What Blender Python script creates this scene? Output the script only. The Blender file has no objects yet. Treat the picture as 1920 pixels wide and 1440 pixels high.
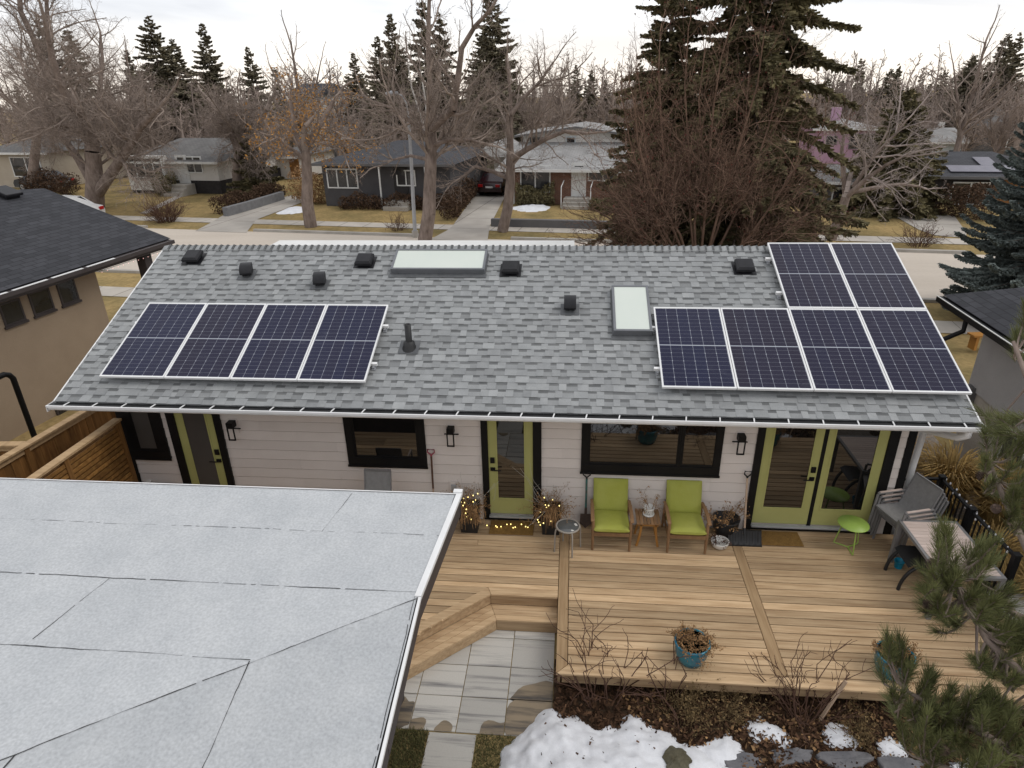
import bpy, math, random
import numpy as np
from mathutils import Matrix, Vector
random.seed(7)
RNG = np.random.default_rng(11)
SC = bpy.context.scene
COL = SC.collection
R = math.radians

# ------------------------------------------------------------------ camera
F_PX, CAM = 1232.3, Vector((0.546, -9.041, 6.645))
PITCH, YAW, ROLL = 0.42957, 0.09491, -0.01996
def cam_axes():
    cp, sp = math.cos(PITCH), math.sin(PITCH)
    Z = Matrix.Rotation(YAW, 3, 'Z')
    fw, up, rt = Z @ Vector((0, cp, -sp)), Z @ Vector((0, sp, cp)), Z @ Vector((1, 0, 0))
    c, s = math.cos(ROLL), math.sin(ROLL)
    return c*rt + s*up, -s*rt + c*up, fw
RT, UP, FW = cam_axes()
cd = bpy.data.cameras.new('camera'); cam = bpy.data.objects.new('camera', cd); COL.objects.link(cam)
cd.sensor_width = 36.0; cd.lens = F_PX/1920*36; cd.clip_end = 3000; cd.clip_start = .05
m = Matrix((RT, UP, -FW)).transposed().to_4x4(); m.translation = CAM
cam.matrix_world = m; SC.camera = cam

# ------------------------------------------------------------------ sky, sun, exposure
SUN_EL, SUN_AZ = R(54), R(100)          # azimuth measured from +Y towards +X
w = bpy.data.worlds.new('World'); SC.world = w; w.use_nodes = True
nt = w.node_tree; N = nt.nodes; N.clear()
out = N.new('ShaderNodeOutputWorld'); bg = N.new('ShaderNodeBackground'); bg.inputs[1].default_value = 0.1
sky = N.new('ShaderNodeTexSky'); sky.sky_type = 'NISHITA'; sky.sun_disc = False
sky.sun_elevation = SUN_EL; sky.sun_rotation = SUN_AZ
tc = N.new('ShaderNodeTexCoord'); sep = N.new('ShaderNodeSeparateXYZ'); nt.links.new(tc.outputs['Generated'], sep.inputs[0])
mp = N.new('ShaderNodeMapping'); mp.inputs['Scale'].default_value = (1.6, 1.6, 9.0); nt.links.new(tc.outputs['Generated'], mp.inputs[0])
nz = N.new('ShaderNodeTexNoise'); nz.inputs['Scale'].default_value = 1.7; nz.inputs['Detail'].default_value = 5
nz.inputs['Distortion'].default_value = .6; nt.links.new(mp.outputs[0], nz.inputs['Vector'])
cr = N.new('ShaderNodeValToRGB'); nt.links.new(nz.outputs[0], cr.inputs[0])
cr.color_ramp.elements[0].position = .36; cr.color_ramp.elements[0].color = (.70, .71, .745, 1)
cr.color_ramp.elements[1].position = .62; cr.color_ramp.elements[1].color = (.97, .975, .985, 1)
hz = N.new('ShaderNodeValToRGB'); nt.links.new(sep.outputs[2], hz.inputs[0])   # warm, brighter band of air above the horizon
e = hz.color_ramp.elements; e[0].position = .0; e[0].color = (.8, .8, .8, 1); e[1].position = .085; e[1].color = (0, 0, 0, 1)
mx = N.new('ShaderNodeMix'); mx.data_type = 'RGBA'
nt.links.new(hz.outputs[0], mx.inputs[0]); nt.links.new(cr.outputs[0], mx.inputs[6]); mx.inputs[7].default_value = (1.12, 1.0, .86, 1)
mul = N.new('ShaderNodeMix'); mul.data_type = 'RGBA'; mul.blend_type = 'MULTIPLY'; mul.inputs[0].default_value = 1
nt.links.new(mx.outputs[2], mul.inputs[6]); mul.inputs[7].default_value = (8.0, 8.0, 8.0, 1)
mm = N.new('ShaderNodeMix'); mm.data_type = 'RGBA'; mm.inputs[0].default_value = .93
nt.links.new(sky.outputs[0], mm.inputs[6]); nt.links.new(mul.outputs[2], mm.inputs[7])
nt.links.new(mm.outputs[2], bg.inputs[0]); nt.links.new(bg.outputs[0], out.inputs[0])
sl = bpy.data.lights.new('sun', 'SUN'); sl.energy = 0.6; sl.angle = R(24); sl.color = (1, .95, .87)
so = bpy.data.objects.new('sun', sl); COL.objects.link(so)
so.rotation_euler = Vector((math.sin(SUN_AZ)*math.cos(SUN_EL), math.cos(SUN_AZ)*math.cos(SUN_EL), math.sin(SUN_EL))).to_track_quat('Z', 'Y').to_euler()
SC.view_settings.view_transform = 'Standard'; SC.view_settings.look = 'None'
SC.view_settings.gamma = 1; SC.view_settings.use_curve_mapping = False
SC.view_settings.exposure = 0.64

# ------------------------------------------------------------------ helpers
def ray(u, v): return FW + (u-960)/F_PX*RT - (v-720)/F_PX*UP
def at_z(u, v, z): d = ray(u, v); return CAM + d*((z-CAM.z)/d.z)
def at_y(u, v, y): d = ray(u, v); return CAM + d*((y-CAM.y)/d.y)
def at_plane(u, v, P, n): d = ray(u, v); return CAM + d*(n.dot(P-CAM)/n.dot(d))
def at_dist(u, v, dist): return CAM + ray(u, v).normalized()*dist

def srgb(r, g, b):
    f = lambda c: c/12.92 if c <= .04045 else ((c+.055)/1.055)**2.4
    return (f(r/255), f(g/255), f(b/255))

class NT:
    def __init__(s, name):
        s.m = bpy.data.materials.new(name); s.m.use_nodes = True; s.t = s.m.node_tree; s.N = s.t.nodes
        s.b = s.N['Principled BSDF']
    def n(s, typ, **k):
        x = s.N.new(typ)
        for a, v in k.items(): setattr(x, a, v)
        return x
    def l(s, a, b): s.t.links.new(a, b)
    def math(s, op, a, b=None, c=None):
        x = s.n('ShaderNodeMath', operation=op)
        for i, v in enumerate((a, b, c)):
            if v is None: continue
            if isinstance(v, (int, float)): x.inputs[i].default_value = v
            else: s.l(v, x.inputs[i])
        return x.outputs[0]
    def mix(s, f, a, b, blend='MIX'):
        x = s.n('ShaderNodeMix', data_type='RGBA', blend_type=blend)
        for i, v in ((0, f), (6, a), (7, b)):
            if isinstance(v, (int, float)): x.inputs[i].default_value = v
            elif isinstance(v, tuple): x.inputs[i].default_value = (*v[:3], 1)
            else: s.l(v, x.inputs[i])
        return x.outputs[2]

def mat(name, c, c2=None, scale=6, stretch=(1, 1, 1), rough=.7, tone=0, bump=0, bscale=None, metal=0, spec=.4, lo=.35, hi=.65,
        detail=5, uv=False, fine=0, fscale=90, emit=None, ior=None, translucent=0):
    """noise-mottled Principled material; 'tone' scales brightness by the mesh's per-piece tone attribute"""
    k = NT(name); b = k.b
    b.inputs['Roughness'].default_value = rough; b.inputs['Metallic'].default_value = metal
    b.inputs['Specular IOR Level'].default_value = spec
    if ior: b.inputs['IOR'].default_value = ior
    tcn = k.n('ShaderNodeTexCoord'); mpn = k.n('ShaderNodeMapping'); mpn.inputs['Scale'].default_value = stretch
    k.l(tcn.outputs['UV' if uv else 'Object'], mpn.inputs[0])
    at = k.n('ShaderNodeAttribute', attribute_name='tone')
    col = None
    if c2 is not None:
        no = k.n('ShaderNodeTexNoise', noise_dimensions='4D'); no.inputs['Scale'].default_value = scale; no.inputs['Detail'].default_value = detail
        no.inputs['Roughness'].default_value = .62
        k.l(mpn.outputs[0], no.inputs['Vector'])
        k.l(k.math('MULTIPLY', at.outputs['Fac'], 37.0), no.inputs['W'])
        mr = k.n('ShaderNodeMapRange'); mr.inputs[1].default_value = lo; mr.inputs[2].default_value = hi; k.l(no.outputs[0], mr.inputs[0])
        col = k.mix(mr.outputs[0], tuple(c), tuple(c2))
    else:
        rgb = k.n('ShaderNodeRGB'); rgb.outputs[0].default_value = (*c, 1); col = rgb.outputs[0]
    if fine:
        nf = k.n('ShaderNodeTexNoise'); nf.inputs['Scale'].default_value = fscale; nf.inputs['Detail'].default_value = 3
        k.l(tcn.outputs['UV' if uv else 'Object'], nf.inputs['Vector'])
        f = k.math('MULTIPLY_ADD', nf.outputs[0], 2*fine*2, 1-fine*2)
        cx = k.n('ShaderNodeCombineXYZ')
        for i in range(3): k.l(f, cx.inputs[i])
        col = k.mix(1.0, col, cx.outputs[0], 'MULTIPLY')
    if tone:
        f = k.math('MULTIPLY_ADD', at.outputs['Fac'], 2*tone, 1-tone)
        cx = k.n('ShaderNodeCombineXYZ')
        for i in range(3): k.l(f, cx.inputs[i])
        col = k.mix(1.0, col, cx.outputs[0], 'MULTIPLY')
    k.l(col, b.inputs['Base Color'])
    if bump:
        nb = k.n('ShaderNodeTexNoise'); nb.inputs['Scale'].default_value = bscale or scale*4; nb.inputs['Detail'].default_value = 4
        k.l(mpn.outputs[0], nb.inputs['Vector'])
        bn = k.n('ShaderNodeBump'); bn.inputs['Strength'].default_value = bump; bn.inputs['Distance'].default_value = .02
        k.l(nb.outputs[0], bn.inputs['Height']); k.l(bn.outputs[0], b.inputs['Normal'])
    if emit:
        b.inputs['Emission Color'].default_value = (*emit[0], 1); b.inputs['Emission Strength'].default_value = emit[1]
    return k.m

def brick_mat(name, c1, c2, mortar, bw, bh, ms=.01, rough=.85, off=.5, noise=.25, nscale=3, bump=.0):
    k = NT(name); b = k.b; b.inputs['Roughness'].default_value = rough; b.inputs['Specular IOR Level'].default_value = .25
    tcn = k.n('ShaderNodeTexCoord'); br = k.n('ShaderNodeTexBrick'); k.l(tcn.outputs['UV'], br.inputs['Vector'])
    br.offset = off
    br.inputs['Color1'].default_value = (*c1, 1); br.inputs['Color2'].default_value = (*c2, 1); br.inputs['Mortar'].default_value = (*mortar, 1)
    br.inputs['Scale'].default_value = 1; br.inputs['Brick Width'].default_value = bw; br.inputs['Row Height'].default_value = bh
    br.inputs['Mortar Size'].default_value = ms; br.inputs['Mortar Smooth'].default_value = .2; br.inputs['Bias'].default_value = 0
    no = k.n('ShaderNodeTexNoise'); no.inputs['Scale'].default_value = nscale; no.inputs['Detail'].default_value = 6; k.l(tcn.outputs['UV'], no.inputs['Vector'])
    f = k.math('MULTIPLY_ADD', no.outputs[0], 2*noise, 1-noise); cx = k.n('ShaderNodeCombineXYZ')
    for i in range(3): k.l(f, cx.inputs[i])
    k.l(k.mix(1.0, br.outputs['Color'], cx.outputs[0], 'MULTIPLY'), b.inputs['Base Color'])
    return k.m

class MB:
    """collects shapes and links them as ONE mesh object"""
    def __init__(s):
        s.v = []; s.f = []; s.t = []; s.uv = []; s.sm = []; s.M = None; s.tone = .5
    def add(s, vs, fs, smooth=False, uvs=None, tone=None):
        o = len(s.v)
        if s.M is not None: vs = [s.M @ Vector(p) for p in vs]
        s.v.extend([tuple(p) for p in vs])
        for i, f in enumerate(fs):
            s.f.append([o+j for j in f]); s.t.append(s.tone if tone is None else tone); s.sm.append(smooth)
            s.uv.extend([uvs[j] for j in f] if uvs else [(0, 0)]*len(f))
    def box(s, x0, x1, y0, y1, z0, z1, tone=None):
        vs = [(x0,y0,z0),(x1,y0,z0),(x1,y1,z0),(x0,y1,z0),(x0,y0,z1),(x1,y0,z1),(x1,y1,z1),(x0,y1,z1)]
        s.add(vs, [(3,2,1,0),(4,5,6,7),(0,1,5,4),(1,2,6,5),(2,3,7,6),(3,0,4,7)], tone=tone)
    def bar(s, a, b, wx, wy, up=(0, 0, 1), tone=None):
        """box between two points, wx across, wy along 'up'"""
        a, b = Vector(a), Vector(b); d = (b-a).normalized(); up = Vector(up)
        x = d.cross(up)
        if x.length < 1e-4: x = d.cross(Vector((0, 1, 0)))
        x.normalize(); y = x.cross(d).normalized(); x = x*wx/2; y = y*wy/2
        vs = [a-x-y, a+x-y, a+x+y, a-x+y, b-x-y, b+x-y, b+x+y, b-x+y]
        s.add(vs, [(3,2,1,0),(4,5,6,7),(0,1,5,4),(1,2,6,5),(2,3,7,6),(3,0,4,7)], tone=tone)
    def prism(s, pts, z0, z1, tone=None):
        n = len(pts); vs = [(p[0], p[1], z0) for p in pts]+[(p[0], p[1], z1) for p in pts]
        a = sum(pts[i][0]*pts[(i+1) % n][1]-pts[(i+1) % n][0]*pts[i][1] for i in range(n))
        fs = [tuple(reversed(range(n))), tuple(range(n, 2*n))]+[(i, (i+1) % n, n+(i+1) % n, n+i) for i in range(n)]
        if a < 0: fs = [tuple(reversed(f)) for f in fs]
        s.add(vs, fs, tone=tone)
    def poly(s, pts, U=None, V=None, O=None, tone=None):
        pts = [Vector(p) for p in pts]
        if U is None: s.add(pts, [tuple(range(len(pts)))], tone=tone); return
        U, V, O = Vector(U).normalized(), Vector(V).normalized(), Vector(O or pts[0])
        s.add(pts, [tuple(range(len(pts)))], uvs=[((p-O).dot(U), (p-O).dot(V)) for p in pts], tone=tone)
    def slab(s, pts, thick, U, V):
        """polygon with thickness, pushed against its normal"""
        pts = [Vector(p) for p in pts]; n = (pts[1]-pts[0]).cross(pts[2]-pts[0]).normalized()
        s.poly(pts, U, V); lo = [p-n*thick for p in pts]; s.poly(list(reversed(lo)), U, V)
        k = len(pts)
        for i in range(k): s.poly([pts[(i+1) % k], pts[i], lo[i], lo[(i+1) % k]], U, V)
    def tube(s, pts, r, n=8, caps=True, tone=None):
        pts = [Vector(p) for p in pts]; k = len(pts)
        rs = r if isinstance(r, (list, tuple)) else [r]*k
        vs = []; ref = None
        for i in range(k):
            d = (pts[min(i+1, k-1)]-pts[max(i-1, 0)]).normalized()
            if ref is None or abs(d.dot(ref)) > .98: ref = Vector((0, 0, 1)) if abs(d.z) < .9 else Vector((1, 0, 0))
            x = d.cross(ref).normalized(); y = d.cross(x).normalized(); ref = x.cross(d) if False else ref
            for j in range(n):
                a = 2*math.pi*j/n; vs.append(pts[i]+(x*math.cos(a)+y*math.sin(a))*rs[i])
        fs = [(i*n+j, i*n+(j+1) % n, (i+1)*n+(j+1) % n, (i+1)*n+j) for i in range(k-1) for j in range(n)]
        s.add(vs, fs, smooth=True, tone=tone)
        if caps: s.add(vs[:n], [tuple(reversed(range(n)))], tone=tone); s.add(vs[-n:], [tuple(range(n))], tone=tone)
    def lathe(s, prof, n=24, c=(0, 0, 0), tone=None, wob=0):
        vs = [(c[0]+r*math.cos(2*math.pi*j/n)*(1+wob*math.sin(3*2*math.pi*j/n+z*9)), c[1]+r*math.sin(2*math.pi*j/n), c[2]+z) for r, z in prof for j in range(n)]
        fs = [(i*n+j, i*n+(j+1) % n, (i+1)*n+(j+1) % n, (i+1)*n+j) for i in range(len(prof)-1) for j in range(n)]
        s.add(vs, fs, smooth=True, tone=tone)
        if prof[0][0] > .001: s.add(vs[:n], [tuple(reversed(range(n)))], tone=tone)
        if prof[-1][0] > .001: s.add(vs[-n:], [tuple(range(n))], tone=tone)
    def ball(s, c, r, n=8, sz=1, tone=None):
        k = max(4, n//2)
        s.lathe([(max(r*math.sin(math.pi*i/k), 1e-4), -r*sz*math.cos(math.pi*i/k)) for i in range(k+1)], n, c, tone)
    def build(s, name, material, parent=None, bevel=0, seg=2, loc=None):
        me = bpy.data.meshes.new(name); me.from_pydata(s.v, [], s.f)
        a = me.attributes.new('tone', 'FLOAT', 'FACE'); a.data.foreach_set('value', s.t)
        me.polygons.foreach_set('use_smooth', s.sm)
        ul = me.uv_layers.new(name='UVMap'); ul.data.foreach_set('uv', np.array(s.uv, dtype=np.float32).ravel())
        me.materials.append(material); me.update()
        o = bpy.data.objects.new(name, me); COL.objects.link(o)
        if parent is not None: o.parent = parent
        if loc is not None: o.location = loc
        if bevel:
            bm = o.modifiers.new('bevel', 'BEVEL'); bm.width = bevel; bm.segments = seg; bm.limit_method = 'ANGLE'
        return o

def tag(o, label, cat, group=None, kind=None):
    o['label'] = label; o['category'] = cat
    if group: o['group'] = group
    if kind: o['kind'] = kind
    return o
def thing(name, label, cat, loc=(0, 0, 0), rot=0, group=None):
    o = bpy.data.objects.new(name, None); COL.objects.link(o); o.location = loc; o.rotation_euler = (0, 0, rot) if not isinstance(rot, tuple) else rot
    o.empty_display_size = .2
    return tag(o, label, cat, group)
def struct(o): o['kind'] = 'structure'; return o
def dup(root, loc, rot=0, label=None, group=None, scale=None):
    r = root.copy(); COL.objects.link(r); r.location = loc; r.rotation_euler = rot if isinstance(rot, tuple) else (0, 0, rot)
    if scale is not None: r.scale = (scale,)*3 if not isinstance(scale, tuple) else scale
    if label: r['label'] = label
    if group: r['group'] = group
    for ch in list(root.children):
        c = ch.copy(); COL.objects.link(c); c.parent = r
        for g in list(ch.children):
            d = g.copy(); COL.objects.link(d); d.parent = c
    return r

def fast_mesh(name, verts, faces, material, parent=None, tone=None, smooth=False):
    """numpy verts (n,3) and faces (m,k) to a mesh object"""
    verts = np.asarray(verts, np.float32); faces = np.asarray(faces, np.int32); m_, k_ = faces.shape
    me = bpy.data.meshes.new(name); me.vertices.add(len(verts)); me.vertices.foreach_set('co', verts.ravel())
    me.loops.add(m_*k_); me.loops.foreach_set('vertex_index', faces.ravel())
    me.polygons.add(m_); me.polygons.foreach_set('loop_start', np.arange(0, m_*k_, k_, dtype=np.int32))
    me.polygons.foreach_set('loop_total', np.full(m_, k_, np.int32))
    a = me.attributes.new('tone', 'FLOAT', 'FACE'); a.data.foreach_set('value', np.asarray(tone if tone is not None else np.full(m_, .5), np.float32))
    if smooth: me.polygons.foreach_set('use_smooth', np.ones(m_, bool))
    me.materials.append(material); me.update(calc_edges=True); me.validate()
    o = bpy.data.objects.new(name, me); COL.objects.link(o)
    if parent is not None: o.parent = parent
    return o

def seg_arrays(segs, sides=3):
    """segments (p0,p1,r0,r1) to tapered prisms"""
    S = np.asarray(segs, np.float64); p0, p1, r0, r1 = S[:, 0:3], S[:, 3:6], S[:, 6], S[:, 7]
    d = p1-p0; d /= np.maximum(np.linalg.norm(d, axis=1, keepdims=True), 1e-9)
    ref = np.where(np.abs(d[:, 2:3]) < .9, np.array([[0, 0, 1.]]), np.array([[1., 0, 0]]))
    x = np.cross(d, ref); x /= np.linalg.norm(x, axis=1, keepdims=True); y = np.cross(d, x)
    V = []
    for j in range(sides):
        a = 2*math.pi*j/sides; o = x*math.cos(a)+y*math.sin(a); V.append(p0+o*r0[:, None]); V.append(p1+o*r1[:, None])
    V = np.stack(V, 1); n = len(S); base = (np.arange(n)*2*sides)[:, None]
    F = np.stack([base+np.array([[2*j, 2*((j+1) % sides), 2*((j+1) % sides)+1, 2*j+1]]) for j in range(sides)], 1).reshape(-1, 4)
    return V.reshape(-1, 3), F

# ------------------------------------------------------------------ materials
M = {}
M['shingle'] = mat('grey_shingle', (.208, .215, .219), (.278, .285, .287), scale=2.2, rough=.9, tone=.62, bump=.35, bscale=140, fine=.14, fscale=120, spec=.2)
M['white'] = mat('white_metal', (.74, .74, .74), (.66, .66, .66), scale=1.5, rough=.4)
M['white_dull'] = mat('white_paint', (.68, .68, .67), (.58, .58, .56), scale=1.2, rough=.6)
M['black'] = mat('black_trim', (.005, .005, .006), (.009, .009, .009), scale=3, rough=.5, spec=.2)
M['black_plastic'] = mat('black_plastic', (.012, .012, .013), (.02, .02, .021), scale=8, rough=.5)
M['vent'] = mat('vent_metal', (.009, .009, .011), (.017, .017, .02), scale=6, rough=.45, spec=.25)
M['flash'] = mat('flashing', (.07, .073, .078), (.11, .115, .12), scale=8, rough=.5)
M['frame_grey'] = mat('skylight_frame', (.14, .148, .16), (.18, .185, .2), scale=3, rough=.4, metal=.3)
M['siding'] = mat('fibre_cement_siding', (.645, .59, .555), (.69, .635, .60), scale=1.2, rough=.75, tone=.05, fine=.02, fscale=50, spec=.2)
M['lime_paint'] = mat('lime_door_paint', (.365, .36, .13), (.40, .395, .15), scale=2, rough=.5)
M['membrane'] = mat('roof_membrane', (.395, .41, .425), (.45, .463, .475), scale=2.6, rough=.9, fine=.15, fscale=42, bump=.1, bscale=80, spec=.15, detail=8, tone=.09)
M['bitumen'] = mat('bitumen', (.02, .02, .022), (.04, .04, .04), scale=10, rough=.7)
M['fascia_brown'] = mat('brown_fascia', (.045, .036, .036), (.06, .05, .05), scale=2, rough=.55)
M['deck'] = mat('deck_wood', (.55, .395, .24), (.29, .175, .088), scale=2.6, stretch=(.55, 9, 9), rough=.8, tone=.34, bump=.15, bscale=14, spec=.2, lo=.38, hi=.78)
M['deck_y'] = mat('deck_wood_cross', (.42, .29, .165), (.30, .195, .105), scale=2.6, stretch=(9, .55, 9), rough=.8, tone=.15, bump=.15, bscale=14, spec=.2)
M['cedar'] = mat('cedar_stain', (.25, .125, .04), (.12, .055, .016), scale=2.2, stretch=(6, 6, .7), rough=.75, tone=.3, spec=.25)
M['cedar_h'] = mat('cedar_slat', (.29, .15, .045), (.15, .07, .02), scale=2.2, stretch=(6, .7, 6), rough=.7, tone=.3, spec=.25)
M['cedar_cap'] = mat('fence_cap', (.46, .32, .18), (.33, .22, .12), scale=3, stretch=(6, .7, 6), rough=.75, tone=.1, spec=.2)
M['paver'] = mat('slab_paver', (.47, .45, .415), (.115, .113, .12), scale=1.9, stretch=(.3, 6.5, 1), rough=.85, tone=.14, spec=.2, lo=.50, hi=.72, detail=9, fine=.05, fscale=60)
M['stucco'] = mat('tan_stucco', (.30, .232, .168), (.335, .262, .19), scale=1.3, rough=.95, fine=.04, fscale=60, bump=.25, bscale=60, spec=.1)
M['stucco_grey'] = mat('grey_stucco', (.36, .36, .37), (.41, .41, .415), scale=1.5, rough=.95, fine=.1, fscale=70, bump=.35, bscale=70, spec=.1)
M['concrete'] = mat('concrete', (.30, .28, .25), (.40, .375, .34), scale=1.5, rough=.9, fine=.06, fscale=30)
M['concrete_light'] = mat('pale_concrete', (.52, .49, .45), (.60, .57, .53), scale=1.1, rough=.9, fine=.05)
M['road'] = mat('road_surface', (.45, .395, .335), (.535, .475, .41), scale=.35, stretch=(.35, 2.2, 1), rough=.95, detail=9, fine=.04, fscale=8, spec=.15, lo=.3, hi=.7)
M['lawn'] = mat('dormant_grass', (.35, .25, .115), (.17, .135, .062), scale=.45, rough=1, fine=.22, fscale=7, bump=.6, bscale=30, detail=9, spec=.05)
M['soil'] = mat('dark_soil', (.028, .018, .012), (.06, .04, .026), scale=5, rough=1, fine=.2, fscale=40, bump=.6, bscale=50, spec=.1)
M['gravel'] = mat('gravel', (.30, .26, .22), (.16, .135, .115), scale=22, rough=.95, fine=.3, fscale=40, bump=.8, bscale=60, spec=.1)
M['chips'] = mat('bark_chips', (.125, .07, .04), (.055, .03, .02), scale=5, rough=.95, tone=.75, spec=.1)
M['snow'] = mat('snow', (.74, .75, .78), (.56, .565, .59), scale=3.4, rough=.75, fine=.05, fscale=70, bump=.35, bscale=12, spec=.3, lo=.3, hi=.75)
M['slate'] = mat('flagstone', (.105, .105, .115), (.17, .165, .17), scale=3, rough=.85, fine=.1, fscale=30, bump=.3, bscale=18)
M['moss'] = mat('mossy_rock', (.07, .06, .035), (.11, .10, .07), scale=8, rough=1, fine=.2, fscale=40)
M['lime_fabric'] = mat('lime_cushion', (.335, .35, .07), (.37, .38, .095), scale=3, rough=.95, bump=.5, bscale=9, fine=.07, fscale=130, spec=.1, tone=.2)
M['teak'] = mat('weathered_teak', (.27, .155, .075), (.19, .105, .05), scale=3, stretch=(4, 1, 1), rough=.7, tone=.2)
M['orange_wood'] = mat('oiled_wood', (.40, .19, .045), (.30, .135, .03), scale=3, rough=.5, tone=.15)
M['grey_metal'] = mat('grey_powdercoat', (.17, .165, .165), (.20, .195, .195), scale=4, rough=.5)
M['taupe_metal'] = mat('taupe_metal', (.30, .27, .235), (.34, .31, .27), scale=4, rough=.45)
M['sling'] = mat('grey_sling', (.20, .195, .19), (.24, .235, .23), scale=20, rough=.9, fine=.06, fscale=150)
M['slat_pink'] = mat('composite_slat', (.50, .40, .35), (.56, .46, .41), scale=2, stretch=(1, 8, 1), rough=.7, tone=.08)
M['lime_metal'] = mat('lime_metal', (.30, .445, .085), (.325, .465, .095), scale=4, rough=.4)
M['blue_glaze'] = mat('blue_glaze', (.006, .115, .20), (.01, .21, .27), scale=5, rough=.25, spec=.6)
M['blue_plastic'] = mat('blue_plastic', (.0, .20, .33), (.01, .23, .36), scale=4, rough=.4)
M['ceramic'] = mat('white_ceramic', (.70, .69, .66), (.62, .61, .58), scale=4, rough=.25)
M['dried'] = mat('dried_plant', (.37, .22, .10), (.22, .125, .058), scale=20, rough=.95, tone=.45)
M['dried_green'] = mat('dried_green_plant', (.20, .135, .06), (.115, .078, .036), scale=20, rough=.95, tone=.5)
M['pale_twig'] = mat('pale_twig', (.52, .50, .46), (.42, .40, .36), scale=10, rough=.8)
M['stem'] = mat('shrub_stem', (.12, .06, .038), (.075, .04, .028), scale=10, rough=.85)
M['straw'] = mat('ornamental_grass', (.48, .32, .11), (.33, .21, .075), scale=2, rough=.9, tone=.4)
M['coir'] = mat('coir_mat', (.24, .135, .035), (.16, .085, .022), scale=25, rough=1, fine=.25, fscale=60, bump=.5, bscale=90)
M['turf'] = mat('green_grass', (.075, .075, .025), (.11, .10, .04), scale=8, rough=.95, tone=.5)
M['red_plastic'] = mat('pink_red_plastic', (.30, .055, .085), None, rough=.45)
M['teal_handle'] = mat('teal_handle', (.03, .16, .15), (.07, .05, .035), scale=8, rough=.5)
M['pale_wood'] = mat('pale_wood', (.50, .37, .27), (.42, .30, .21), scale=4, rough=.6)
M['rust'] = mat('old_steel', (.06, .045, .04), (.1, .07, .06), scale=9, rough=.6, metal=.4)
M['bulb'] = mat('light_bulb', (1, .85, .4), emit=((1, .78, .25), 1.7))
M['bulb_off'] = mat('clear_bulb', (.6, .6, .62), rough=.15)
M['red_bulb'] = mat('coloured_bulb', (.9, .8, .8), emit=((1, .45, .4), .5))
M['galv'] = mat('galvanised_steel', (.42, .43, .45), (.34, .35, .37), scale=5, rough=.45, metal=.3)

def glass_mat(name, base, ior=1.75, rough=.02, c2=None):
    return mat(name, base, c2, scale=1.5, rough=rough, spec=.5, ior=ior)
M['glass'] = glass_mat('window_glass', (.006, .006, .006), 1.95)
M['glass_far'] = glass_mat('far_window_glass', (.012, .013, .015), 1.6, .05, (.04, .04, .042))
M['frosted'] = mat('frosted_glass', (.062, .058, .055), (.07, .066, .062), scale=3, rough=.3, ior=1.5)
M['skyglass'] = mat('skylight_glass', (.52, .57, .52), (.56, .60, .55), scale=.8, rough=.12, spec=.6)
M['table_glass'] = mat('tinted_table_glass', (.10, .105, .105), (.13, .13, .13), scale=3, rough=.12, spec=.6)

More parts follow.
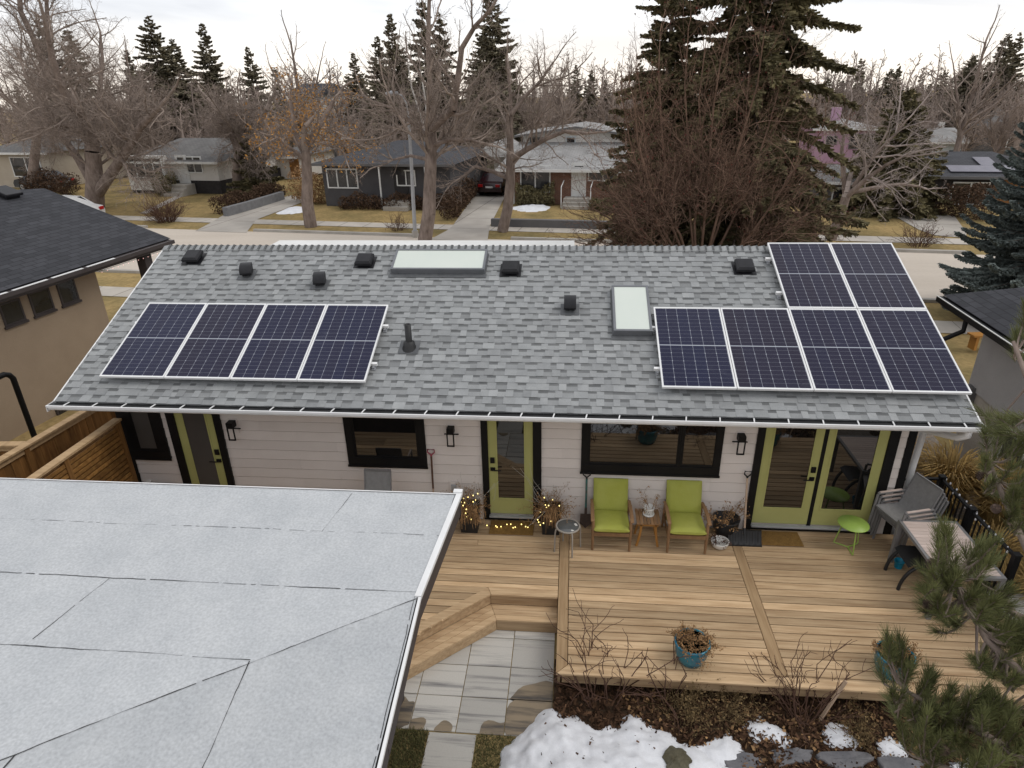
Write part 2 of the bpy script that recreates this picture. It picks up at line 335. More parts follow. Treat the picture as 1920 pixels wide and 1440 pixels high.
def solar_mat():
    k = NT('solar_cells'); b = k.b
    tcn = k.n('ShaderNodeTexCoord'); sp = k.n('ShaderNodeSeparateXYZ'); k.l(tcn.outputs['Object'], sp.inputs[0])
    x, y = sp.outputs[0], sp.outputs[1]
    PX, PY = (1.045-.05)/6, (1.75-.07)/20
    fx = k.math('FRACT', k.math('DIVIDE', k.math('SUBTRACT', x, .025), PX)); fy = k.math('FRACT', k.math('DIVIDE', k.math('SUBTRACT', y, .035), PY))
    fy2 = k.math('FRACT', k.math('DIVIDE', k.math('SUBTRACT', y, .035), PY*2))
    dx = k.math('MULTIPLY', k.math('SUBTRACT', .5, k.math('ABSOLUTE', k.math('SUBTRACT', fx, .5))), PX)
    dy = k.math('MULTIPLY', k.math('SUBTRACT', .5, k.math('ABSOLUTE', k.math('SUBTRACT', fy, .5))), PY)
    dy2 = k.math('MULTIPLY', k.math('SUBTRACT', .5, k.math('ABSOLUTE', k.math('SUBTRACT', fy2, .5))), PY*2)
    lines = k.math('MAXIMUM', k.math('LESS_THAN', dx, .0018), k.math('MULTIPLY', k.math('LESS_THAN', dy, .0011), .6))
    diam = k.math('LESS_THAN', k.math('ADD', dx, dy2), .0105)
    mid = k.math('LESS_THAN', k.math('ABSOLUTE', k.math('SUBTRACT', y, .875)), .0095)
    edge = k.math('MAXIMUM', k.math('GREATER_THAN', k.math('ABSOLUTE', k.math('SUBTRACT', x, .5225)), .4975), k.math('GREATER_THAN', k.math('ABSOLUTE', k.math('SUBTRACT', y, .875)), .842))
    msk = k.math('MAXIMUM', k.math('MAXIMUM', lines, diam), k.math('MULTIPLY', k.math('MAXIMUM', mid, edge), .9))
    bus = k.math('MULTIPLY', k.math('LESS_THAN', k.math('FRACT', k.math('MULTIPLY', fx, 9)), .09), .10)
    oi = k.n('ShaderNodeObjectInfo')
    # per-cell and per-panel tint: navy to violet-black
    cx = k.n('ShaderNodeCombineXYZ')
    k.l(k.math('FLOOR', k.math('DIVIDE', k.math('SUBTRACT', x, .025), PX)), cx.inputs[0]); k.l(k.math('FLOOR', k.math('DIVIDE', y, .875)), cx.inputs[1]); k.l(k.math('MULTIPLY', oi.outputs['Random'], 91), cx.inputs[2])
    wn = k.n('ShaderNodeTexWhiteNoise'); k.l(cx.outputs[0], wn.inputs['Vector'])
    f = k.math('ADD', k.math('MULTIPLY', oi.outputs['Random'], .7), k.math('MULTIPLY', wn.outputs['Value'], .3))
    cell = k.mix(f, (.009, .012, .040), (.013, .010, .024))
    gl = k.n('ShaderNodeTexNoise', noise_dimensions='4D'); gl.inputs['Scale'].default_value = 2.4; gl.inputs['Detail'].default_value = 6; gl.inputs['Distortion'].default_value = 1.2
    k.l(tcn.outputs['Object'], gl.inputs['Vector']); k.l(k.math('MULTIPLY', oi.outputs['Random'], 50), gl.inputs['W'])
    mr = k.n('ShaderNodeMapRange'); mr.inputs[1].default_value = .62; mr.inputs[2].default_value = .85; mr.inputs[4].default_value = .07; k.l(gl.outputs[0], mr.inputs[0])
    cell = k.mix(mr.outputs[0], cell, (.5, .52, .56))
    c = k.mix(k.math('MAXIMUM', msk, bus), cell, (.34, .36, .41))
    k.l(c, b.inputs['Base Color']); b.inputs['Roughness'].default_value = .14; b.inputs['Specular IOR Level'].default_value = .4; b.inputs['IOR'].default_value = 1.33
    return k.m
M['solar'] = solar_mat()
M['concrete_walk'] = brick_mat('sidewalk_concrete', (.40, .365, .32), (.45, .41, .365), (.2, .18, .155), 1.5, 6, .03, off=0, noise=.3, nscale=1.2)
M['drive'] = brick_mat('driveway_concrete', (.36, .33, .295), (.41, .38, .34), (.2, .18, .16), 3.2, 3.0, .035, off=0, noise=.38, nscale=.6)
M['roof_dark'] = brick_mat('dark_shingle', (.030, .031, .036), (.048, .049, .056), (.014, .014, .017), .32, .145, .008, noise=.3)
M['roof_grey'] = brick_mat('far_grey_shingle', (.115, .11, .108), (.15, .145, .14), (.065, .065, .065), .35, .2, .015, noise=.35, nscale=1)
M['roof_pale'] = brick_mat('far_pale_shingle', (.245, .24, .235), (.30, .293, .288), (.19, .19, .19), .35, .2, .015, noise=.35, nscale=1)
M['roof_char'] = brick_mat('far_charcoal_shingle', (.045, .046, .052), (.062, .063, .07), (.025, .025, .03), .35, .2, .015, noise=.35, nscale=1)
M['brick'] = brick_mat('red_brick', (.185, .075, .042), (.125, .055, .034), (.22, .19, .165), .22, .075, .008, noise=.2)
M['w_white'] = mat('far_white_siding', (.62, .60, .57), (.55, .53, .50), scale=1, rough=.85)
M['w_char'] = mat('far_charcoal_siding', (.055, .052, .055), (.075, .072, .075), scale=1, rough=.85)
M['w_black'] = mat('far_black_brick', (.02, .018, .018), (.035, .03, .03), scale=4, rough=.85)
M['w_beige'] = mat('far_beige_siding', (.42, .37, .30), (.36, .31, .25), scale=1, rough=.85)
M['w_pink'] = mat('far_pink_stucco', (.46, .29, .39), (.40, .25, .34), scale=2, rough=.9)
M['w_grey'] = mat('far_grey_siding', (.13, .125, .125), (.10, .098, .10), scale=1, rough=.85)
M['w_blue'] = mat('far_pale_blue_siding', (.52, .57, .60), (.46, .51, .54), scale=1, rough=.85)
M['w_wood'] = mat('far_wood_panel', (.26, .12, .035), (.18, .08, .025), scale=2, rough=.7)
M['bark_grey'] = mat('grey_bark', (.27, .215, .185), (.13, .10, .085), scale=5, stretch=(1, 1, .35), rough=.95, bump=.5, bscale=25, spec=.1)
M['twig_grey'] = mat('grey_brown_twig', (.295, .24, .205), (.205, .165, .142), scale=1, rough=.95, tone=.4, spec=.1)
M['twig_pale'] = mat('pale_grey_twig', (.36, .305, .28), (.27, .225, .205), scale=1, rough=.95, tone=.4, spec=.1)
M['twig_far'] = mat('far_twig', (.325, .265, .23), (.255, .205, .178), scale=.2, rough=.95, tone=.4, spec=.1)  # lighter base colour stands in for haze over the distant trees
M['twig_red'] = mat('red_brown_twig', (.215, .138, .10), (.10, .063, .047), scale=1, rough=.95, tone=.8, spec=.1)
M['birch'] = mat('white_birch', (.52, .49, .45), (.40, .37, .34), scale=3, rough=.9)
M['orange_leaf'] = mat('dry_orange_leaf', (.46, .24, .06), (.33, .16, .045), scale=2, rough=.95, tone=.4)
M['berry'] = mat('dry_berry', (.17, .03, .022), (.07, .025, .02), scale=3, rough=.9)
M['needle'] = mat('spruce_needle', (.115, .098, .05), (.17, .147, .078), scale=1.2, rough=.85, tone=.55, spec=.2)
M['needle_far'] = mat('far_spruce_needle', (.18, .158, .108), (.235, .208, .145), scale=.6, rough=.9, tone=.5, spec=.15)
M['needle_blue'] = mat('blue_spruce_needle', (.125, .15, .14), (.19, .215, .20), scale=1.5, rough=.85, tone=.5, spec=.2)
M['needle_pine'] = mat('pine_needle', (.10, .112, .040), (.145, .152, .06), scale=3, rough=.7, tone=.55, spec=.3)
M['cone'] = mat('pine_cone', (.12, .08, .06), (.07, .045, .035), scale=20, rough=.9, tone=.4)
M['hedge'] = mat('brown_hedge', (.10, .062, .040), (.06, .038, .026), scale=2, rough=.95, tone=.5, spec=.1)
# ------------------------------------------------------------------ the house
SLOPE, EY, EZ = 0.39603, -0.65, 2.35
CS, SN = math.cos(SLOPE), math.sin(SLOPE)
def RF(x, s, h=0): return Vector((x, EY+s*CS-h*SN, EZ+s*SN+h*CS))
X0, X1, RIDGE = -7.28, 6.10, 3.96
WX0, WX1 = -6.86, 5.69
house = thing('bungalow', 'long white-sided bungalow with grey shingle roof, black trim and lime doors behind the deck', 'house', (0, 0, 0))
def hp(name, mb, m, parent=None, **k): return mb.build(name, M[m], parent or house, **k)

# wall: lapped planks on the garden side, plain walls elsewhere
mb = MB(); EXPO = .178
z = -.4
while z < 2.26:
    z1 = min(z+EXPO, 2.27); x = WX0
    while x < WX1:
        xe = min(WX1, x+random.choice((2.4, 3.0, 3.66))); t = random.random()
        a, b_ = -.021, -.011
        g = .0015
        q = z+.011; mb.add([(x+g, a, q), (xe-g, a, q), (xe-g, b_, z1), (x+g, b_, z1), (x+g, .021, q), (xe-g, .021, q), (xe-g, .021, z1), (x+g, .021, z1)], [(0, 1, 2, 3), (4, 5, 1, 0), (3, 2, 6, 7)], tone=t)
        x = xe
    z = z1
mb.box(WX0, WX1, .02, 6.0, -.45, 2.27)
for gx in (WX0, WX1-.1): mb.add([(gx, 0, 2.27), (gx+.1, 0, 2.27), (gx+.1, 6, 2.27), (gx, 6, 2.27), (gx, 3, 3.6), (gx+.1, 3, 3.6)], [(0, 4, 5, 1), (3, 2, 5, 4), (0, 3, 4), (1, 5, 2)])
hp('wall', mb, 'siding')
for a_, b_ in ((WX1-.105, WX1+.012), (WX0-.012, WX0+.09)):
    mb = MB(); mb.box(a_, b_, -.034, .1, -.4, 2.25); hp('corner_trim', mb, 'black', bevel=.004)

# roof: deck, shingle courses with raised tabs, ridge caps
mb = MB(); rr = random.Random(3)
T = .11
def quadprism(p, thick_n):   # roof slab
    pass
a = [RF(X0, 0, -.012), RF(X1, 0, -.012), RF(X1, RIDGE, -.012), RF(X0, RIDGE, -.012)]
b = [RF(X0, 0, -T), RF(X1, 0, -T), RF(X1, RIDGE, -T), RF(X0, RIDGE, -T)]
mb.add(a+b, [(0, 1, 2, 3), (7, 6, 5, 4), (1, 5, 6, 2), (0, 3, 7, 4), (0, 4, 5, 1)], tone=.3)
ry, rz = RF(0, RIDGE).y, RF(0, RIDGE).z
fa = [Vector((p.x, 2*ry-p.y, p.z)) for p in a]; fb = [Vector((p.x, 2*ry-p.y, p.z)) for p in b]
mb.add(fa+fb, [(3, 2, 1, 0), (4, 5, 6, 7), (2, 6, 5, 1), (4, 7, 3, 0), (1, 5, 4, 0)], tone=.5)
EX = .1425; nc = int(RIDGE/EX)+1
for i in range(nc):
    s0 = i*EX-.015; s1 = min(s0+EX, RIDGE)
    x = X0-rr.uniform(0, .2); tab = rr.random() < .5
    while x < X1:
        wd = rr.uniform(.09, .21) if tab else rr.uniform(.09, .19)
        xa, xb = max(x, X0), min(x+wd, X1)
        if xb-xa > .004:
            h0 = .017 if tab else .009
            t = min(1, max(.1, rr.gauss(.56, .065)))
            if not tab: t -= .05
            hs = [h0, h0-.001, .0035]
            if tab:
                mb.add([RF(xa, s0, h0), RF(xb, s0, h0), RF(xb, s1+.01, .004), RF(xa, s1+.01, .004), RF(xa, s0, -.005), RF(xb, s0, -.005)], [(0, 1, 2, 3), (4, 5, 1, 0)], tone=t)
                mb.add([RF(xa, s0, h0), RF(xa, s1+.01, .004), RF(xa, s1+.01, -.004), RF(xa, s0, -.004)], [(0, 1, 2, 3)], tone=t)
                mb.add([RF(xb, s0, h0), RF(xb, s1+.01, .004), RF(xb, s1+.01, -.004), RF(xb, s0, -.004)], [(3, 2, 1, 0)], tone=t)
            else:
                k_ = rr.uniform(.60, .70) ; sm = s0+(s1-s0)*k_
                mb.add([RF(xa, s0, h0), RF(xb, s0, h0), RF(xb, sm, .007), RF(xa, sm, .007), RF(xa, s0, -.005), RF(xb, s0, -.005)], [(0, 1, 2, 3), (4, 5, 1, 0)], tone=t)
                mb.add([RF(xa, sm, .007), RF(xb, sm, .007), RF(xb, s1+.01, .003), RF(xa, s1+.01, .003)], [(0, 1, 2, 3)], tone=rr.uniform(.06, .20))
        x += wd; tab = (not tab) if rr.random() < .93 else tab
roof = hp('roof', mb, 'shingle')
mb = MB(); x = X0
while x < X1-.02:
    xe = min(x+.128, X1); t = rr.gauss(.62, .08)
    # cap bent over the ridge, tilted so its exposed edge stands proud
    for sgn in (-1, 1):
        p = lambda xx, d, h: Vector((xx, ry+sgn*d*CS, rz-d*SN+h))
        vs = [p(x-.02, 0, .022), p(xe, 0, .048), p(xe, .135, .044), p(x-.02, .135, .018), p(xe, 0, .010), p(xe, .135, .004), p(x-.02, .135, .002)]
        fs = [(0, 1, 2, 3), (1, 4, 5, 2), (3, 2, 5, 6)]
        if sgn > 0: fs = [tuple(reversed(f)) for f in fs]
        mb.add(vs, [fs[0], fs[2]], tone=t); mb.add(vs, [fs[1]], tone=0.05)
    mb.add([(xe-.034, ry-.135*CS, rz-.135*SN+.047), (xe, ry-.135*CS, rz-.135*SN+.047), (xe, ry, rz+.051), (xe-.034, ry, rz+.051)], [(0, 1, 2, 3)], tone=.03)
    x = xe
hp('ridge_cap', mb, 'shingle', parent=roof)
# rake edge metal, soffit and fascia
for xx in (X0-.02, X1-.002):
    mb = MB()
    for k in (0, 1):
        q = [RF(xx, -.01, .012), RF(xx+.022, -.01, .012), RF(xx+.022, RIDGE, .012), RF(xx, RIDGE, .012)]; lo = [RF(xx, -.01, -.15), RF(xx+.022, -.01, -.15), RF(xx+.022, RIDGE, -.15), RF(xx, RIDGE, -.15)]
        if k: q = [Vector((p.x, 2*ry-p.y, p.z)) for p in q]; lo = [Vector((p.x, 2*ry-p.y, p.z)) for p in lo]
        mb.add(q+lo, [(0, 1, 2, 3), (7, 6, 5, 4), (0, 4, 5, 1), (1, 5, 6, 2), (2, 6, 7, 3), (3, 7, 4, 0)])
    hp('rake_trim', mb, 'white', parent=roof)
mb = MB(); mb.box(X0+.01, X1-.01, -.60, -.025, 2.195, 2.215); hp('soffit', mb, 'white')
mb = MB(); mb.box(X0+.01, X1-.01, -.622, -.601, 2.18, 2.345); hp('fascia', mb, 'white')
# gutter with dark guard and hanger straps
mb = MB(); ga, gb = X0-.06, X1+.05
prof = [(-.625, 2.335), (-.625, 2.225), (-.72, 2.225), (-.765, 2.258), (-.765, 2.28), (-.788, 2.292), (-.788, 2.328), (-.776, 2.334), (-.764, 2.328), (-.764, 2.300), (-.745, 2.262), (-.64, 2.245), (-.637, 2.335)]
n = len(prof); vs = [(ga, y, z_) for y, z_ in prof]+[(gb, y, z_) for y, z_ in prof]
mb.add(vs, [(i, i+n, (i+1) % n+n, (i+1) % n) for i in range(n)])
mb.box(ga-.004, ga+.004, -.788, -.625, 2.225, 2.328); mb.box(gb-.004, gb+.004, -.788, -.625, 2.225, 2.328)
gut = hp('gutter', mb, 'white')
mb = MB(); mb.box(ga+.006, gb-.006, -.7635, -.640, 2.312, 2.320)
hp('gutter_guard', mb, 'black_plastic', parent=gut)
k = 0; x = ga+.28
while x < gb-.1:
    mb = MB(); mb.bar((x, -.772, 2.335), (x+.02, -.655, 2.338), .017, .010)
    hp('gutter_hanger', mb, 'white', parent=gut); x += .462
mb = MB(); mb.tube([(5.98, -.68, 2.24), (5.98, -.68, 2.16), (5.95, -.55, 2.05), (5.87, -.12, 1.9), (5.83, .06, 1.82), (5.83, .1, 1.2), (5.83, .1, -.3)], .05, 10)
hp('downspout', mb, 'white')
# front porch roof beyond the ridge
mb = MB(); mb.box(-7.45, .62, 6.9, 8.40, 2.70, 2.83)
for px in (-7.3, -4.7, -2.1, .4): mb.box(px-.06, px+.06, 8.2, 8.32, -.6, 2.7)
hp('porch_roof', mb, 'white_dull')

# windows and doors on the garden wall (y = 0)
def win(x0, x1, z0, z1, lights, gm='glass', fw=.14, sill=.15, inner=.035):
    mb = MB()
    mb.box(x0, x1, -.052, .03, z0, z0+sill); mb.box(x0, x1, -.052, .03, z1-.12, z1)
    mb.box(x0, x0+fw, -.049, .03, z0+sill, z1-.12); mb.box(x1-fw, x1, -.049, .03, z0+sill, z1-.12)
    f = hp('window', mb, 'black', bevel=.004)
    mb = MB()
    for lx0, lx1 in lights:
        mb.box(lx0-inner, lx1+inner, -.040, .0, z0+sill, z0+sill+inner); mb.box(lx0-inner, lx0, -.040, .0, z0+sill+inner, z1-.12); mb.box(lx1, lx1+inner, -.040, .0, z0+sill+inner, z1-.12)
    for i in range(len(lights)-1): mb.box(lights[i][1]+inner, lights[i+1][0]-inner, -.045, 0, z0+sill, z1-.12)
    mb.build('sash', M['black'], f, bevel=.003)
    for lx0, lx1 in lights:
        mb = MB(); mb.box(lx0, lx1, -.030, -.022, z0+sill+inner, z1-.12); mb.build('pane', M[gm], f)
    mb = MB()
    mb.box(x0-.012, x1+.012, -.062, -.048, z0-.028, z0+.012); mb.build('sill', M['black'], f, bevel=.003)
    return f
win(-6.82, -6.10, .99, 2.12, [(-6.60, -6.27)], gm='frosted', fw=.2)
win(-3.03, -1.72, .985, 2.12, [(-2.87, -1.87)], fw=.13)
win(.76, 2.915, .985, 2.12, [(.90, 2.235), (2.335, 2.80)], fw=.115)
def door(x0, x1, slabs, gm='glass', hand='l', z0=.03, zb=.17):
    """trim, slabs (x0, x1, glass x0, glass x1), handles"""
    mb = MB()
    mb.box(x0, slabs[0][0], -.055, .03, -.03, 2.18); mb.box(slabs[-1][1], x1, -.055, .03, -.03, 2.18)
    mb.box(slabs[0][0], slabs[-1][1], -.053, .03, 2.06, 2.18); mb.box(slabs[0][0], slabs[-1][1], -.050, .03, -.03, .075)
    for i in range(len(slabs)-1): mb.box(slabs[i][1], slabs[i+1][0], -.034, .0, .075, 2.06)
    hp('door_trim', mb, 'black', bevel=.004)
    mb = MB(); mb.box(slabs[0][0]-.01, slabs[-1][1]+.01, -.115, -.051, .085, .115); hp('door_sill', mb, 'galv', bevel=.004)
    for i, (a, b_, g0, g1) in enumerate(slabs):
        mb = MB(); gz = zb+.26
        mb.box(a, b_, -.030, .0, .12, gz); mb.box(a, b_, -.030, .0, 1.95, 2.06); mb.box(a, g0, -.030, .0, gz, 1.95); mb.box(g1, b_, -.030, .0, gz, 1.95)
        m4 = .022   # raised glazing bead
        mb.box(g0-m4, g0+.006, -.038, -.0301, gz-m4, 1.95); mb.box(g1-.006, g1+m4, -.038, -.0301, gz-m4, 1.95); mb.box(g0+.006, g1-.006, -.038, -.0301, gz-m4, gz+.006)
        d = hp('door', mb, 'lime_paint', bevel=.003)
        mb = MB(); mb.box(g0, g1, -.027, -.024, gz, 1.95); mb.build('glass_panel', M[gm], d)
        if hand[i] in 'lr':
            hx = a+.065 if hand[i] == 'l' else b_-.065; sg = 1 if hand[i] == 'l' else -1
            mb = MB(); mb.box(hx-.038, hx+.038, -.05, -.031, .955, 1.015); mb.tube([(hx, -.05, .985), (hx, -.085, .985), (hx+sg*.14, -.085, .985)], .011, 8); mb.build('handle', M['black'], d, bevel=.002)
            mb = MB(); mb.box(hx-.036, hx+.036, -.055, -.031, 1.10, 1.20); mb.build('deadbolt', M['black'], d, bevel=.004)
door(-6.0, -5.085, [(-5.86, -5.20, -5.72, -5.34)], gm='frosted', hand='r')
door(-.82, .135, [(-.715, -.0, -.575, -.135)], hand='l')
door(3.41, 5.46, [(3.52, 4.385, 3.66, 4.26), (4.445, 5.315, 4.55, 5.17)], hand='rn')
# wall lanterns and outlet
for lx in (-4.88, -1.29, 3.16):
    mb = MB(); mb.box(lx-.075, lx+.075, -.03, -.021, 1.52, 1.78); mb.build
    lw = hp('wall_lantern', mb, 'siding')
    mb = MB(); mb.box(lx-.055, lx+.055, -.16, -.03, 1.66, 1.76)
    for s_ in (-1, 1):
        mb.box(lx+s_*.05-.01, lx+s_*.05+.01, -.155, -.135, 1.46, 1.66)
    mb.box(lx-.06, lx+.06, -.155, -.135, 1.44, 1.462); mb.box(lx-.115, lx+.115, -.05, -.03, 1.60, 1.615)
    mb.build('lantern_body', M['black'], lw, bevel=.003)
mb = MB(); mb.box(-1.38, -1.22, -.045, -.02, .48, .72); ob = hp('outlet_box', mb, 'siding', bevel=.004)
mb = MB(); mb.box(-1.345, -1.255, -.07, -.046, .53, .67); mb.build('outlet_cover', M['galv'], ob, bevel=.006)

# roof vents, pipe, skylights
def roofbase(mb, x, s, w_, h_, lift=.022): mb.add([RF(x-w_/2, s-h_*.4, lift), RF(x+w_/2, s-h_*.4, lift), RF(x+w_/2, s+h_*.6, .012), RF(x-w_/2, s+h_*.6, .012)], [(0, 1, 2, 3)])
def local(x, s, h=0, tilt=True):
    return Matrix.Translation(RF(x, s, h)) @ (Matrix.Rotation(SLOPE, 4, 'X') if tilt else Matrix.Identity(4))
for x, s in ((-6.53, 3.55), (-3.21, 3.46), (-.52, 3.25), (3.52, 3.33)):
    mb = MB(); mb.M = local(x, s)
    mb.box(-.11, .11, -.11, .11, .012, .09)
    lo = [(-.152, -.15), (.152, -.15), (.152, .15), (-.152, .15)]
    vs = [(a_, b_, .065) for a_, b_ in lo]+[(a_, b_, .11) for a_, b_ in lo]+[(a_*.80, b_*.80, .145) for a_, b_ in lo]
    mb.add(vs, [(3, 2, 1, 0), (8, 9, 10, 11)]+[(i, (i+1) % 4, (i+1) % 4+4, i+4) for i in range(4)]+[(i+4, (i+1) % 4+4, (i+1) % 4+8, i+8) for i in range(4)])
    mb.box(-.19, .19, -.165, .19, .019, .022)
    hp('box_vent', mb, 'vent', bevel=.006)
for x, s, tw in ((-5.32, 3.06, .25), (-3.88, 2.80, .2), (.54, 2.20, .0)):
    mb = MB(); mb.M = local(x, s)
    mb.box(-.155, .155, -.12, .16, .019, .022)
    vt = hp('hooded_vent', mb, 'flash')
    mb = MB(); mb.M = local(x, s, 0, False) @ Matrix.Rotation(tw, 4, 'Z') @ Matrix.Scale(.86, 4)
    mb.box(-.085, .085, -.02, .15, .0, .16)
    # curved hood open to the front
    K = 8; arc = [(.15-.25*math.cos(math.pi/2*i/K) if False else -.13+.28*(1-math.cos(math.pi/2*i/K)), .10+.17*math.sin(math.pi/2*i/K)) for i in range(K+1)]
    vs = [(-.115, a_, b_) for a_, b_ in arc]+[(.115, a_, b_) for a_, b_ in arc]; n = K+1
    mb.add(vs, [(i, i+1, n+i+1, n+i)[::-1] for i in range(K)], smooth=True)
    for sx in (-.115, .115): mb.add([(sx, a_, b_) for a_, b_ in arc]+[(sx, .15, .06), (sx, -.10, .06)], [tuple(range(n+2))])
    mb.add([(-.115, -.10, .06), (.115, -.10, .06), (.115, .15, .06), (-.115, .15, .06)], [(3, 2, 1, 0)])
    mb.add([(-.115, -.125, .10), (.115, -.125, .10), (.115, -.10, .06), (-.115, -.10, .06)], [(0, 1, 2, 3)[::-1]])
    mb.build('vent_hood', M['vent'], vt)
mb = MB(); mb.M = local(-1.99, 1.22); mb.box(-.16, .16, -.10, .2, .019, .023)
vp = hp('vent_pipe', mb, 'flash')
mb = MB(); mb.M = local(-1.99, 1.27, 0, False); mb.lathe([(.135, -.03), (.095, .05), (.085, .11), (.062, .12)], 20); mb.lathe([(.052, .05), (.052, .40), (.042, .40), (.042, .2)], 18)
mb.build('pipe_stack', M['black_plastic'], vp)
def skylight(x0, x1, s0, s1):
    H = .13; fw = .042
    mb = MB(); mb.M = local(0, 0)
    Lx0, Lx1, y0, y1 = x0, x1, s0, s1
    mb.box(Lx0, Lx1, y0, y0+fw, .0, H); mb.box(Lx0, Lx1, y1-fw, y1, .0, H); mb.box(Lx0, Lx0+fw, y0+fw, y1-fw, .0, H); mb.box(Lx1-fw, Lx1, y0+fw, y1-fw, .0, H)
    f = hp('skylight', mb, 'frame_grey', bevel=.008)
    mb = MB(); mb.M = local(0, 0); mb.box(Lx0+fw-.002, Lx1-fw+.002, y0+fw-.002, y1-fw+.002, H-.05, H-.012); mb.build('skylight_glass', M['skyglass'], f)
    mb = MB(); mb.M = local(0, 0); mb.box(Lx0-.03, Lx1+.03, y0-.10, y0-.001, .019, .024); mb.box(Lx0-.018, Lx0-.001, y0, y1, .0195, .030); mb.box(Lx1+.001, Lx1+.018, y0, y1, .0195, .030)
    mb.build('skylight_flashing', M['flash'], f)
skylight(-2.66, -.97, 3.14, 3.74)
skylight(1.23, 1.835, 1.60, 2.73)

# solar panels: ten, on rails
def make_panel():
    root = thing('solar_panel', 'x', 'solar panel', (0, 0, 0))
    mb = MB(); w_, h_ = 1.045, 1.75
    mb.box(0, w_, 0, .028, -.012, .026); mb.box(0, w_, h_-.028, h_, -.012, .026); mb.box(0, .022, .028, h_-.028, -.012, .026); mb.box(w_-.022, w_, .028, h_-.028, -.012, .026)
    mb.build('panel_frame', M['white'], root, bevel=.002)
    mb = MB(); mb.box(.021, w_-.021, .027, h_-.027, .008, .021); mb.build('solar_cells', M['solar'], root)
    return root
LBL_L = ['leftmost solar panel in the row of four on the roof', 'second solar panel from the left in the row of four',
         'third solar panel from the left in the row of four', 'solar panel at the right end of the left row, beside the black vent pipe']
LBL_R = ['solar panel just right of the small upright skylight, left end of the lower right row', 'second solar panel from the small skylight in the lower right row',
         'smudged solar panel directly below the ridge-touching panel by the black vent', 'solar panel with pale smears at the lower right corner of the roof']
LBL_T = ['upper solar panel touching the ridge, next to the black square vent', 'upper solar panel at the far right end of the ridge, above the corner panel']
p0 = make_panel(); first = True
def place(x, s, lab, g):
    global first
    loc = RF(x, s, .125)
    if first: p0.location = loc; p0.rotation_euler = (SLOPE, 0, 0); p0['label'] = lab; p0['group'] = g; first = False
    else: dup(p0, loc, (SLOPE, 0, 0), lab, g)
GP = 'solar panels on the grey roof'
for i in range(4): place(-6.694+i*1.055, .392, LBL_L[i], GP)
for i in range(4): place(1.882+i*1.055, .397, LBL_R[i], GP)
for i in range(2): place(1.882+(i+2)*1.055, .397+1.765, LBL_T[i], GP)
def rail(x0, x1, s, lab):
    t = thing('mounting_rail', lab, 'mounting rail', RF((x0+x1)/2, s, 0), 0, 'rails under the solar panels')
    t.rotation_euler = (SLOPE, 0, 0); L = (x1-x0)/2
    mb = MB(); mb.box(-L, L, -.02, .02, .062, .108); mb.build('rail', M['white'], t)
    k = 0
    for i in range(int(2*L/1.2)+1):
        mb = MB(); xx = -L+.06+i*(2*L-.12)/int(2*L/1.2); mb.box(xx-.02, xx+.02, -.055, .03, .015, .061); mb.box(xx-.03, xx+.03, -.07, .07, .012, .026); mb.build('bracket', M['galv'], t)
rail(-6.75, -2.40, .82, 'lower white rail under the left four solar panels, end clamp showing by the pipe')
rail(-6.75, -2.40, 1.68, 'upper white rail under the left four solar panels, end clamp showing')
rail(1.80, 6.12, .82, 'lowest white rail under the right solar panels, stub showing at their left edge')
rail(1.80, 6.12, 1.72, 'white rail under the right lower row, stub showing beside the small skylight')
rail(3.90, 6.12, 2.60, 'white rail under the lower half of the two upper right solar panels')
rail(3.90, 6.12, 3.52, 'white rail under the upper right solar panels nearest the ridge')
# ------------------------------------------------------------------ ground, road, paths
def gz(x, y):
    t = min(1, max(0, (y-5.5)/5)); t = t*t*(3-2*t); return -.4-.22*t-min(22, max(0, (y-50)*.055))
mb = MB(); xs = [-900, -300, -120, -60]+list(range(-40, 41, 4))+[60, 120, 300, 900]; ys = [-60, -20, 0, 4, 5.5, 6.5, 7.5, 8.5, 9.5, 10.5, 12]+list(range(16, 64, 4))+[70, 80, 90, 100, 120, 150, 200, 400, 1500]
vs = [(x, y, gz(x, y)-.012) for y in ys for x in xs]; n = len(xs)
mb.add(vs, [(j*n+i, j*n+i+1, (j+1)*n+i+1, (j+1)*n+i) for j in range(len(ys)-1) for i in range(n-1)])
struct(mb.build('lawn_ground', M['lawn']))
GZ = -.62
def A(u, v, z=GZ): return at_z(u, v, z)
def line2(p, q, t): return p+(q-p)*t
TS, NS = Vector((.9903, -.139, 0)), Vector((.139, .9903, 0))     # along the street, away across it
def S(s, n, z=GZ): return Vector((s*TS.x+n*NS.x, s*TS.y+n*NS.y, z))
def strip(name, n0, n1, s0, s1, z, m, thick=0, dn=0):
    """sheet in street coordinates"""
    mb = MB(); K = 24
    for i in range(K):
        a, b = s0+(s1-s0)*i/K, s0+(s1-s0)*(i+1)/K
        q = [S(a, n0, z), S(b, n0, z), S(b, n1, z), S(a, n1, z)]
        if thick: mb.slab(q, thick, TS, NS)
        else: mb.poly(q, TS, NS, S(0, 0))
    return struct(mb.build(name, M[m]))
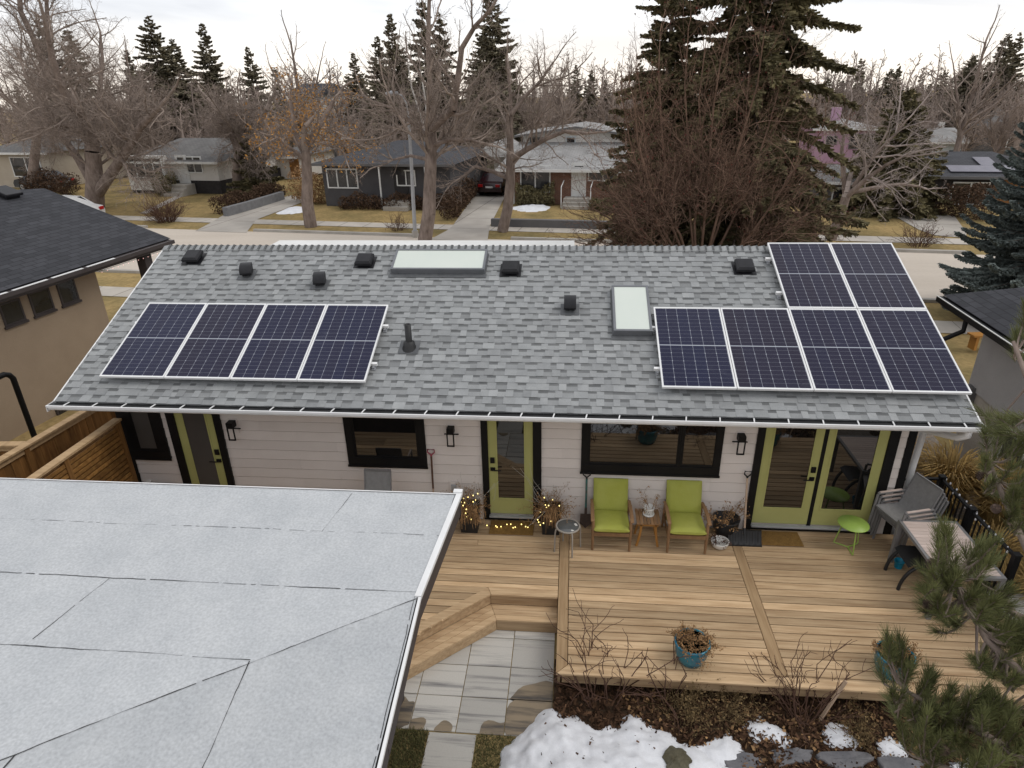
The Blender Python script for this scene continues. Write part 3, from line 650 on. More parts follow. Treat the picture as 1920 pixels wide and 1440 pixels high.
# near edge of the road is a slightly different direction, the street bends here
def near_n(s): return 15.05+.036*(s+20)
mb = MB()
for i in range(40):
    a, b = -110+i*5.5, -110+(i+1)*5.5
    mb.poly([S(a, near_n(a), GZ+.006), S(b, near_n(b), GZ+.006), S(b, 23.7, GZ+.006), S(a, 23.7, GZ+.006)], TS, NS)
struct(mb.build('road', M['road']))
strip('sidewalk_far', 25.75, 27.05, -110, 110, GZ+.01, 'concrete_walk')
mb = MB()
for a, b in ((-110, -27.6), (-22.4, -19.2) if False else (-20.6, -10.6), (-5.9, 14.8), (20.5, 110)):
    mb.slab([S(a, 23.70, GZ+.13), S(b, 23.70, GZ+.13), S(b, 23.92, GZ+.13), S(a, 23.92, GZ+.13)], .2, TS, NS)
struct(mb.build('kerb_far', M['concrete']))
mb = MB()
for i in range(40):
    a, b = -110+i*5.5, -110+(i+1)*5.5
    mb.slab([S(a, near_n(a)-.2, GZ+.10), S(b, near_n(b)-.2, GZ+.10), S(b, near_n(b), GZ+.10), S(a, near_n(a), GZ+.10)], .2, TS, NS)
struct(mb.build('kerb_near', M['concrete']))
mb = MB()
for i in range(40):
    a, b = -110+i*5.5, -110+(i+1)*5.5
    mb.poly([S(a, near_n(a)-3.45, GZ+.008), S(b, near_n(b)-3.45, GZ+.008), S(b, near_n(b)-2.25, GZ+.008), S(a, near_n(a)-2.25, GZ+.008)], TS, NS)
struct(mb.build('sidewalk_near', M['concrete_walk']))
# driveways and front paths across the street
def drive(name, px, z=GZ+.016, m='drive'):
    mb = MB(); mb.poly([A(u, v, z) for u, v in px], TS, NS); return struct(mb.build(name, M[m]))
drive('driveway_far', [(366, 433), (462, 436), (480, 412), (585, 372), (545, 366), (424, 400), (398, 416)])
drive('driveway_far', [(806, 449), (914, 452), (918, 424), (950, 362), (893, 362), (848, 424), (838, 432)])
drive('driveway_far', [(1752, 441), (1812, 446), (1812, 436), (1790, 405), (1738, 398), (1674, 403), (1722, 430)])
drive('front_path', [(1578, 441), (1600, 441), (1588, 430), (1566, 424), (1556, 426)])
drive('front_path', [(262, 400), (278, 400), (350, 364), (338, 363)])
# yard behind the house: paving slabs, planting bed
PZ = -.40
mb = MB(); rr = random.Random(5)
xs_ = [-1.86, -1.295, -.725, -.145, .425]; ys_ = [-3.72, -3.215, -2.72, -2.22, -1.72]
for i in range(4):
    for j in range(4):
        g = .005
        mb.tone = rr.random(); mb.box(xs_[i]+g, xs_[i+1]-g, ys_[j]+g, ys_[j+1]-g, PZ-.06, PZ+rr.uniform(-.002, .002))
for k in range(4):
    mb.tone = rr.random(); mb.box(-1.04, -.47, -4.30-k*.58, -3.735-k*.58, PZ-.06, PZ-.003)
patio = struct(mb.build('path', M['paver'], bevel=.004))
mb = MB(); mb.poly([(-2.2, -9, PZ-.035), (.44, -9, PZ-.035), (.44, -1.6, PZ-.035), (-2.2, -1.6, PZ-.035)], (1, 0, 0), (0, 1, 0)); struct(mb.build('path_bed', M['soil']))
# damp stains where the snow is melting
M['damp'] = mat('damp_paving', (.25, .195, .13), (.062, .054, .048), scale=1.7, stretch=(.6, 5, 1), rough=.45, lo=.44, hi=.62, detail=9)
def blob(mb, cx, cy, rx, ry, z, seed, n=28, clip=None):
    r_ = random.Random(seed); ph = [r_.uniform(0, 6.28) for _ in range(4)]
    pts = []
    for i in range(n):
        a = 2*math.pi*i/n; k = 1+.16*math.sin(2*a+ph[0])+.1*math.sin(3*a+ph[1])+.06*math.sin(5*a+ph[2])
        x, y = cx+rx*k*math.cos(a), cy+ry*k*math.sin(a)
        if clip: x, y = min(max(x, clip[0]), clip[1]), min(max(y, clip[2]), clip[3])
        pts.append((x, y, z))
    mb.add([(cx, cy, z)]+pts, [(0, 1+i, 1+(i+1) % n) for i in range(n)])
mb = MB()
blob(mb, .25, -3.35, .36, .47, PZ+.004, 3, clip=(-.14, .42, -3.21, -2.72)); blob(mb, .25, -3.45, .40, .40, PZ+.0043, 3, clip=(-.14, .42, -3.715, -3.222)); blob(mb, -.2, -3.72, .22, .22, PZ+.0045, 4, clip=(-.72, -.15, -3.72, -3.22))
blob(mb, -.86, -3.72, .12, .13, PZ+.004, 5, clip=(-1.29, -.73, -3.72, -3.22)); blob(mb, -1.22, -3.70, .14, .13, PZ+.004, 6, clip=(-1.29, -.73, -3.72, -3.22)); blob(mb, -1.40, -3.5, .14, .24, PZ+.004, 7, clip=(-1.86, -1.30, -3.72, -3.22))
d = mb.build('damp_patch', M['damp']); d['kind'] = 'stuff'; d['label'] = 'brown damp patches on the paving slabs beside the melting snow'
# planting bed
mb = MB(); K = 60; L_ = 40
def bedz(x, y): return PZ+.045+.018*math.sin(x*3.1+y*2)+.014*math.sin(x*7-y*5)+.016*math.sin(y*4.4)-.05*min(1, max(0, (-3.48-y)/.22))
bx0, bx1, by0, by1 = .43, 9.0, -9.0, -2.6
vs = [(bx0+(bx1-bx0)*i/K, by0+(by1-by0)*j/L_, bedz(bx0+(bx1-bx0)*i/K, by0+(by1-by0)*j/L_)) for j in range(L_+1) for i in range(K+1)]
mb.add(vs, [(j*(K+1)+i, j*(K+1)+i+1, (j+1)*(K+1)+i+1, (j+1)*(K+1)+i) for j in range(L_) for i in range(K)], smooth=True)
struct(mb.build('garden_bed', M['soil']))
def chips(name, label, m, n, x0, x1, y0, y1, zf, smin, smax, seed, asp=.35, cond=None, tilt=.5):
    r = np.random.default_rng(seed); c = np.stack([r.uniform(x0, x1, n), r.uniform(y0, y1, n)], 1)
    if cond is not None: c = c[[cond(*p) for p in c]]
    n = len(c); z = np.array([zf(*p) for p in c])+r.uniform(.0, .025, n); a = r.uniform(0, 6.283, n); L = r.uniform(smin, smax, n)/2; W = L*r.uniform(asp*.5, asp*1.4, n)
    t = r.normal(0, tilt, n)
    ux = np.stack([np.cos(a)*np.cos(t), np.sin(a)*np.cos(t), np.sin(t)], 1)*L[:, None]; t2 = r.normal(0, tilt, n); uy = np.stack([-np.sin(a)*np.cos(t2), np.cos(a)*np.cos(t2), np.sin(t2)], 1)*W[:, None]
    C = np.concatenate([c, z[:, None]], 1); V = np.stack([C-ux-uy, C+ux-uy*.6, C+ux+uy*.7, C-ux+uy], 1).reshape(-1, 3)
    o = fast_mesh(name, V, np.arange(4*n).reshape(-1, 4), M[m], tone=r.beta(1.2, 2.6, n)); o['kind'] = 'stuff'; o['label'] = label
    return o
chips('bark_mulch', 'dark shredded bark covering the bed in front of the deck', 'chips', 13000, .44, 6.2, -4.6, -2.75, lambda x, y: bedz(x, y)+.005, .03, .10, 21)
chips('leaf_litter', 'tan and olive dead leaves scattered over the bark', 'dried', 800, 1.3, 5.2, -4.2, -2.95, lambda x, y: bedz(x, y)+.015, .025, .055, 22, asp=.8)
# turf tufts on both sides of the slab path
def blades(name, label, m, n, x0, x1, y0, y1, zf, h0, h1, seed, w_=.006, lean=.5, cond=None, kind='stuff'):
    r = np.random.default_rng(seed); c = np.stack([r.uniform(x0, x1, n), r.uniform(y0, y1, n)], 1)
    if cond is not None: c = c[[cond(*p) for p in c]]
    n = len(c); z = np.array([zf(*p) for p in c]); a = r.uniform(0, 6.283, n); h = r.uniform(h0, h1, n); l = r.uniform(.1, lean*2, n)*h
    B = np.concatenate([c, z[:, None]], 1); px = np.stack([-np.sin(a), np.cos(a), 0*a], 1)*w_; d = np.stack([np.cos(a)*l, np.sin(a)*l, h], 1)
    V = np.stack([B-px, B+px, B+d*.6+px*.7+np.array([0, 0, .0]), B+d], 1).reshape(-1, 3)
    o = fast_mesh(name, V, np.arange(4*n).reshape(-1, 4), M[m], tone=r.uniform(0, 1, n)); o['kind'] = kind; o['label'] = label
    return o
blades('grass', 'mossy green grass strip between the garage and the slab path', 'turf', 6000, -1.5, -1.045, -4.6, -3.73, lambda x, y: PZ-.03, .03, .07, 31)
blades('grass', 'olive grass tuft between the slab path and the snow', 'turf', 4500, -.465, .0, -4.6, -3.73, lambda x, y: PZ-.03, .025, .055, 32)

# snow: one displaced sheet that rises out of the bed
SN_OUT = [(.0, -4.9), (-.30, -4.4), (-.16, -4.13), (-.12, -3.9), (.02, -3.72), (.14, -3.52), (.32, -3.31), (.52, -3.33), (.75, -3.38), (.98, -3.52), (1.06, -3.46), (1.18, -3.46), (1.32, -3.32), (1.48, -3.29), (1.56, -3.40), (1.73, -3.48), (1.82, -3.57), (1.90, -3.68), (2.1, -3.64), (2.25, -3.75), (2.36, -3.95), (2.3, -4.3), (2.2, -5)]
def inside(px, py, poly):
    c = False; n = len(poly)
    for i in range(n):
        (x1, y1), (x2, y2) = poly[i], poly[i-1]
        if (y1 > py) != (y2 > py) and px < (x2-x1)*(py-y1)/(y2-y1)+x1: c = not c
    return c
def pdist(px, py, poly):
    d = 9
    for i in range(len(poly)):
        (x1, y1), (x2, y2) = poly[i-1], poly[i]; dx, dy = x2-x1, y2-y1; t = max(0, min(1, ((px-x1)*dx+(py-y1)*dy)/(dx*dx+dy*dy+1e-9)))
        d = min(d, math.hypot(px-x1-t*dx, py-y1-t*dy))
    return d
from mathutils import noise as mnoise
def snow_mesh(name, label, poly, top, z0, res=.03, seed=0, soft=.32, hole=.0):
    xs = [p[0] for p in poly]; ys = [p[1] for p in poly]; x0, x1, y0, y1 = min(xs)-.1, max(xs)+.1, min(ys)-.1, max(ys)+.1
    nx, ny = int((x1-x0)/res)+1, int((y1-y0)/res)+1; vs = []
    for j in range(ny):
        for i in range(nx):
            x, y = x0+i*res, y0+j*res
            wob = .07*mnoise.noise((x*4+seed, y*4, 0))+.03*mnoise.noise((x*13, y*13, seed))
            d = pdist(x, y, poly)*(1 if inside(x, y, poly) else -1)+wob
            h = -.05 if d < -.05 else top*(1-math.exp(-max(0, d)/soft)) + (d*.8 if d < 0 else 0)
            if d > 0: h += .05*mnoise.noise((x*3, y*3, 5+seed))*min(1, d*4)+.035*mnoise.noise((x*8, y*8, 9+seed))*min(1, d*6)+.012*mnoise.noise((x*22, y*22, seed))*min(1, d*6)
            if hole and d > 0: h -= hole*max(0, mnoise.noise((x*5, y*5, 40+seed))-.15)
            vs.append((x, y, z0+h))
    fs = []
    for j in range(ny-1):
        for i in range(nx-1):
            q = (j*nx+i, j*nx+i+1, (j+1)*nx+i+1, (j+1)*nx+i)
            if max(vs[k][2] for k in q) > z0-.045: fs.append(q)
    o = fast_mesh(name, vs, fs, M['snow'], smooth=True); o['kind'] = 'stuff'; o['label'] = label; return o
snow_mesh('snow', 'melting white snow bank at the corner of the deck and paving', SN_OUT, .26, PZ-.01)
for i, (pl, tp) in enumerate([([(2.62, -3.42), (2.72, -3.34), (2.95, -3.28), (3.10, -3.33), (3.22, -3.55), (3.05, -3.66), (2.8, -3.6)], .09), ([(3.66, -3.40), (3.74, -3.31), (3.9, -3.36), (3.97, -3.58), (3.8, -3.64), (3.62, -3.58)], .10),
                              ([(4.16, -3.5), (4.35, -3.42), (4.5, -3.55), (4.44, -3.68), (4.2, -3.64)], .07), ([(2.1, -3.72), (2.5, -3.52), (2.62, -3.72), (2.45, -3.92), (2.15, -3.9)], .06), ([(4.75, -3.75), (5.2, -3.62), (5.4, -3.9), (5.0, -4.1)], .08), ([(2.3, -3.95), (2.9, -3.92), (2.95, -4.3), (2.4, -4.4)], .07)]):
    snow_mesh('snow', 'small icy snow remnant lying on the bark bed', pl, tp, PZ+.03, seed=i*7+3, soft=.12)
chips('debris', 'dark leaf scraps lying on the snow', 'chips', 60, .1, 2.1, -4.3, -3.4, lambda x, y: PZ+.20, .015, .04, 23, asp=.6, cond=lambda x, y: inside(x, y, SN_OUT) and pdist(x, y, SN_OUT) > .16)
# flagstones and rocks
def stone(name, lab, pts, h, m, z0, cat='flagstone', group=None, dome=0):
    cx = sum(p[0] for p in pts)/len(pts); cy = sum(p[1] for p in pts)/len(pts)
    t = thing(name, lab, cat, (cx, cy, z0), 0, group); mb = MB(); n = len(pts); r = random.Random(int(cx*100))
    o = [(p[0]-cx, p[1]-cy) for p in pts]
    # subdivide edges with a little wander
    q = []
    for i in range(n):
        a, b_ = o[i], o[(i+1) % n]
        for k in range(4): q.append((a[0]+(b_[0]-a[0])*k/4+(r.gauss(0, .012) if k else 0), a[1]+(b_[1]-a[1])*k/4+(r.gauss(0, .012) if k else 0)))
    n = len(q); vs = [(x*1.02, y*1.02, -.06) for x, y in q]+[(x, y, h-.012) for x, y in q]+[(x*.95, y*.95, h+r.gauss(0, .002)) for x, y in q]+[(x*.5, y*.5, h+dome*.7+r.gauss(0, .004)) for x, y in q]+[(0, 0, h+dome)]
    fs = [(i, (i+1) % n, (i+1) % n+n, i+n) for i in range(n)]+[(i+n, (i+1) % n+n, (i+1) % n+2*n, i+2*n) for i in range(n)]+[(i+2*n, (i+1) % n+2*n, (i+1) % n+3*n, i+3*n) for i in range(n)]+[(i+3*n, (i+1) % n+3*n, 4*n) for i in range(n)]
    mb.add(vs, fs); mb.build('stone_slab' if not dome else 'boulder', M[m], t); return t
GF = 'flagstones along the bottom edge'
stone('flagstone', 'dark flagstone in front of the snow remnant, left of the other stones', [(2.91, -3.73), (3.18, -3.68), (3.41, -3.69), (3.32, -3.82), (2.93, -3.93)], .042, 'slate', PZ+.012, group=GF)
stone('flagstone', 'wide grey flagstone in the middle of the row below the bare shrub', [(3.47, -3.70), (4.01, -3.67), (4.07, -3.72), (3.90, -3.84), (3.63, -3.92), (3.43, -3.79)], .042, 'slate', PZ+.012, group=GF)
stone('flagstone', 'paler flagstone under the pine branches at the bottom edge', [(4.10, -3.72), (4.44, -3.70), (4.62, -3.74), (4.48, -3.88), (4.1, -3.92)], .042, 'slate', PZ+.012, group=GF)
stone('flagstone', 'flagstone at the foot of the pine, rightmost of the row', [(4.70, -3.80), (4.92, -3.72), (5.24, -3.67), (5.2, -3.95), (4.8, -4.0)], .042, 'slate', PZ+.012, group=GF)
stone('flagstone', 'dark flagstone partly under snow between the mossy rock and the bark', [(2.35, -3.82), (2.62, -3.76), (2.82, -3.86), (2.78, -4.05), (2.45, -4.06)], .042, 'slate', PZ+.012, group=GF)
stone('rock', 'mossy brown rock poking out of the snow bank', [(1.66, -4.0), (1.76, -3.86), (1.90, -3.88), (1.99, -4.02), (1.9, -4.15), (1.7, -4.15)], .20, 'moss', PZ, cat='rock', dome=.05)

# ------------------------------------------------------------------ deck
deck = thing('deck', 'large cedar-toned plank deck with angled steps, running along the back of the bungalow', 'deck', (0, 0, 0))
def boards(mb, x0, x1, y0, y1, z, w_=.1395, gap=.012, th=.032, lens=(3.0, 3.66, 4.9), seed=1, clipx=None):
    r = random.Random(seed); y = y1
    while y > y0+.02:
        ya = max(y-w_+gap, y0); x = x0
        xe0, xe1 = (x0, x1) if clipx is None else clipx((y+ya)/2, x0, x1)
        x = xe0
        while x < xe1-.01:
            xe = min(xe1, x+r.choice(lens))
            if xe1-xe < .5: xe = xe1
            mb.tone = min(1, max(0, r.gauss(.5, .22))); mb.box(x, xe-.002 if xe < xe1 else xe, ya, y, z-th, z+r.uniform(-.0015, .0015)); x = xe
        y -= w_
BX0, BX1, BYF = -6.85, 6.46, -3.13
mb = MB(); boards(mb, BX0, .448, -1.665, -.04, 0, seed=2)
# boards behind the angled nosing
def clipL(y, x0, x1):
    t = (-1.72-y)/(2.62-1.72)
    return (x0, -.575-t*.83)
boards(mb, BX0, -.6, -2.9, -1.668, 0, seed=3, clipx=clipL)
boards(mb, .602, 3.138, BYF+.14, -.04, 0, seed=4); boards(mb, 3.286, BX1-.145, BYF+.14, -.04, 0, seed=6)
deck_b = mb.build('deck_boards', M['deck'], deck, bevel=.008, seg=2)
mb = MB(); mb.tone = .5; mb.prism([(.455, BYF+.005), (.595, BYF+.145), (.595, -.04), (.455, -.04)], -.032, .001); mb.build('divider_board', M['deck_y'], deck, bevel=.004, seg=1)
mb = MB(); mb.tone = .35; mb.box(3.143, 3.281, BYF+.146, -.04, -.032, .001); mb.build('divider_board', M['deck_y'], deck, bevel=.004, seg=1)
mb = MB(); mb.tone = .55; mb.box(BX1-.14, BX1, BYF+.146, .3, -.032, .001); mb.build('divider_board', M['deck_y'], deck, bevel=.004, seg=1)
mb = MB(); mb.tone = .65; mb.prism([(.455, BYF), (.6, BYF+.141), (3.3, BYF+.141), (3.3, BYF)], -.032, .0); mb.tone = .72; mb.box(3.303, BX1, BYF, BYF+.141, -.032, .0)
mb.build('border_board', M['deck'], deck, bevel=.004, seg=1)
mb = MB(); mb.tone = .35
mb.box(.53, BX1-.05, BYF+.075, BYF+.112, -.235, -.034); mb.box(.475, .51, BYF+.16, -1.75, -.39, -.034); mb.tone = .3; mb.box(BX1-.06, BX1-.02, BYF+.12, .2, -.235, -.034)
mb.build('fascia_board', M['deck'], deck, bevel=.003, seg=1)
mb = MB(); mb.box(.55, BX1-.1, -2.7, -.1, -.42, -.24); mb.box(BX0, .4, -1.6, -.1, -.42, -.05); mb.build('joist_frame', M['soil'], deck)
# angled nosing and step
def offset_run(C, Rr, Lf, w_):
    return C, Rr, Lf
nA, nC, nL = (.447, -1.81), (-.505, -1.81), (-1.92, -3.055)     # nosing front line: right, corner, left
dl = Vector((nL[0]-nC[0], nL[1]-nC[1])).normalized(); perp = Vector((dl.y, -dl.x))   # towards the house
if perp.y < 0: perp = -perp
half = (math.tan(.5*math.acos(max(-1, min(1, Vector((-1, 0)).dot(dl))))))
def run(off, z0, z1, mb, width, tone=(.6, .6)):
    """two mitred boards following the angled front, 'off' metres towards the yard"""
    def corner(o): return (nC[0]+o*half, nC[1]-o)
    def left(o): p = Vector(nL)-perp*o; return (p.x, p.y)
    a0, a1 = (nA[0], nA[1]-off), (nA[0], nA[1]-off+width)
    c0, c1 = corner(off), corner(off-width); l0, l1 = left(off), left(off-width)
    mb.tone = tone[0]; mb.prism([a0, a1, c1, c0], z0, z1); mb.tone = tone[1]; mb.prism([(c0[0]-.003, c0[1]), (c1[0]-.003, c1[1]), l1, l0], z0, z1)
mb = MB(); run(0, -.032, .002, mb, .14, (.7, .55)); mb.build('border_board', M['deck'], deck, bevel=.005, seg=2)
mb = MB(); run(-.025, -.2, -.033, mb, .035, (.3, .35)); run(.275, -.395, -.233, mb, .035, (.25, .35)); mb.build('riser', M['deck'], deck, bevel=.003, seg=1)
mb = MB()
for k, tn in enumerate(((.62, .5), (.5, .62), (.72, .66))): run(.0735+k*.1025, -.232, -.2, mb, .0985, tn)
mb.build('step_tread', M['deck'], deck, bevel=.005, seg=2)
# landing, wall and ground at the right end of the deck
mb = MB(); mb.box(6.62, 7.5, -2.1, -1.1, -.42, -.16); tag(mb.build('concrete_block', M['concrete_light'], bevel=.01), 'pale concrete landing beside the deck railing at the right edge', 'landing')

# ------------------------------------------------------------------ garage with flat membrane roof
GR = 2.4
P_ = lambda u, v, z=GR: at_z(u, v, z)
gcor, gkink, gbot, gleft = P_(866, 928), P_(790, 1120), P_(706, 1440), P_(0, 897)
garage = thing('garage', 'flat-roofed garage with pale grey membrane roof and dark brown fascia in the foreground', 'garage', (0, 0, 0))
xe = gcor.x; yb = gcor.y
ed = (gkink-gcor); ed.z = 0
def edge(y): return xe+(gkink.x-xe)*(y-yb)/(gkink.y-yb)
def edge2(y): k = gkink; b_ = gbot; return k.x+(b_.x-k.x)*(y-k.y)/(b_.y-k.y)
GL, GB = -8.0, -11.0
DZ = -.10
mb = MB(); dg = P_(0, 1425); ins = .066
def subq(q, tone, nu=14, nv=14): mb.poly(q, tone=tone)
fold = dg-gkink; dg2 = gkink+fold*1.5
yB = GB; xB = edge2(GB)
pk = (gkink.x-ins*.6, gkink.y, GR)
mb.add([(GL, yb, GR), (xe-ins, yb, GR), pk, (dg2.x, dg2.y, GR), (GL, dg2.y, GR)], [(0, 4, 3, 2, 1)], tone=.58)
pn = (Vector((dg2.x, dg2.y, GR))-Vector(pk)).cross(Vector((xB-.05, GB, GR-.45))-Vector(pk)).normalized()
zq = lambda x, y: pk[2]-(pn.x*(x-pk[0])+pn.y*(y-pk[1]))/pn.z
mb.add([pk, (dg2.x, dg2.y, GR), (dg2.x, GB, zq(dg2.x, GB)), (xB-.05, GB, GR-.45)], [(0, 1, 2, 3)], tone=.12)
mb.add([(dg2.x, dg2.y, GR), (GL, dg2.y, GR), (GL, GB, GR-.1), (dg2.x, GB, zq(dg2.x, GB))], [(0, 1, 2, 3)], tone=.5)
mb.build('roof_membrane', M['membrane'], garage)
# seams of dark bitumen, ragged
def seam(mb, a, b, w0, w1, seed, z=None, dash=.06):
    r = random.Random(seed); a, b = Vector(a), Vector(b); L = (b-a).length; d = (b-a)/L; nrm = Vector((-d.y, d.x, 0)); k = int(L/.045); wv = r.uniform(w0, w1); off = 0
    prev = None
    for i in range(k+1):
        t = i/k; off = off*.9+r.gauss(0, .0018); wv = max(w0*.4, min(w1, wv+r.gauss(0, (w1-w0)*.25)))
        p = a+(b-a)*t+nrm*off; p.z += .004; cur = (p-nrm*wv/2, p+nrm*wv/2)
        if prev and r.random() > dash: mb.add([prev[0], cur[0], cur[1], prev[1]], [(0, 1, 2, 3)])
        prev = cur
def seam_part(a, b, w0, w1, sd, dash=.06):
    mb = MB(); seam(mb, a, b, w0, w1, sd, dash=dash); return mb.build('bitumen_seam', M['bitumen'], garage)
sd = 1
for (u0, v0), (u1, v1), w0, w1, dh in [((0, 972), (835, 1005), .002, .006, .25), ((0, 1073), (783, 1111), .003, .009, .1), ((0, 1208), (470, 1237), .004, .010, .03), ((660, 925), (603, 997), .003, .007, .02), ((205, 1085), (60, 1198), .004, .008, .06), ((783, 1122), (0, 1425), .004, .011, .02)]:
    seam_part(P_(u0, v0), P_(u1, v1), w0, w1, sd, dash=dh); sd += 1
Q = lambda u, v: at_plane(u, v, Vector(pk), pn)
seam_part(Q(468, 1240), Q(380, 1442), .004, .013, 9, dash=.02); seam_part(Q(30, 1415), Q(6, 1442), .006, .014, 10)
seam_part((xe-ins-.005, yb, GR), (pk[0]-.005, pk[1], GR), .003, .007, 11); seam_part((pk[0]-.02, pk[1], GR+.002), (xB-.065, GB, GR-.448), .002, .006, 12)
# edge metal and fascia
mb = MB()
def seg(mb, x0, y0, z0, x1, y1, z1, wi, h): mb.add([(x0-wi, y0, z0), (x0, y0, z0), (x1, y1, z1), (x1-wi, y1, z1), (x0-wi, y0, z0-h), (x0, y0, z0-h), (x1, y1, z1-h), (x1-wi, y1, z1-h)], [(0, 3, 2, 1), (4, 5, 6, 7), (1, 2, 6, 5), (0, 1, 5, 4), (3, 7, 6, 2), (0, 4, 7, 3)])
seg(mb, xe, yb+.01, GR+.016, gkink.x, gkink.y, GR+.016, .062, .04); seg(mb, gkink.x, gkink.y-.004, GR+.008, xB, GB, GR-.44, .026, .03)
mb.add([(GL, yb+.012, GR+.012), (xe, yb+.012, GR+.012), (xe, yb-.004, GR+.012), (GL, yb-.004, GR+.012), (GL, yb+.012, GR-.03), (xe, yb+.012, GR-.03)], [(0, 3, 2, 1), (4, 0, 1, 5)])
mb.box(xe-.10, xe-.0, yb+.013, yb+.075, GR-.02, GR+.03)
mb.build('drip_edge', M['white'], garage)
mb = MB(); fh = .235
pts = [(xe-.012, yb, GR-.026), (gkink.x-.012, gkink.y, GR-.026), (xB-.012, GB, GR-.49)]
K = 0
for (x0, y0, z0), (x1, y1, z1), nn in ((pts[0], pts[1], 1), (pts[1], pts[2], 5)):
    for i in range(nn):
        a_, b_ = i/nn, (i+1)/nn; g = .006 if i else 0
        q = lambda t: (x0+(x1-x0)*t, y0+(y1-y0)*t, z0+(z1-z0)*t)
        A0, B0 = q(a_+g/4), q(b_-g/4)
        for h0, h1, o in ((0, .10, 0), (.103, fh, -.012)): seg(mb, A0[0]+o, A0[1], A0[2]-h0, B0[0]+o, B0[1], B0[2]-h0, .03, h1-h0)
mb.box(GL, xe-.02, yb-.03, yb, GR-.25, GR-.03)
mb.build('fascia', M['fascia_brown'], garage)
mb = MB(); mb.box(GL, xe-.05, GB, yb-.05, GR-.52, GR-.46) if False else None
mb.prism([(GL+.2, yb-.45), (xe-.8, yb-.45), (gkink.x-.95, gkink.y), (GL+.2, gkink.y)], -.42, GR-.258); mb.prism([(GL+.2, gkink.y-.002), (gkink.x-.95, gkink.y-.002), (xB-1.1, GB), (GL+.2, GB)], -.42, GR-1.0); mb.build('wall', M['fascia_brown'], garage)
mb = MB(); k_ = .255
for q in ([(GL, yb-.031, GR-k_), (xe-.045, yb-.031, GR-k_), (gkink.x-.045, gkink.y, GR-k_), (GL, gkink.y, GR-k_)], [(GL, gkink.y, GR-k_), (gkink.x-.045, gkink.y, GR-k_), (xB-.045, GB, GR-.48-k_), (GL, GB, GR-1.0)]): mb.add(q, [(0, 1, 2, 3)])
mb.build('soffit', M['fascia_brown'], garage)

# ------------------------------------------------------------------ left neighbour and fences
NZ = 2.9
E0, E1 = at_z(320, 447, NZ), at_z(0, 547, NZ)
Df = (E0-E1); Df.z = 0; Df.normalize(); Dr = Vector((Df.y, -Df.x, 0))     # far along the eave; outwards to our side
E1 = E0-Df*14
pit = R(20); Ru = (-Dr*math.cos(pit)+Vector((0, 0, math.sin(pit)))).normalized(); rn = Df.cross(Ru).normalized()
if rn.z < 0: rn = -rn
apex = at_plane(83, 353, E0, rn); rlf = at_plane(-160, 366, E0, rn)
nb = thing('stucco_house', 'tan stucco house with near-black hip roof beyond the cedar fence, left edge', 'house', (0, 0, 0))
mb = MB(); far_l = E0-Dr*9; far_l.z = NZ
mb.slab([E0, apex, rlf, rlf-Ru*9-Df*0 if False else E1-Dr*0][0:1]+[apex, rlf, E1], .10, Df, Ru) if False else None
mb.poly([E1, E0, apex, rlf], Df, Ru, E0); hL_ = (apex-E0).dot(-Dr)*2; mb.poly([E0, E0-Dr*hL_, apex], -Dr, Df, E0); mb.poly([rlf, apex, E0-Dr*hL_, E1-Dr*hL_], Df, -Dr, E0)
mb.poly([E1-Vector((0, 0, .05)), rlf-Vector((0, 0, .05)), apex-Vector((0, 0, .05)), E0-Vector((0, 0, .05))], Df, Ru, E0)
mb.build('roof', M['roof_dark'], nb)
mb = MB(); mb.M = Matrix.Translation(at_plane(12, 367, E0, rn)) @ Matrix((Df, -Ru if False else Ru, rn)).transposed().to_4x4()
mb.box(-.2, .2, -.22, .22, .0, .12); mb.box(-.25, .25, -.27, .27, .08, .16); mb.build('box_vent', M['vent'], nb, bevel=.02)
wf = -Dr*.55
Wp = E0+wf-Df*0
wcorner = at_plane(181, 520, Wp, Dr)
dfar = (wcorner-E0).dot(Df)                    # far end of the wall relative to the eave corner
def NW(d, z, o=0): p = E0+wf+Df*d+Dr*o; return Vector((p.x, p.y, z))
GZL = -.75
mb = MB()
def nbox(mb, d0, d1, o0, o1, z0, z1, tone=.5):
    vs = [NW(d0, z0, o0), NW(d1, z0, o0), NW(d1, z0, o1), NW(d0, z0, o1), NW(d0, z1, o0), NW(d1, z1, o0), NW(d1, z1, o1), NW(d0, z1, o1)]
    mb.add(vs, [(0, 1, 2, 3), (7, 6, 5, 4), (4, 5, 1, 0), (5, 6, 2, 1), (6, 7, 3, 2), (7, 4, 0, 3)], tone=tone)
nbox(mb, -14, dfar, -min(8, (apex-E0).dot(-Dr)*2-1.1), 0, GZL, NZ-.05); mb.build('wall', M['stucco'], nb)
mb = MB(); zb_ = at_plane(100, 800, Wp, Dr).z
nbox(mb, -14, dfar+.01, .001, .02, zb_-.03, zb_, .5); mb.build('wall_reveal', M['fascia_brown'], nb)
mb = MB(); nbox(mb, -14, 0, .50, .56, NZ-.22, NZ-.03); nbox(mb, -14, .0, .02, .49, NZ-.24, NZ-.20)
mb.build('fascia', M['fascia_brown'], nb)
mb = MB(); nbox(mb, -14, 0, .565, .66, NZ-.13, NZ-.035); g2 = mb.build('gutter', M['fascia_brown'], nb)
mb = MB()
for i in range(10): nbox(mb, -1.05-i*.98, -1.05-i*.98+.86 if False else -.2-i*.98, .60, .665, NZ-.034, NZ-.022) if i > 1 else None
mb.build('gutter_lip', M['white'], g2)
mb = MB(); pc = at_plane(272, 480, Wp+Dr*.3, Dr); pd = (pc-E0).dot(Df); nbox(mb, pd-.13, pd+.13, .12, .38, -.7, NZ-.24); mb.build('porch_post', M['fascia_brown'], nb)
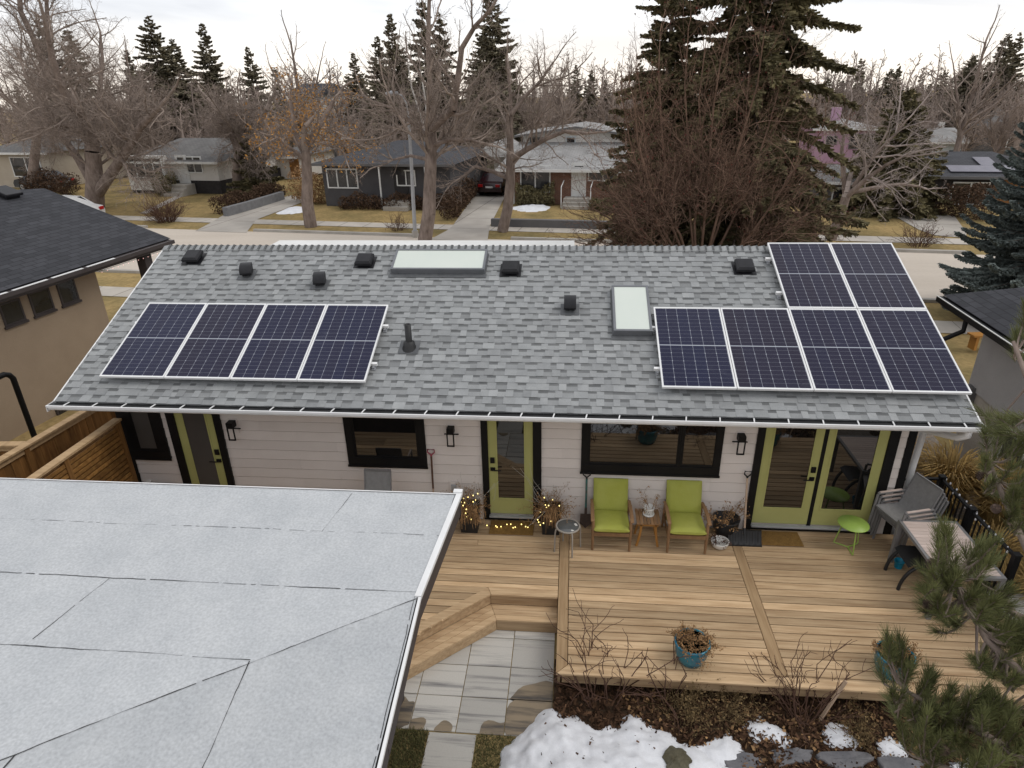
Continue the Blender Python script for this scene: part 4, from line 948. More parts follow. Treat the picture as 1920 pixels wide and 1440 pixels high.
for k, (ul, vt, ur, vb) in enumerate([(2, 562, 43, 612), (57, 543, 97, 590), (110, 525, 143, 571)]):
    vc = (vt+vb)/2; a_ = at_plane(ul, vc+5, Wp, Dr); b_ = at_plane(ur, vc-5, Wp, Dr); d0 = (a_-E0).dot(Df); d1 = (b_-E0).dot(Df)
    z1 = NZ-.62+.0; z0 = z1-.62; zt = at_plane((ul+ur)/2, (vt+vb)/2-25, Wp, Dr).z; zl = at_plane((ul+ur)/2, (vt+vb)/2+22, Wp, Dr).z
    d0, d1 = min(d0, d1), max(d0, d1)
    mb = MB(); f_ = .045
    nbox(mb, d0, d1, .0, .025, zl, zl+f_); nbox(mb, d0, d1, .0, .025, zt-f_, zt); nbox(mb, d0, d0+f_, .0, .025, zl+f_, zt-f_); nbox(mb, d1-f_, d1, .0, .025, zl+f_, zt-f_); nbox(mb, d0-.03, d1+.03, .0, .05, zl-.05, zl)
    wn_ = mb.build('window', M['fascia_brown'], nb)
    mb = MB(); nbox(mb, d0+f_, d1-f_, .002, .018, zl+f_, zt-f_); mb.build('pane', M['glass_far'], wn_)
a_ = at_plane(103, 770, Wp, Dr); d0 = (a_-E0).dot(Df); mb = MB(); nbox(mb, d0, d0+1.1, .0, .05, a_.z-.45, a_.z+.02); wn_ = mb.build('window', M['fascia_brown'], nb)
mb = MB(); nbox(mb, d0+.05, d0+1.05, .051, .06, a_.z-.40, a_.z-.03); mb.build('pane', M['glass_far'], wn_)
# festive bulbs under the neighbour's eave
t = thing('string_lights', 'small white and red bulbs strung under the dark eave of the tan house', 'string lights', tuple(NW(-1.2, NZ-.25, .5)))
o = Vector(t.location); mb = MB(); mb.tube([NW(-2.6, NZ-.25, .52)-o, NW(-.05, NZ-.25, .52)-o], .006, 5); mb.build('wire', M['black'], t)
mb = MB()
for i in range(15): p = NW(-2.55+i*.175, NZ-.28, .55)-o; mb.ball(p, .011, 6)
mb.build('bulbs', M['red_bulb'], t)
# gravel and grass strip beside it
mb = MB(); mb.poly([NW(-12, GZL+.18, .0), NW(6, GZL+.18, .0), NW(6, GZL+.2, 2.4), NW(-12, GZL+.2, 2.4)][::-1], Df, Dr); struct(mb.build('gravel_strip', M['gravel']))
# cedar fences
def wood_fence(name, lab, a, b, z0, z1, nposts, side):
    a, b = Vector(a), Vector(b); d = (b-a); L = d.length; d.normalize(); n = Vector((-d.y, d.x, 0)); t = thing(name, lab, 'fence', (a.x, a.y, z0)); t.rotation_euler = (0, 0, math.atan2(d.y, d.x)); H = z1-z0
    mb = MB(); r = random.Random(int(L*10)); x = 0
    while x < L:
        mb.tone = r.random(); mb.box(x, min(x+.137, L), -.01, .01+r.uniform(0, .006), 0, H-.06); x += .14
    mb.build('fence_boards', M['cedar'], t)
    for i in range(nposts):
        mb = MB(); xx = L*i/(nposts-1); mb.tone = .6; mb.box(xx-.045, xx+.045, .018, .065, 0, H-.05); mb.build('fence_post', M['cedar'], t, bevel=.004)
    mb = MB(); mb.box(0, L, .017, .045, H-.15, H-.06); mb.build('rail', M['cedar_cap'], t)
    mb = MB(); mb.box(-.02, L, -.06, .085, H-.058, H-.02); mb.build('fence_cap', M['cedar_cap'], t, bevel=.004); return t
FZ = 1.45
fa_, fb_ = at_z(0, 857, FZ), at_z(158, 766, FZ); fd = (fb_-fa_).normalized()
q0, q1 = fb_+fd*2.6, fa_-fd*3.5
wood_fence('board_fence', 'brown stained vertical-board cedar fence with cap rail between the two houses', (q0.x, q0.y, 0), (q1.x, q1.y, 0), -.5, FZ, 5, 1)
c0, c1 = at_z(0, 825, 1.43), at_z(40, 826, 1.43); dd = (c1-c0).normalized()
c2 = fa_+fd*((at_z(46, 826, FZ)-fa_).dot(fd))-Vector((.11, 0, 0))
wood_fence('board_fence', 'short stained fence of the tan house meeting the long cedar fence from the left', (c2.x, c2.y, 0), (c2.x-3.2, c2.y-.25, 0), -.5, 1.43, 3, 1)
# slatted privacy screen from the house corner
SX, SZ = -6.78, 1.79
s0_ = at_plane(57, 897, Vector((0, 0, SZ)), Vector((0, 0, 1)))
t = thing('slat_screen', 'slatted brown cedar privacy screen standing against the house corner', 'screen', (SX, -.14, -.4)); ang = math.atan2(s0_.y+.14, s0_.x-SX); t.rotation_euler = (0, 0, ang)
LS = 3.4; HS = SZ+.4
for i, xx in enumerate((0.0, 1.15, 2.30)):
    mb = MB(); mb.tone = .45; mb.box(xx, xx+.09, -.05, .05, 0, HS-.04); mb.build('screen_post', M['cedar'], t, bevel=.004)
mb = MB(); r = random.Random(4); k = 0; z = .1
while z < HS-.1:
    hgt = .088 if r.random() < .5 else .06
    mb.tone = r.random(); mb.box(.0, LS, .012, .035 if hgt < .07 else .044, z, z+hgt); z += hgt+.022
mb.M = None
mb.build('slats', M['cedar_h'], t, bevel=.002, seg=1)
mb = MB(); r = random.Random(8); z = .1
while z < HS-.12: mb.tone = r.random()*.6; mb.box(.09, LS, -.035, -.02, z-.02, z+.075); z += .10
mb.build('backing_boards', M['cedar_h'], t)
mb = MB(); mb.tone = .5; mb.box(-.02, LS, -.07, .07, HS-.04, HS); mb.build('screen_cap', M['cedar_cap'], t, bevel=.004)
# black bent pipe
zt = 2.0
pp = at_plane(20, 697, Wp+Dr*1.5, Dr); pb = at_plane(47, 838, Wp+Dr*1.5, Dr); pt = at_plane(-30, 686, Wp+Dr*1.5, Dr)
t = thing('metal_pole', 'black bent metal pole between the tan house and the cedar fence', 'pole', (pp.x, pp.y, -.6)); o = Vector(t.location)
base = Vector((pp.x, pp.y, -.6)); top = Vector((pp.x, pp.y, pp.z))
mb = MB(); dd = -Df
mb.tube([Vector((0, 0, 0)), Vector((0, 0, top.z+.6-.14)), Vector((0, 0, top.z+.6-.14))+dd*.05+Vector((0, 0, .09)), Vector((0, 0, top.z+.6))+dd*.14, Vector((0, 0, top.z+.6))+dd*1.6, Vector((0, 0, top.z+.45))+dd*1.75, Vector((0, 0, 0))+dd*1.78], .055, 12); mb.build('pipe', M['black'], t)

# ------------------------------------------------------------------ right neighbour
RZ = 2.7
G0, G1 = at_z(1768, 553, RZ), at_z(1920, 651, RZ)
Rf = (G0-G1); Rf.z = 0; Rf.normalize(); Rl = Vector((-Rf.y, Rf.x, 0))     # outwards, to our side (-x)
if Rl.x > 0: Rl = -Rl
rp = R(16); Rup = (-Rl*math.cos(rp)+Vector((0, 0, math.sin(rp)))).normalized(); rn2 = Rf.cross(Rup); rn2 = rn2 if rn2.z > 0 else -rn2; rn2.normalize()
ap2 = at_plane(1925, 538, G0, rn2); G1 = G0-Rf*12
rb = thing('grey_house', 'light grey stucco house with dark shingle roof at the right edge', 'house', (0, 0, 0))
ridge_n = ap2-Rf*9
mb = MB(); mb.poly([G0, G1, ridge_n, ap2], Rf, Rup, G0); hR_ = (ap2-G0).dot(-Rl)*2; mb.poly([G0, ap2, G0-Rl*hR_], Rf, Rl, G0); mb.poly([ap2, ridge_n, G1-Rl*hR_, G0-Rl*hR_], Rf, Rl, G0); mb.poly([p-Vector((0, 0, .06)) for p in (G0, ap2, ridge_n, G1)], Rf, Rup, G0); mb.build('roof', M['roof_dark'], rb)
def RW(d, z, o=0): p = G0-Rl*.5+Rf*d+Rl*o; return Vector((p.x, p.y, z))
def rbox(mb, d0, d1, o0, o1, z0, z1):
    vs = [RW(d0, z0, o0), RW(d1, z0, o0), RW(d1, z0, o1), RW(d0, z0, o1), RW(d0, z1, o0), RW(d1, z1, o0), RW(d1, z1, o1), RW(d0, z1, o1)]
    mb.add(vs, [(3, 2, 1, 0), (4, 5, 6, 7), (0, 1, 5, 4), (1, 2, 6, 5), (2, 3, 7, 6), (3, 0, 4, 7)])
Wr = G0-Rl*.5
wc = at_plane(1850, 606, Wr, Rl); wd = (wc-G0).dot(Rf)
fz = at_plane(1825, 738, Wr, Rl).z; fz = at_plane(1880, 780, Wr, Rl).z
mb = MB(); rbox(mb, -12, wd, -min(7, hR_-1), 0, fz, RZ-.05); mb.build('wall', M['stucco_grey'], rb)
mb = MB(); rbox(mb, -12, wd-.02, -min(7, hR_-1), -.03, -1.2, fz); mb.build('foundation', M['concrete'], rb)
mb = MB(); rbox(mb, -12, .0, .47, .5, RZ-.2, RZ-.02); rbox(mb, -12, 0, .0, .46, RZ-.18, RZ-.16); mb.build('fascia', M['black'], rb)
mb = MB(); rbox(mb, -12, .02, .505, .60, RZ-.13, RZ-.03); g3 = mb.build('gutter', M['black'], rb)
mb = MB(); rbox(mb, -12, .02, .585, .602, RZ-.029, RZ-.015); mb.build('gutter_lip', M['white_dull'], g3)
mb = MB(); p0_ = RW(-1.15, RZ-.12, .56); mb.tube([p0_, p0_+Vector((0, 0, -.22)), p0_+Rl*.35+Vector((0, 0, -.42)), p0_+Rl*.95+Vector((0, 0, -.62)), p0_+Rl*1.5+Vector((0, 0, -.75))], .045, 10); mb.build('downspout', M['black'], rb)
wa = at_plane(1893, 800, Wr-Rl*.03, Rl); d0 = (wa-G0).dot(Rf); mb = MB(); rbox(mb, d0-1.3, d0, -.03, .02, wa.z-.75, wa.z)
wn_ = mb.build('window', M['white'], rb)
mb = MB(); rbox(mb, d0-.62, d0-.07, .021, .03, wa.z-.68, wa.z-.07); rbox(mb, d0-1.23, d0-.70, .021, .03, wa.z-.68, wa.z-.07); mb.build('pane', M['glass_far'], wn_)
mb = MB(); mb.M = Matrix.Translation(at_plane(1822, 738, Wr, Rl)+Vector((0, 0, -.0))); mb.box(-.08, .06, -.1, .1, -.2, .15); mb.build('meter_box', M['w_grey'], rb)
# gravel bed edge and small bench beyond it
mb = MB(); mb.poly([RW(-9, -.385, 2.6), RW(-9, -.375, .0), RW(3.6, -.5, 0), RW(3.6, -.5, 2.2)][::-1] if False else [RW(-9, -.37, 2.0), RW(3.6, -.385, 1.6), RW(3.6, -.385, -.0), RW(-9, -.37, .0)], Rf, Rl); struct(mb.build('gravel_bed', M['gravel']))
bp = at_z(1832, 650, -.45)
t = thing('garden_bench', 'small wooden bench on the lawn behind the grey house corner', 'bench', (bp.x+.3, bp.y, -.5), .1)
mb = MB(); mb.box(-.6, .6, -.16, .16, .40, .45); mb.build('seat', M['orange_wood'], t)
for sx in (-.5, .42): mb = MB(); mb.box(sx, sx+.08, -.14, .14, 0, .40); mb.build('leg', M['orange_wood'], t)
# ------------------------------------------------------------------ furniture and pots on the deck
def rbox(mb, x0, x1, y0, y1, z0, z1, tone=None): mb.box(x0, x1, y0, y1, z0, z1, tone)
def cushion(name, parent, w_, d_, h_, m, Mx, tone=.5, seed=0):
    """pillow-shaped block: rounded box with a crowned top"""
    nx, ny = 12, 12; r = random.Random(seed); mb = MB(); mb.M = Mx; mb.tone = tone
    def pf(u, v): e = max(abs(u), abs(v)); return (1-abs(u)**7)**.35*(1-abs(v)**7)**.35
    top = []; bot = []
    for j in range(ny+1):
        for i in range(nx+1):
            u, v = -1+2*i/nx, -1+2*j/ny; u = math.copysign(abs(u)**.75, u); v = math.copysign(abs(v)**.75, v)
            k = pf(u*.995, v*.995); cr_ = .012*(1-u*u)*(1-v*v); w1 = .005*mnoise.noise((u*2+seed, v*2, 0))
            top.append((u*w_/2, v*d_/2, h_/2*k+cr_+w1)); bot.append((u*w_/2, v*d_/2, -h_/2*k))
    n = nx+1; T_ = len(top)
    fs = [(j*n+i, j*n+i+1, (j+1)*n+i+1, (j+1)*n+i) for j in range(ny) for i in range(nx)]
    mb.add(top, fs, smooth=True); mb.add(bot, [tuple(reversed(f)) for f in fs], smooth=True)
    ring = [i for i in range(n)]+[j*n+nx for j in range(1, n)]+[ny*n+i for i in range(nx-1, -1, -1)]+[j*n for j in range(ny-1, 0, -1)]
    k = len(ring); mb.add([top[i] for i in ring]+[bot[i] for i in ring], [((i+1) % k, i, i+k, (i+1) % k+k) for i in range(k)], smooth=True)
    return mb.build(name, M[m], parent)
def armchair(label, x, y, seat_tone, back_tone, rot=0):
    t = thing('armchair', label, 'armchair', (x, y, 0), rot, 'green cushioned armchairs')
    W2 = .285
    for sx in (-1, 1):
        xx = sx*W2
        mb = MB(); mb.tone = .5; mb.tube([(xx, -.30, .0), (xx*1.0, -.30, .40), (xx, -.285, .55)], [.019, .026, .022], 8); mb.build('leg', M['teak'], t)
        mb = MB(); mb.tone = .4; mb.tube([(xx, .34, .0), (xx, .26, .35), (xx, .25, .56)], [.018, .025, .02], 8); mb.build('leg', M['teak'], t)
        mb = MB(); mb.tone = .7
        K = 8; pts = [Vector((xx*1.04, -.36+.62*i/K, .575+.03*math.sin(math.pi*i/K)-.03*(i/K))) for i in range(K+1)]
        for i in range(K): mb.bar(pts[i], pts[i+1]+(pts[i+1]-pts[i])*.04, .058 if i < 6 else .048, .026)
        mb.build('armrest', M['teak'], t, bevel=.008)
    mb = MB(); mb.tone = .4; mb.box(-W2, W2, -.315, -.28, .27, .335); mb.box(-W2, W2, .22, .25, .22, .28)
    for sx in (-1, 1): mb.bar((sx*W2, -.30, .30), (sx*W2, .27, .25), .025, .06)
    mb.build('seat_frame', M['teak'], t, bevel=.004)
    mb = MB(); mb.tone = .35; a = R(17)
    for sx in (-1, 1): mb.bar((sx*.25, .22, .27), (sx*.25, .44, .85), .03, .03, up=(0, 1, 0))
    mb.bar((-.265, .43, .835), (.265, .43, .835), .03, .045)
    for i in range(4): mb.bar((-.25, .26+.04*i, .40+.1*i), (.25, .26+.04*i, .40+.1*i), .015, .05)
    mb.build('back_frame', M['teak'], t, bevel=.004)
    cushion('seat_cushion', t, .545, .56, .125, 'lime_fabric', Matrix.Translation((0, -.055, .375)) @ Matrix.Rotation(R(-4), 4, 'X'), seat_tone, 3)
    cushion('back_cushion', t, .545, .53, .115, 'lime_fabric', Matrix.Translation((0, .285, .635)) @ Matrix.Rotation(R(71), 4, 'X'), back_tone, 5)
    return t
armchair('green-cushioned wooden armchair with the paler seat, beside the teal-handled shovel', 1.245, -.42, .62, .52)
armchair('green-cushioned wooden armchair with the brighter seat, near the black planter and snow shovel', 2.395, -.41, .55, .50)
# slatted side table and its pot
t = thing('side_table', 'small slatted wooden side table with curved orange legs between the green armchairs', 'side table', (1.815, -.43, 0))
mb = MB(); r = random.Random(2)
for i in range(7): mb.tone = r.random(); x = -.185+i*.0535; mb.box(x, x+.047, -.20, .20, .435, .455)
mb.build('table_top', M['teak'], t, bevel=.003)
mb = MB(); mb.box(-.15, .15, -.17, -.145, .39, .434); mb.box(-.15, .15, .145, .17, .39, .434); mb.build('apron', M['orange_wood'], t)
for sx in (-1, 1):
    for sy in (-1, 1):
        mb = MB(); K = 6; pts = [Vector((sx*(.165-.055*math.sin(math.pi*.5*(i/K))), sy*.155, .43*i/K)) for i in range(K+1)]
        for i in range(K): mb.bar(pts[i], pts[i+1]+(pts[i+1]-pts[i])*.05, .034, .03, up=(0, 1, 0))
        mb.build('leg', M['orange_wood'], t)
def twigs(name, m, parent, n, c, rad, h, seed, r0=.004, lean=.5, fork=2, jit=.2):
    r = np.random.default_rng(seed); segs = []
    for i in range(n):
        a = r.uniform(0, 6.283); q = r.uniform(0, 1)**.5*rad; p = np.array([c[0]+q*math.cos(a), c[1]+q*math.sin(a), c[2]])
        d = np.array([math.cos(a)*lean*q/rad, math.sin(a)*lean*q/rad, 1.])+r.normal(0, jit, 3); d /= np.linalg.norm(d); L = h*r.uniform(.5, 1)
        def go(p, d, L, rr, lv):
            k = 3
            for s in range(k):
                d2 = d+r.normal(0, .16, 3); d2 /= np.linalg.norm(d2); p2 = p+d2*L/k; segs.append((*p, *p2, rr*(1-.25*s/k), rr*(1-.25*(s+1)/k)))
                if lv > 0 and r.random() < .75:
                    d3 = d2+r.normal(0, .55, 3); d3 /= np.linalg.norm(d3); go(p2, d3, L*.5, rr*.7, lv-1)
                p, d = p2, d2
        go(p, d, L, r0, fork)
    V, F = seg_arrays(segs, 3); return fast_mesh(name, V, F, M[m], parent, tone=np.repeat(r.uniform(0, 1, len(segs)), 3)), np.array([s[3:6] for s in segs])
def leafcloud(name, m, parent, pts, n, size, seed, spread=.02, asp=.5):
    r = np.random.default_rng(seed); idx = r.integers(0, len(pts), n); C = pts[idx]+r.normal(0, spread, (n, 3)); u = r.normal(0, 1, (n, 3)); u /= np.linalg.norm(u, axis=1, keepdims=True); v = np.cross(u, r.normal(0, 1, (n, 3))); v /= np.linalg.norm(v, axis=1, keepdims=True)
    L = (size*r.uniform(.5, 1.3, n))[:, None]; V = np.stack([C-u*L, C+v*L*asp, C+u*L, C-v*L*asp], 1).reshape(-1, 3)
    return fast_mesh(name, V, np.arange(4*n).reshape(-1, 4), M[m], parent, tone=r.beta(1.5, 1.8, n))
t = thing('flower_pot', 'white patterned ceramic pot with dried plant on the wooden side table', 'flower pot', (1.83, -.38, .455))
mb = MB(); mb.lathe([(.06, .012), (.068, .03), (.085, .13), (.088, .145), (.078, .145), (.072, .125), (.0, .12)], 28); pt = mb.build('pot', M['ceramic'], t)
mb = MB(); mb.lathe([(.07, 0), (.088, .006), (.092, .02), (.08, .018), (.0, .012)], 28); mb.build('saucer', M['ceramic'], t)
mb = MB(); r = random.Random(6)
for i in range(16):
    for zz in (.055, .098):
        a = 2*math.pi*(i+.5*(zz > .07))/16; rr_ = .0695+.0178*(zz-.03)/.1*1.0; c = Vector((math.cos(a)*(rr_+.0015), math.sin(a)*(rr_+.0015), zz)); tx = Vector((-math.sin(a), math.cos(a), 0)); up = Vector((0, 0, 1)); k = r.choice((-.4, .4))
        mb.add([c-tx*.006-up*.009, c+tx*.004-up*.012*k, c+tx*.006+up*.009, c-tx*.004+up*.012*k], [(0, 1, 2, 3)])
mb.build('leaf_pattern', M['black'], pt)
_, tips = twigs('dried_stems', 'dried', t, 7, (0, 0, .12), .05, .24, 41, .0035, lean=.9)
leafcloud('dried_leaves', 'dried', t, tips[tips[:, 2] > .2], 160, .014, 42)
# pair of tall black planters by the lime door
def planter(label, x, y, seed, side):
    t = thing('planter', label, 'planter', (x, y, 0), 0, 'black planters beside the lime door')
    mb = MB(); s0, s1, h = .135, .16, .46
    vs = [(sx*s0, sy*s0, 0) for sx, sy in ((-1, -1), (1, -1), (1, 1), (-1, 1))]+[(sx*s1, sy*s1, h) for sx, sy in ((-1, -1), (1, -1), (1, 1), (-1, 1))]+[(sx*(s1-.02), sy*(s1-.02), h) for sx, sy in ((-1, -1), (1, -1), (1, 1), (-1, 1))]+[(sx*(s1-.02), sy*(s1-.02), h-.05) for sx, sy in ((-1, -1), (1, -1), (1, 1), (-1, 1))]
    mb.add(vs, [(3, 2, 1, 0), (12, 13, 14, 15)]+[(i+k, (i+1) % 4+k, (i+1) % 4+k+4, i+k+4) for k in (0, 4, 8) for i in range(4)]); mb.build('planter_box', M['black_plastic'], t, bevel=.006)
    twigs('white_twigs', 'pale_twig', t, 9, (side*-.02, .03, h-.05), .06, .62, seed, .0035, lean=.9, jit=.28, fork=1)
    _, tp = twigs('dried_foliage', 'dried', t, 46, (0, -.05, h-.06), .15, .30, seed+1, .0028, lean=1.5, fork=2, jit=.3)
    leafcloud('dried_leaves', 'dried', t, tp, 520, .022, seed+2, spread=.03, asp=.3)
    # grass-like fronds hanging over the front
    r = random.Random(seed); mb = MB()
    for i in range(90):
        a = r.uniform(math.pi*1.05, math.pi*1.95); d = Vector((math.cos(a), math.sin(a), 0)); q = r.uniform(.1, .24); p0 = Vector((r.uniform(-.12, .12), r.uniform(-.14, .0), h-.03)); mb.tone = r.random()
        pts = [p0, p0+d*q*.5+Vector((0, 0, .08)), p0+d*q+Vector((0, 0, -.02)), p0+d*q*1.15+Vector((0, 0, -.18*r.random()-.03))]
        for k in range(3): mb.bar(pts[k], pts[k+1], .006, .003)
    mb.build('fronds', M['dried'], t); return t
planter('tall black planter with white twigs left of the lime door, at the garage corner', -1.02, -.30, 51, -1)
planter('tall black planter with white twigs and drooping dried foliage right of the lime door', .30, -.27, 61, 1)
# string of fairy lights wound round both planters and across the threshold
t = thing('fairy_lights', 'warm lit fairy lights wound round the two black planters and along the lime door sill', 'string lights', (-.35, -.25, 0))
r = random.Random(9); pts = []
for i in range(26): a = i*.9; pts.append(Vector((-.68+.13*math.cos(a)+r.gauss(0, .04), -.08+.15*math.sin(a)+r.gauss(0, .03), .62-.012*i+r.gauss(0, .04))))
for i in range(16): pts.append(Vector((-.50+.98*i/15+r.gauss(0, .03), .02+r.gauss(0, .03), .03+r.gauss(0, .012)+(.04 if i < 3 or i > 12 else 0))))
for i in range(24): a = i*.9; pts.append(Vector((.60+.11*math.cos(a)+r.gauss(0, .04), -.06+.15*math.sin(a)+r.gauss(0, .03), .20+.018*i+r.gauss(0, .04))))
pts = [p+Vector((0, -.02, 0)) for p in pts]
mb = MB(); mb.tube(pts, .0028, 4); mb.build('wire', M['stem'], t)
mb = MB()
for p in pts:
    if r.random() < .85: mb.ball(p+Vector((0, -.012, .008)), .0092, 6, 1.3)
mb.build('bulbs', M['bulb'], t)
# door mats
for nm, lab, x0, x1, y0, y1 in (('a', 'brown coir doormat in front of the single lime door', -.70, .02, -.44, -.08), ('b', 'golden coir doormat in front of the lime double doors', 3.60, 4.24, -.45, -.10)):
    mb = MB(); mb.box(x0-x0, x1-x0, y0-y0, y1-y0, 0, .016); tag(mb.build('doormat', M['coir'], None, bevel=.005, loc=(x0, y0, .002)), lab, 'doormat', 'coir doormats')
# round glass-topped stool table
t = thing('side_table', 'round glass-topped taupe metal side table in front of the right planter', 'side table', (.575, -.74, 0))
mb = MB(); mb.lathe([(.165, .43), (.188, .432), (.19, .452), (.172, .458), (.165, .45), (.165, .43)], 32); mb.build('rim', M['taupe_metal'], t)
mb = MB(); mb.lathe([(.166, .442), (.166, .449), (.0, .450)], 32); tp = mb.build('glass_top', M['table_glass'], t)
mb = MB(); mb.M = Matrix.Translation((.12, .03, .452)) @ Matrix.Rotation(.5, 4, 'Z'); mb.box(-.018, .018, -.03, .03, 0, .002); mb.build('paper_sticker', M['ceramic'], tp)
for a in (.35, 1.92, 3.49, 5.06):
    mb = MB(); c, s = math.cos(a), math.sin(a); mb.tube([(c*.215, s*.215, 0), (c*.205, s*.205, .36), (c*.195, s*.195, .41), (c*.178, s*.178, .435)], .0125, 8); mb.build('leg', M['taupe_metal'], t)
# shovels leaning on the wall
def dgrip(mb, x, y, z, w_=.055): mb.tube([(x, y, z-.10), (x-.01, y, z-.06), (x-w_, y, z-.02), (x-w_, y, z+.03), (x+w_, y, z+.03), (x+w_, y, z-.02), (x+.01, y, z-.06), (x, y, z-.10)], .012, 8)
t = thing('shovel', 'garden shovel with pink-red D-handle leaning on the siding behind the garage', 'shovel', (-1.64, -.1, 0))
mb = MB(); dgrip(mb, 0, .05, 1.29); mb.build('grip', M['red_plastic'], t)
mb = MB(); mb.tube([(0, .05, 1.2), (0, 0, .6)], .016, 8); mb.build('shaft', M['stem'], t); mb = MB(); mb.tube([(0, 0, .62), (0, -.03, .3)], .015, 8); mb.build('lower_shaft', M['pale_wood'], t)
mb = MB(); mb.box(-.1, .1, -.06, -.045, 0, .31); mb.build('blade', M['rust'], t, bevel=.006)
t = thing('shovel', 'garden shovel with teal shaft and black grip leaning left of the green armchairs', 'shovel', (.86, -.12, 0))
mb = MB(); dgrip(mb, 0, .05, .97); mb.build('grip', M['black_plastic'], t)
mb = MB(); mb.tube([(0, .05, .88), (0, .0, .34)], .017, 8); mb.build('shaft', M['teal_handle'], t)
mb = MB(); mb.tube([(0, 0, .36), (0, -.02, .24)], .02, 8); mb.add([(-.085, -.03, .26), (.085, -.03, .26), (.095, -.045, .08), (0, -.06, 0), (-.095, -.045, .08), (0, -.012, .2)], [(0, 4, 5), (5, 4, 3), (5, 3, 2), (5, 2, 1), (0, 5, 1), (0, 1, 2, 3, 4)]); mb.build('blade', M['rust'], t)
t = thing('snow_shovel', 'black plastic snow shovel with pale wood shaft leaning beside the double doors', 'snow shovel', (3.34, -.38, 0))
mb = MB(); dgrip(mb, 0, .30, 1.08, .05); mb.build('grip', M['black_plastic'], t)
mb = MB(); mb.tube([(0, .30, .99), (0, .05, .20)], .016, 8); mb.build('shaft', M['pale_wood'], t)
mb = MB(); mb.tube([(0, .185, .60), (0, .15, .50)], .018, 8); mb.build('shaft_label', M['lime_metal'] if False else M['teal_handle'], t)
mb = MB(); mb.tube([(0, .06, .22), (0, .0, .13)], .025, 8)
K, L_ = 24, 6
vs = []
for j in range(L_+1):
    f = j/L_; y = .03-.14*f; z = .20-.20*f+.05*math.sin(math.pi*f)*-1
    for i in range(K+1): vs.append((-.255+.51*i/K, y-.010*(1 if i % 4 < 2 else 0)*(f < .95), max(z, .004)))
n = K+1; mb.add(vs, [(j*n+i, (j+1)*n+i, (j+1)*n+i+1, j*n+i+1) for j in range(L_) for i in range(K)])
mb.bar((-.255, -.112, .006), (.255, -.112, .006), .012, .012); mb.bar((-.255, .032, .2), (.255, .032, .2), .02, .014)
mb.build('scoop', M['black_plastic'], t)
# pots by the double doors
t = thing('planter', 'round black planter with tangled dried plant between armchair and double doors', 'planter', (3.08, -.20, 0))
mb = MB(); mb.lathe([(.13, 0), (.19, .12), (.205, .30), (.21, .32), (.185, .32), (.18, .27), (0, .27)], 28); mb.build('pot', M['black_plastic'], t)
_, tp = twigs('dried_stems', 'dried', t, 26, (0, 0, .26), .17, .30, 71, .003, lean=1.3, fork=2, jit=.35)
leafcloud('dried_leaves', 'dried', t, tp, 420, .020, 72, spread=.03)
t = thing('bowl_planter', 'low white bowl of dried plants on the deck beside the snow shovel', 'planter', (2.935, -.53, 0))
mb = MB(); mb.lathe([(.075, 0), (.12, .04), (.138, .105), (.14, .12), (.125, .12), (.12, .095), (0, .09)], 28); mb.build('bowl', M['ceramic'], t)
_, tp = twigs('dried_stems', 'stem', t, 22, (0, 0, .085), .10, .09, 73, .003, lean=1.6, fork=1, jit=.4); leafcloud('dried_leaves', 'stem', t, tp, 200, .016, 74)
# blue glazed pots at the deck front
def blue_pot(label, x, y, seed, sq=1):
    t = thing('glazed_pot', label, 'flower pot', (x, y, 0), 0, 'blue glazed pots along the deck edge')
    mb = MB(); mb.lathe([(.13, 0), (.165, .03), (.20, .14), (.212, .26), (.222, .30), (.218, .315), (.198, .31), (.19, .25), (0, .245)], 36, wob=.015); mb.build('pot', M['blue_glaze'], t)
    mb = MB(); mb.lathe([(.218, .302), (.222, .312), (.205, .322), (.196, .312), (.218, .302)], 36, wob=.015); mb.build('rim', M['teal_handle'] if False else M['blue_glaze'], t)
    _, tp = twigs('dried_stems', 'dried', t, 70, (.02, .0, .24), .17, .14, seed, .003, lean=.8, fork=2, jit=.35)
    leafcloud('dried_leaves', 'dried', t, tp, 3000, .014, seed+1, spread=.018)
    r = np.random.default_rng(seed+5); P = np.stack([r.normal(.12, .06, 200), r.normal(-.19, .05, 200), r.uniform(.02, .3, 200)], 1); leafcloud('hanging_leaves', 'dried', t, P, 110, .014, seed+7); return t
blue_pot('blue glazed pot of dried plants standing alone on the deck edge, clear of the pine', 2.135, -2.80, 81)
blue_pot('blue glazed pot of dried plants half hidden by the pine branch', 4.53, -2.83, 91)
t = thing('bucket', 'small bright blue pot under the edge of the dining table', 'flower pot', (5.47, -.84, 0))
mb = MB(); mb.lathe([(.052, 0), (.068, .11), (.073, .112), (.073, .125), (.064, .125), (.055, .03), (0, .028)], 24); mb.build('pot', M['blue_plastic'], t)
# lime folding table
t = thing('side_table', 'round lime-green metal side table in front of the double doors', 'side table', (4.905, -.42, 0))
mb = MB(); mb.lathe([(0, .440), (.215, .440), (.222, .448), (.22, .456), (0, .458)], 40); mb.build('table_top', M['lime_metal'], t)
mb = MB()
for a in (.5, .5+2*math.pi/3, .5+4*math.pi/3):
    c, s = math.cos(a), math.sin(a); c2, s2 = math.cos(a+2.094), math.sin(a+2.094)
    mb = MB(); mb.tube([(c*.13, s*.13, .44), (c*.20, s*.20, .05), (c*.205, s*.205, .02), (c*.19, s*.19, .011), (0, 0, .011)], .0095, 8); mb.build('leg', M['lime_metal'], t)
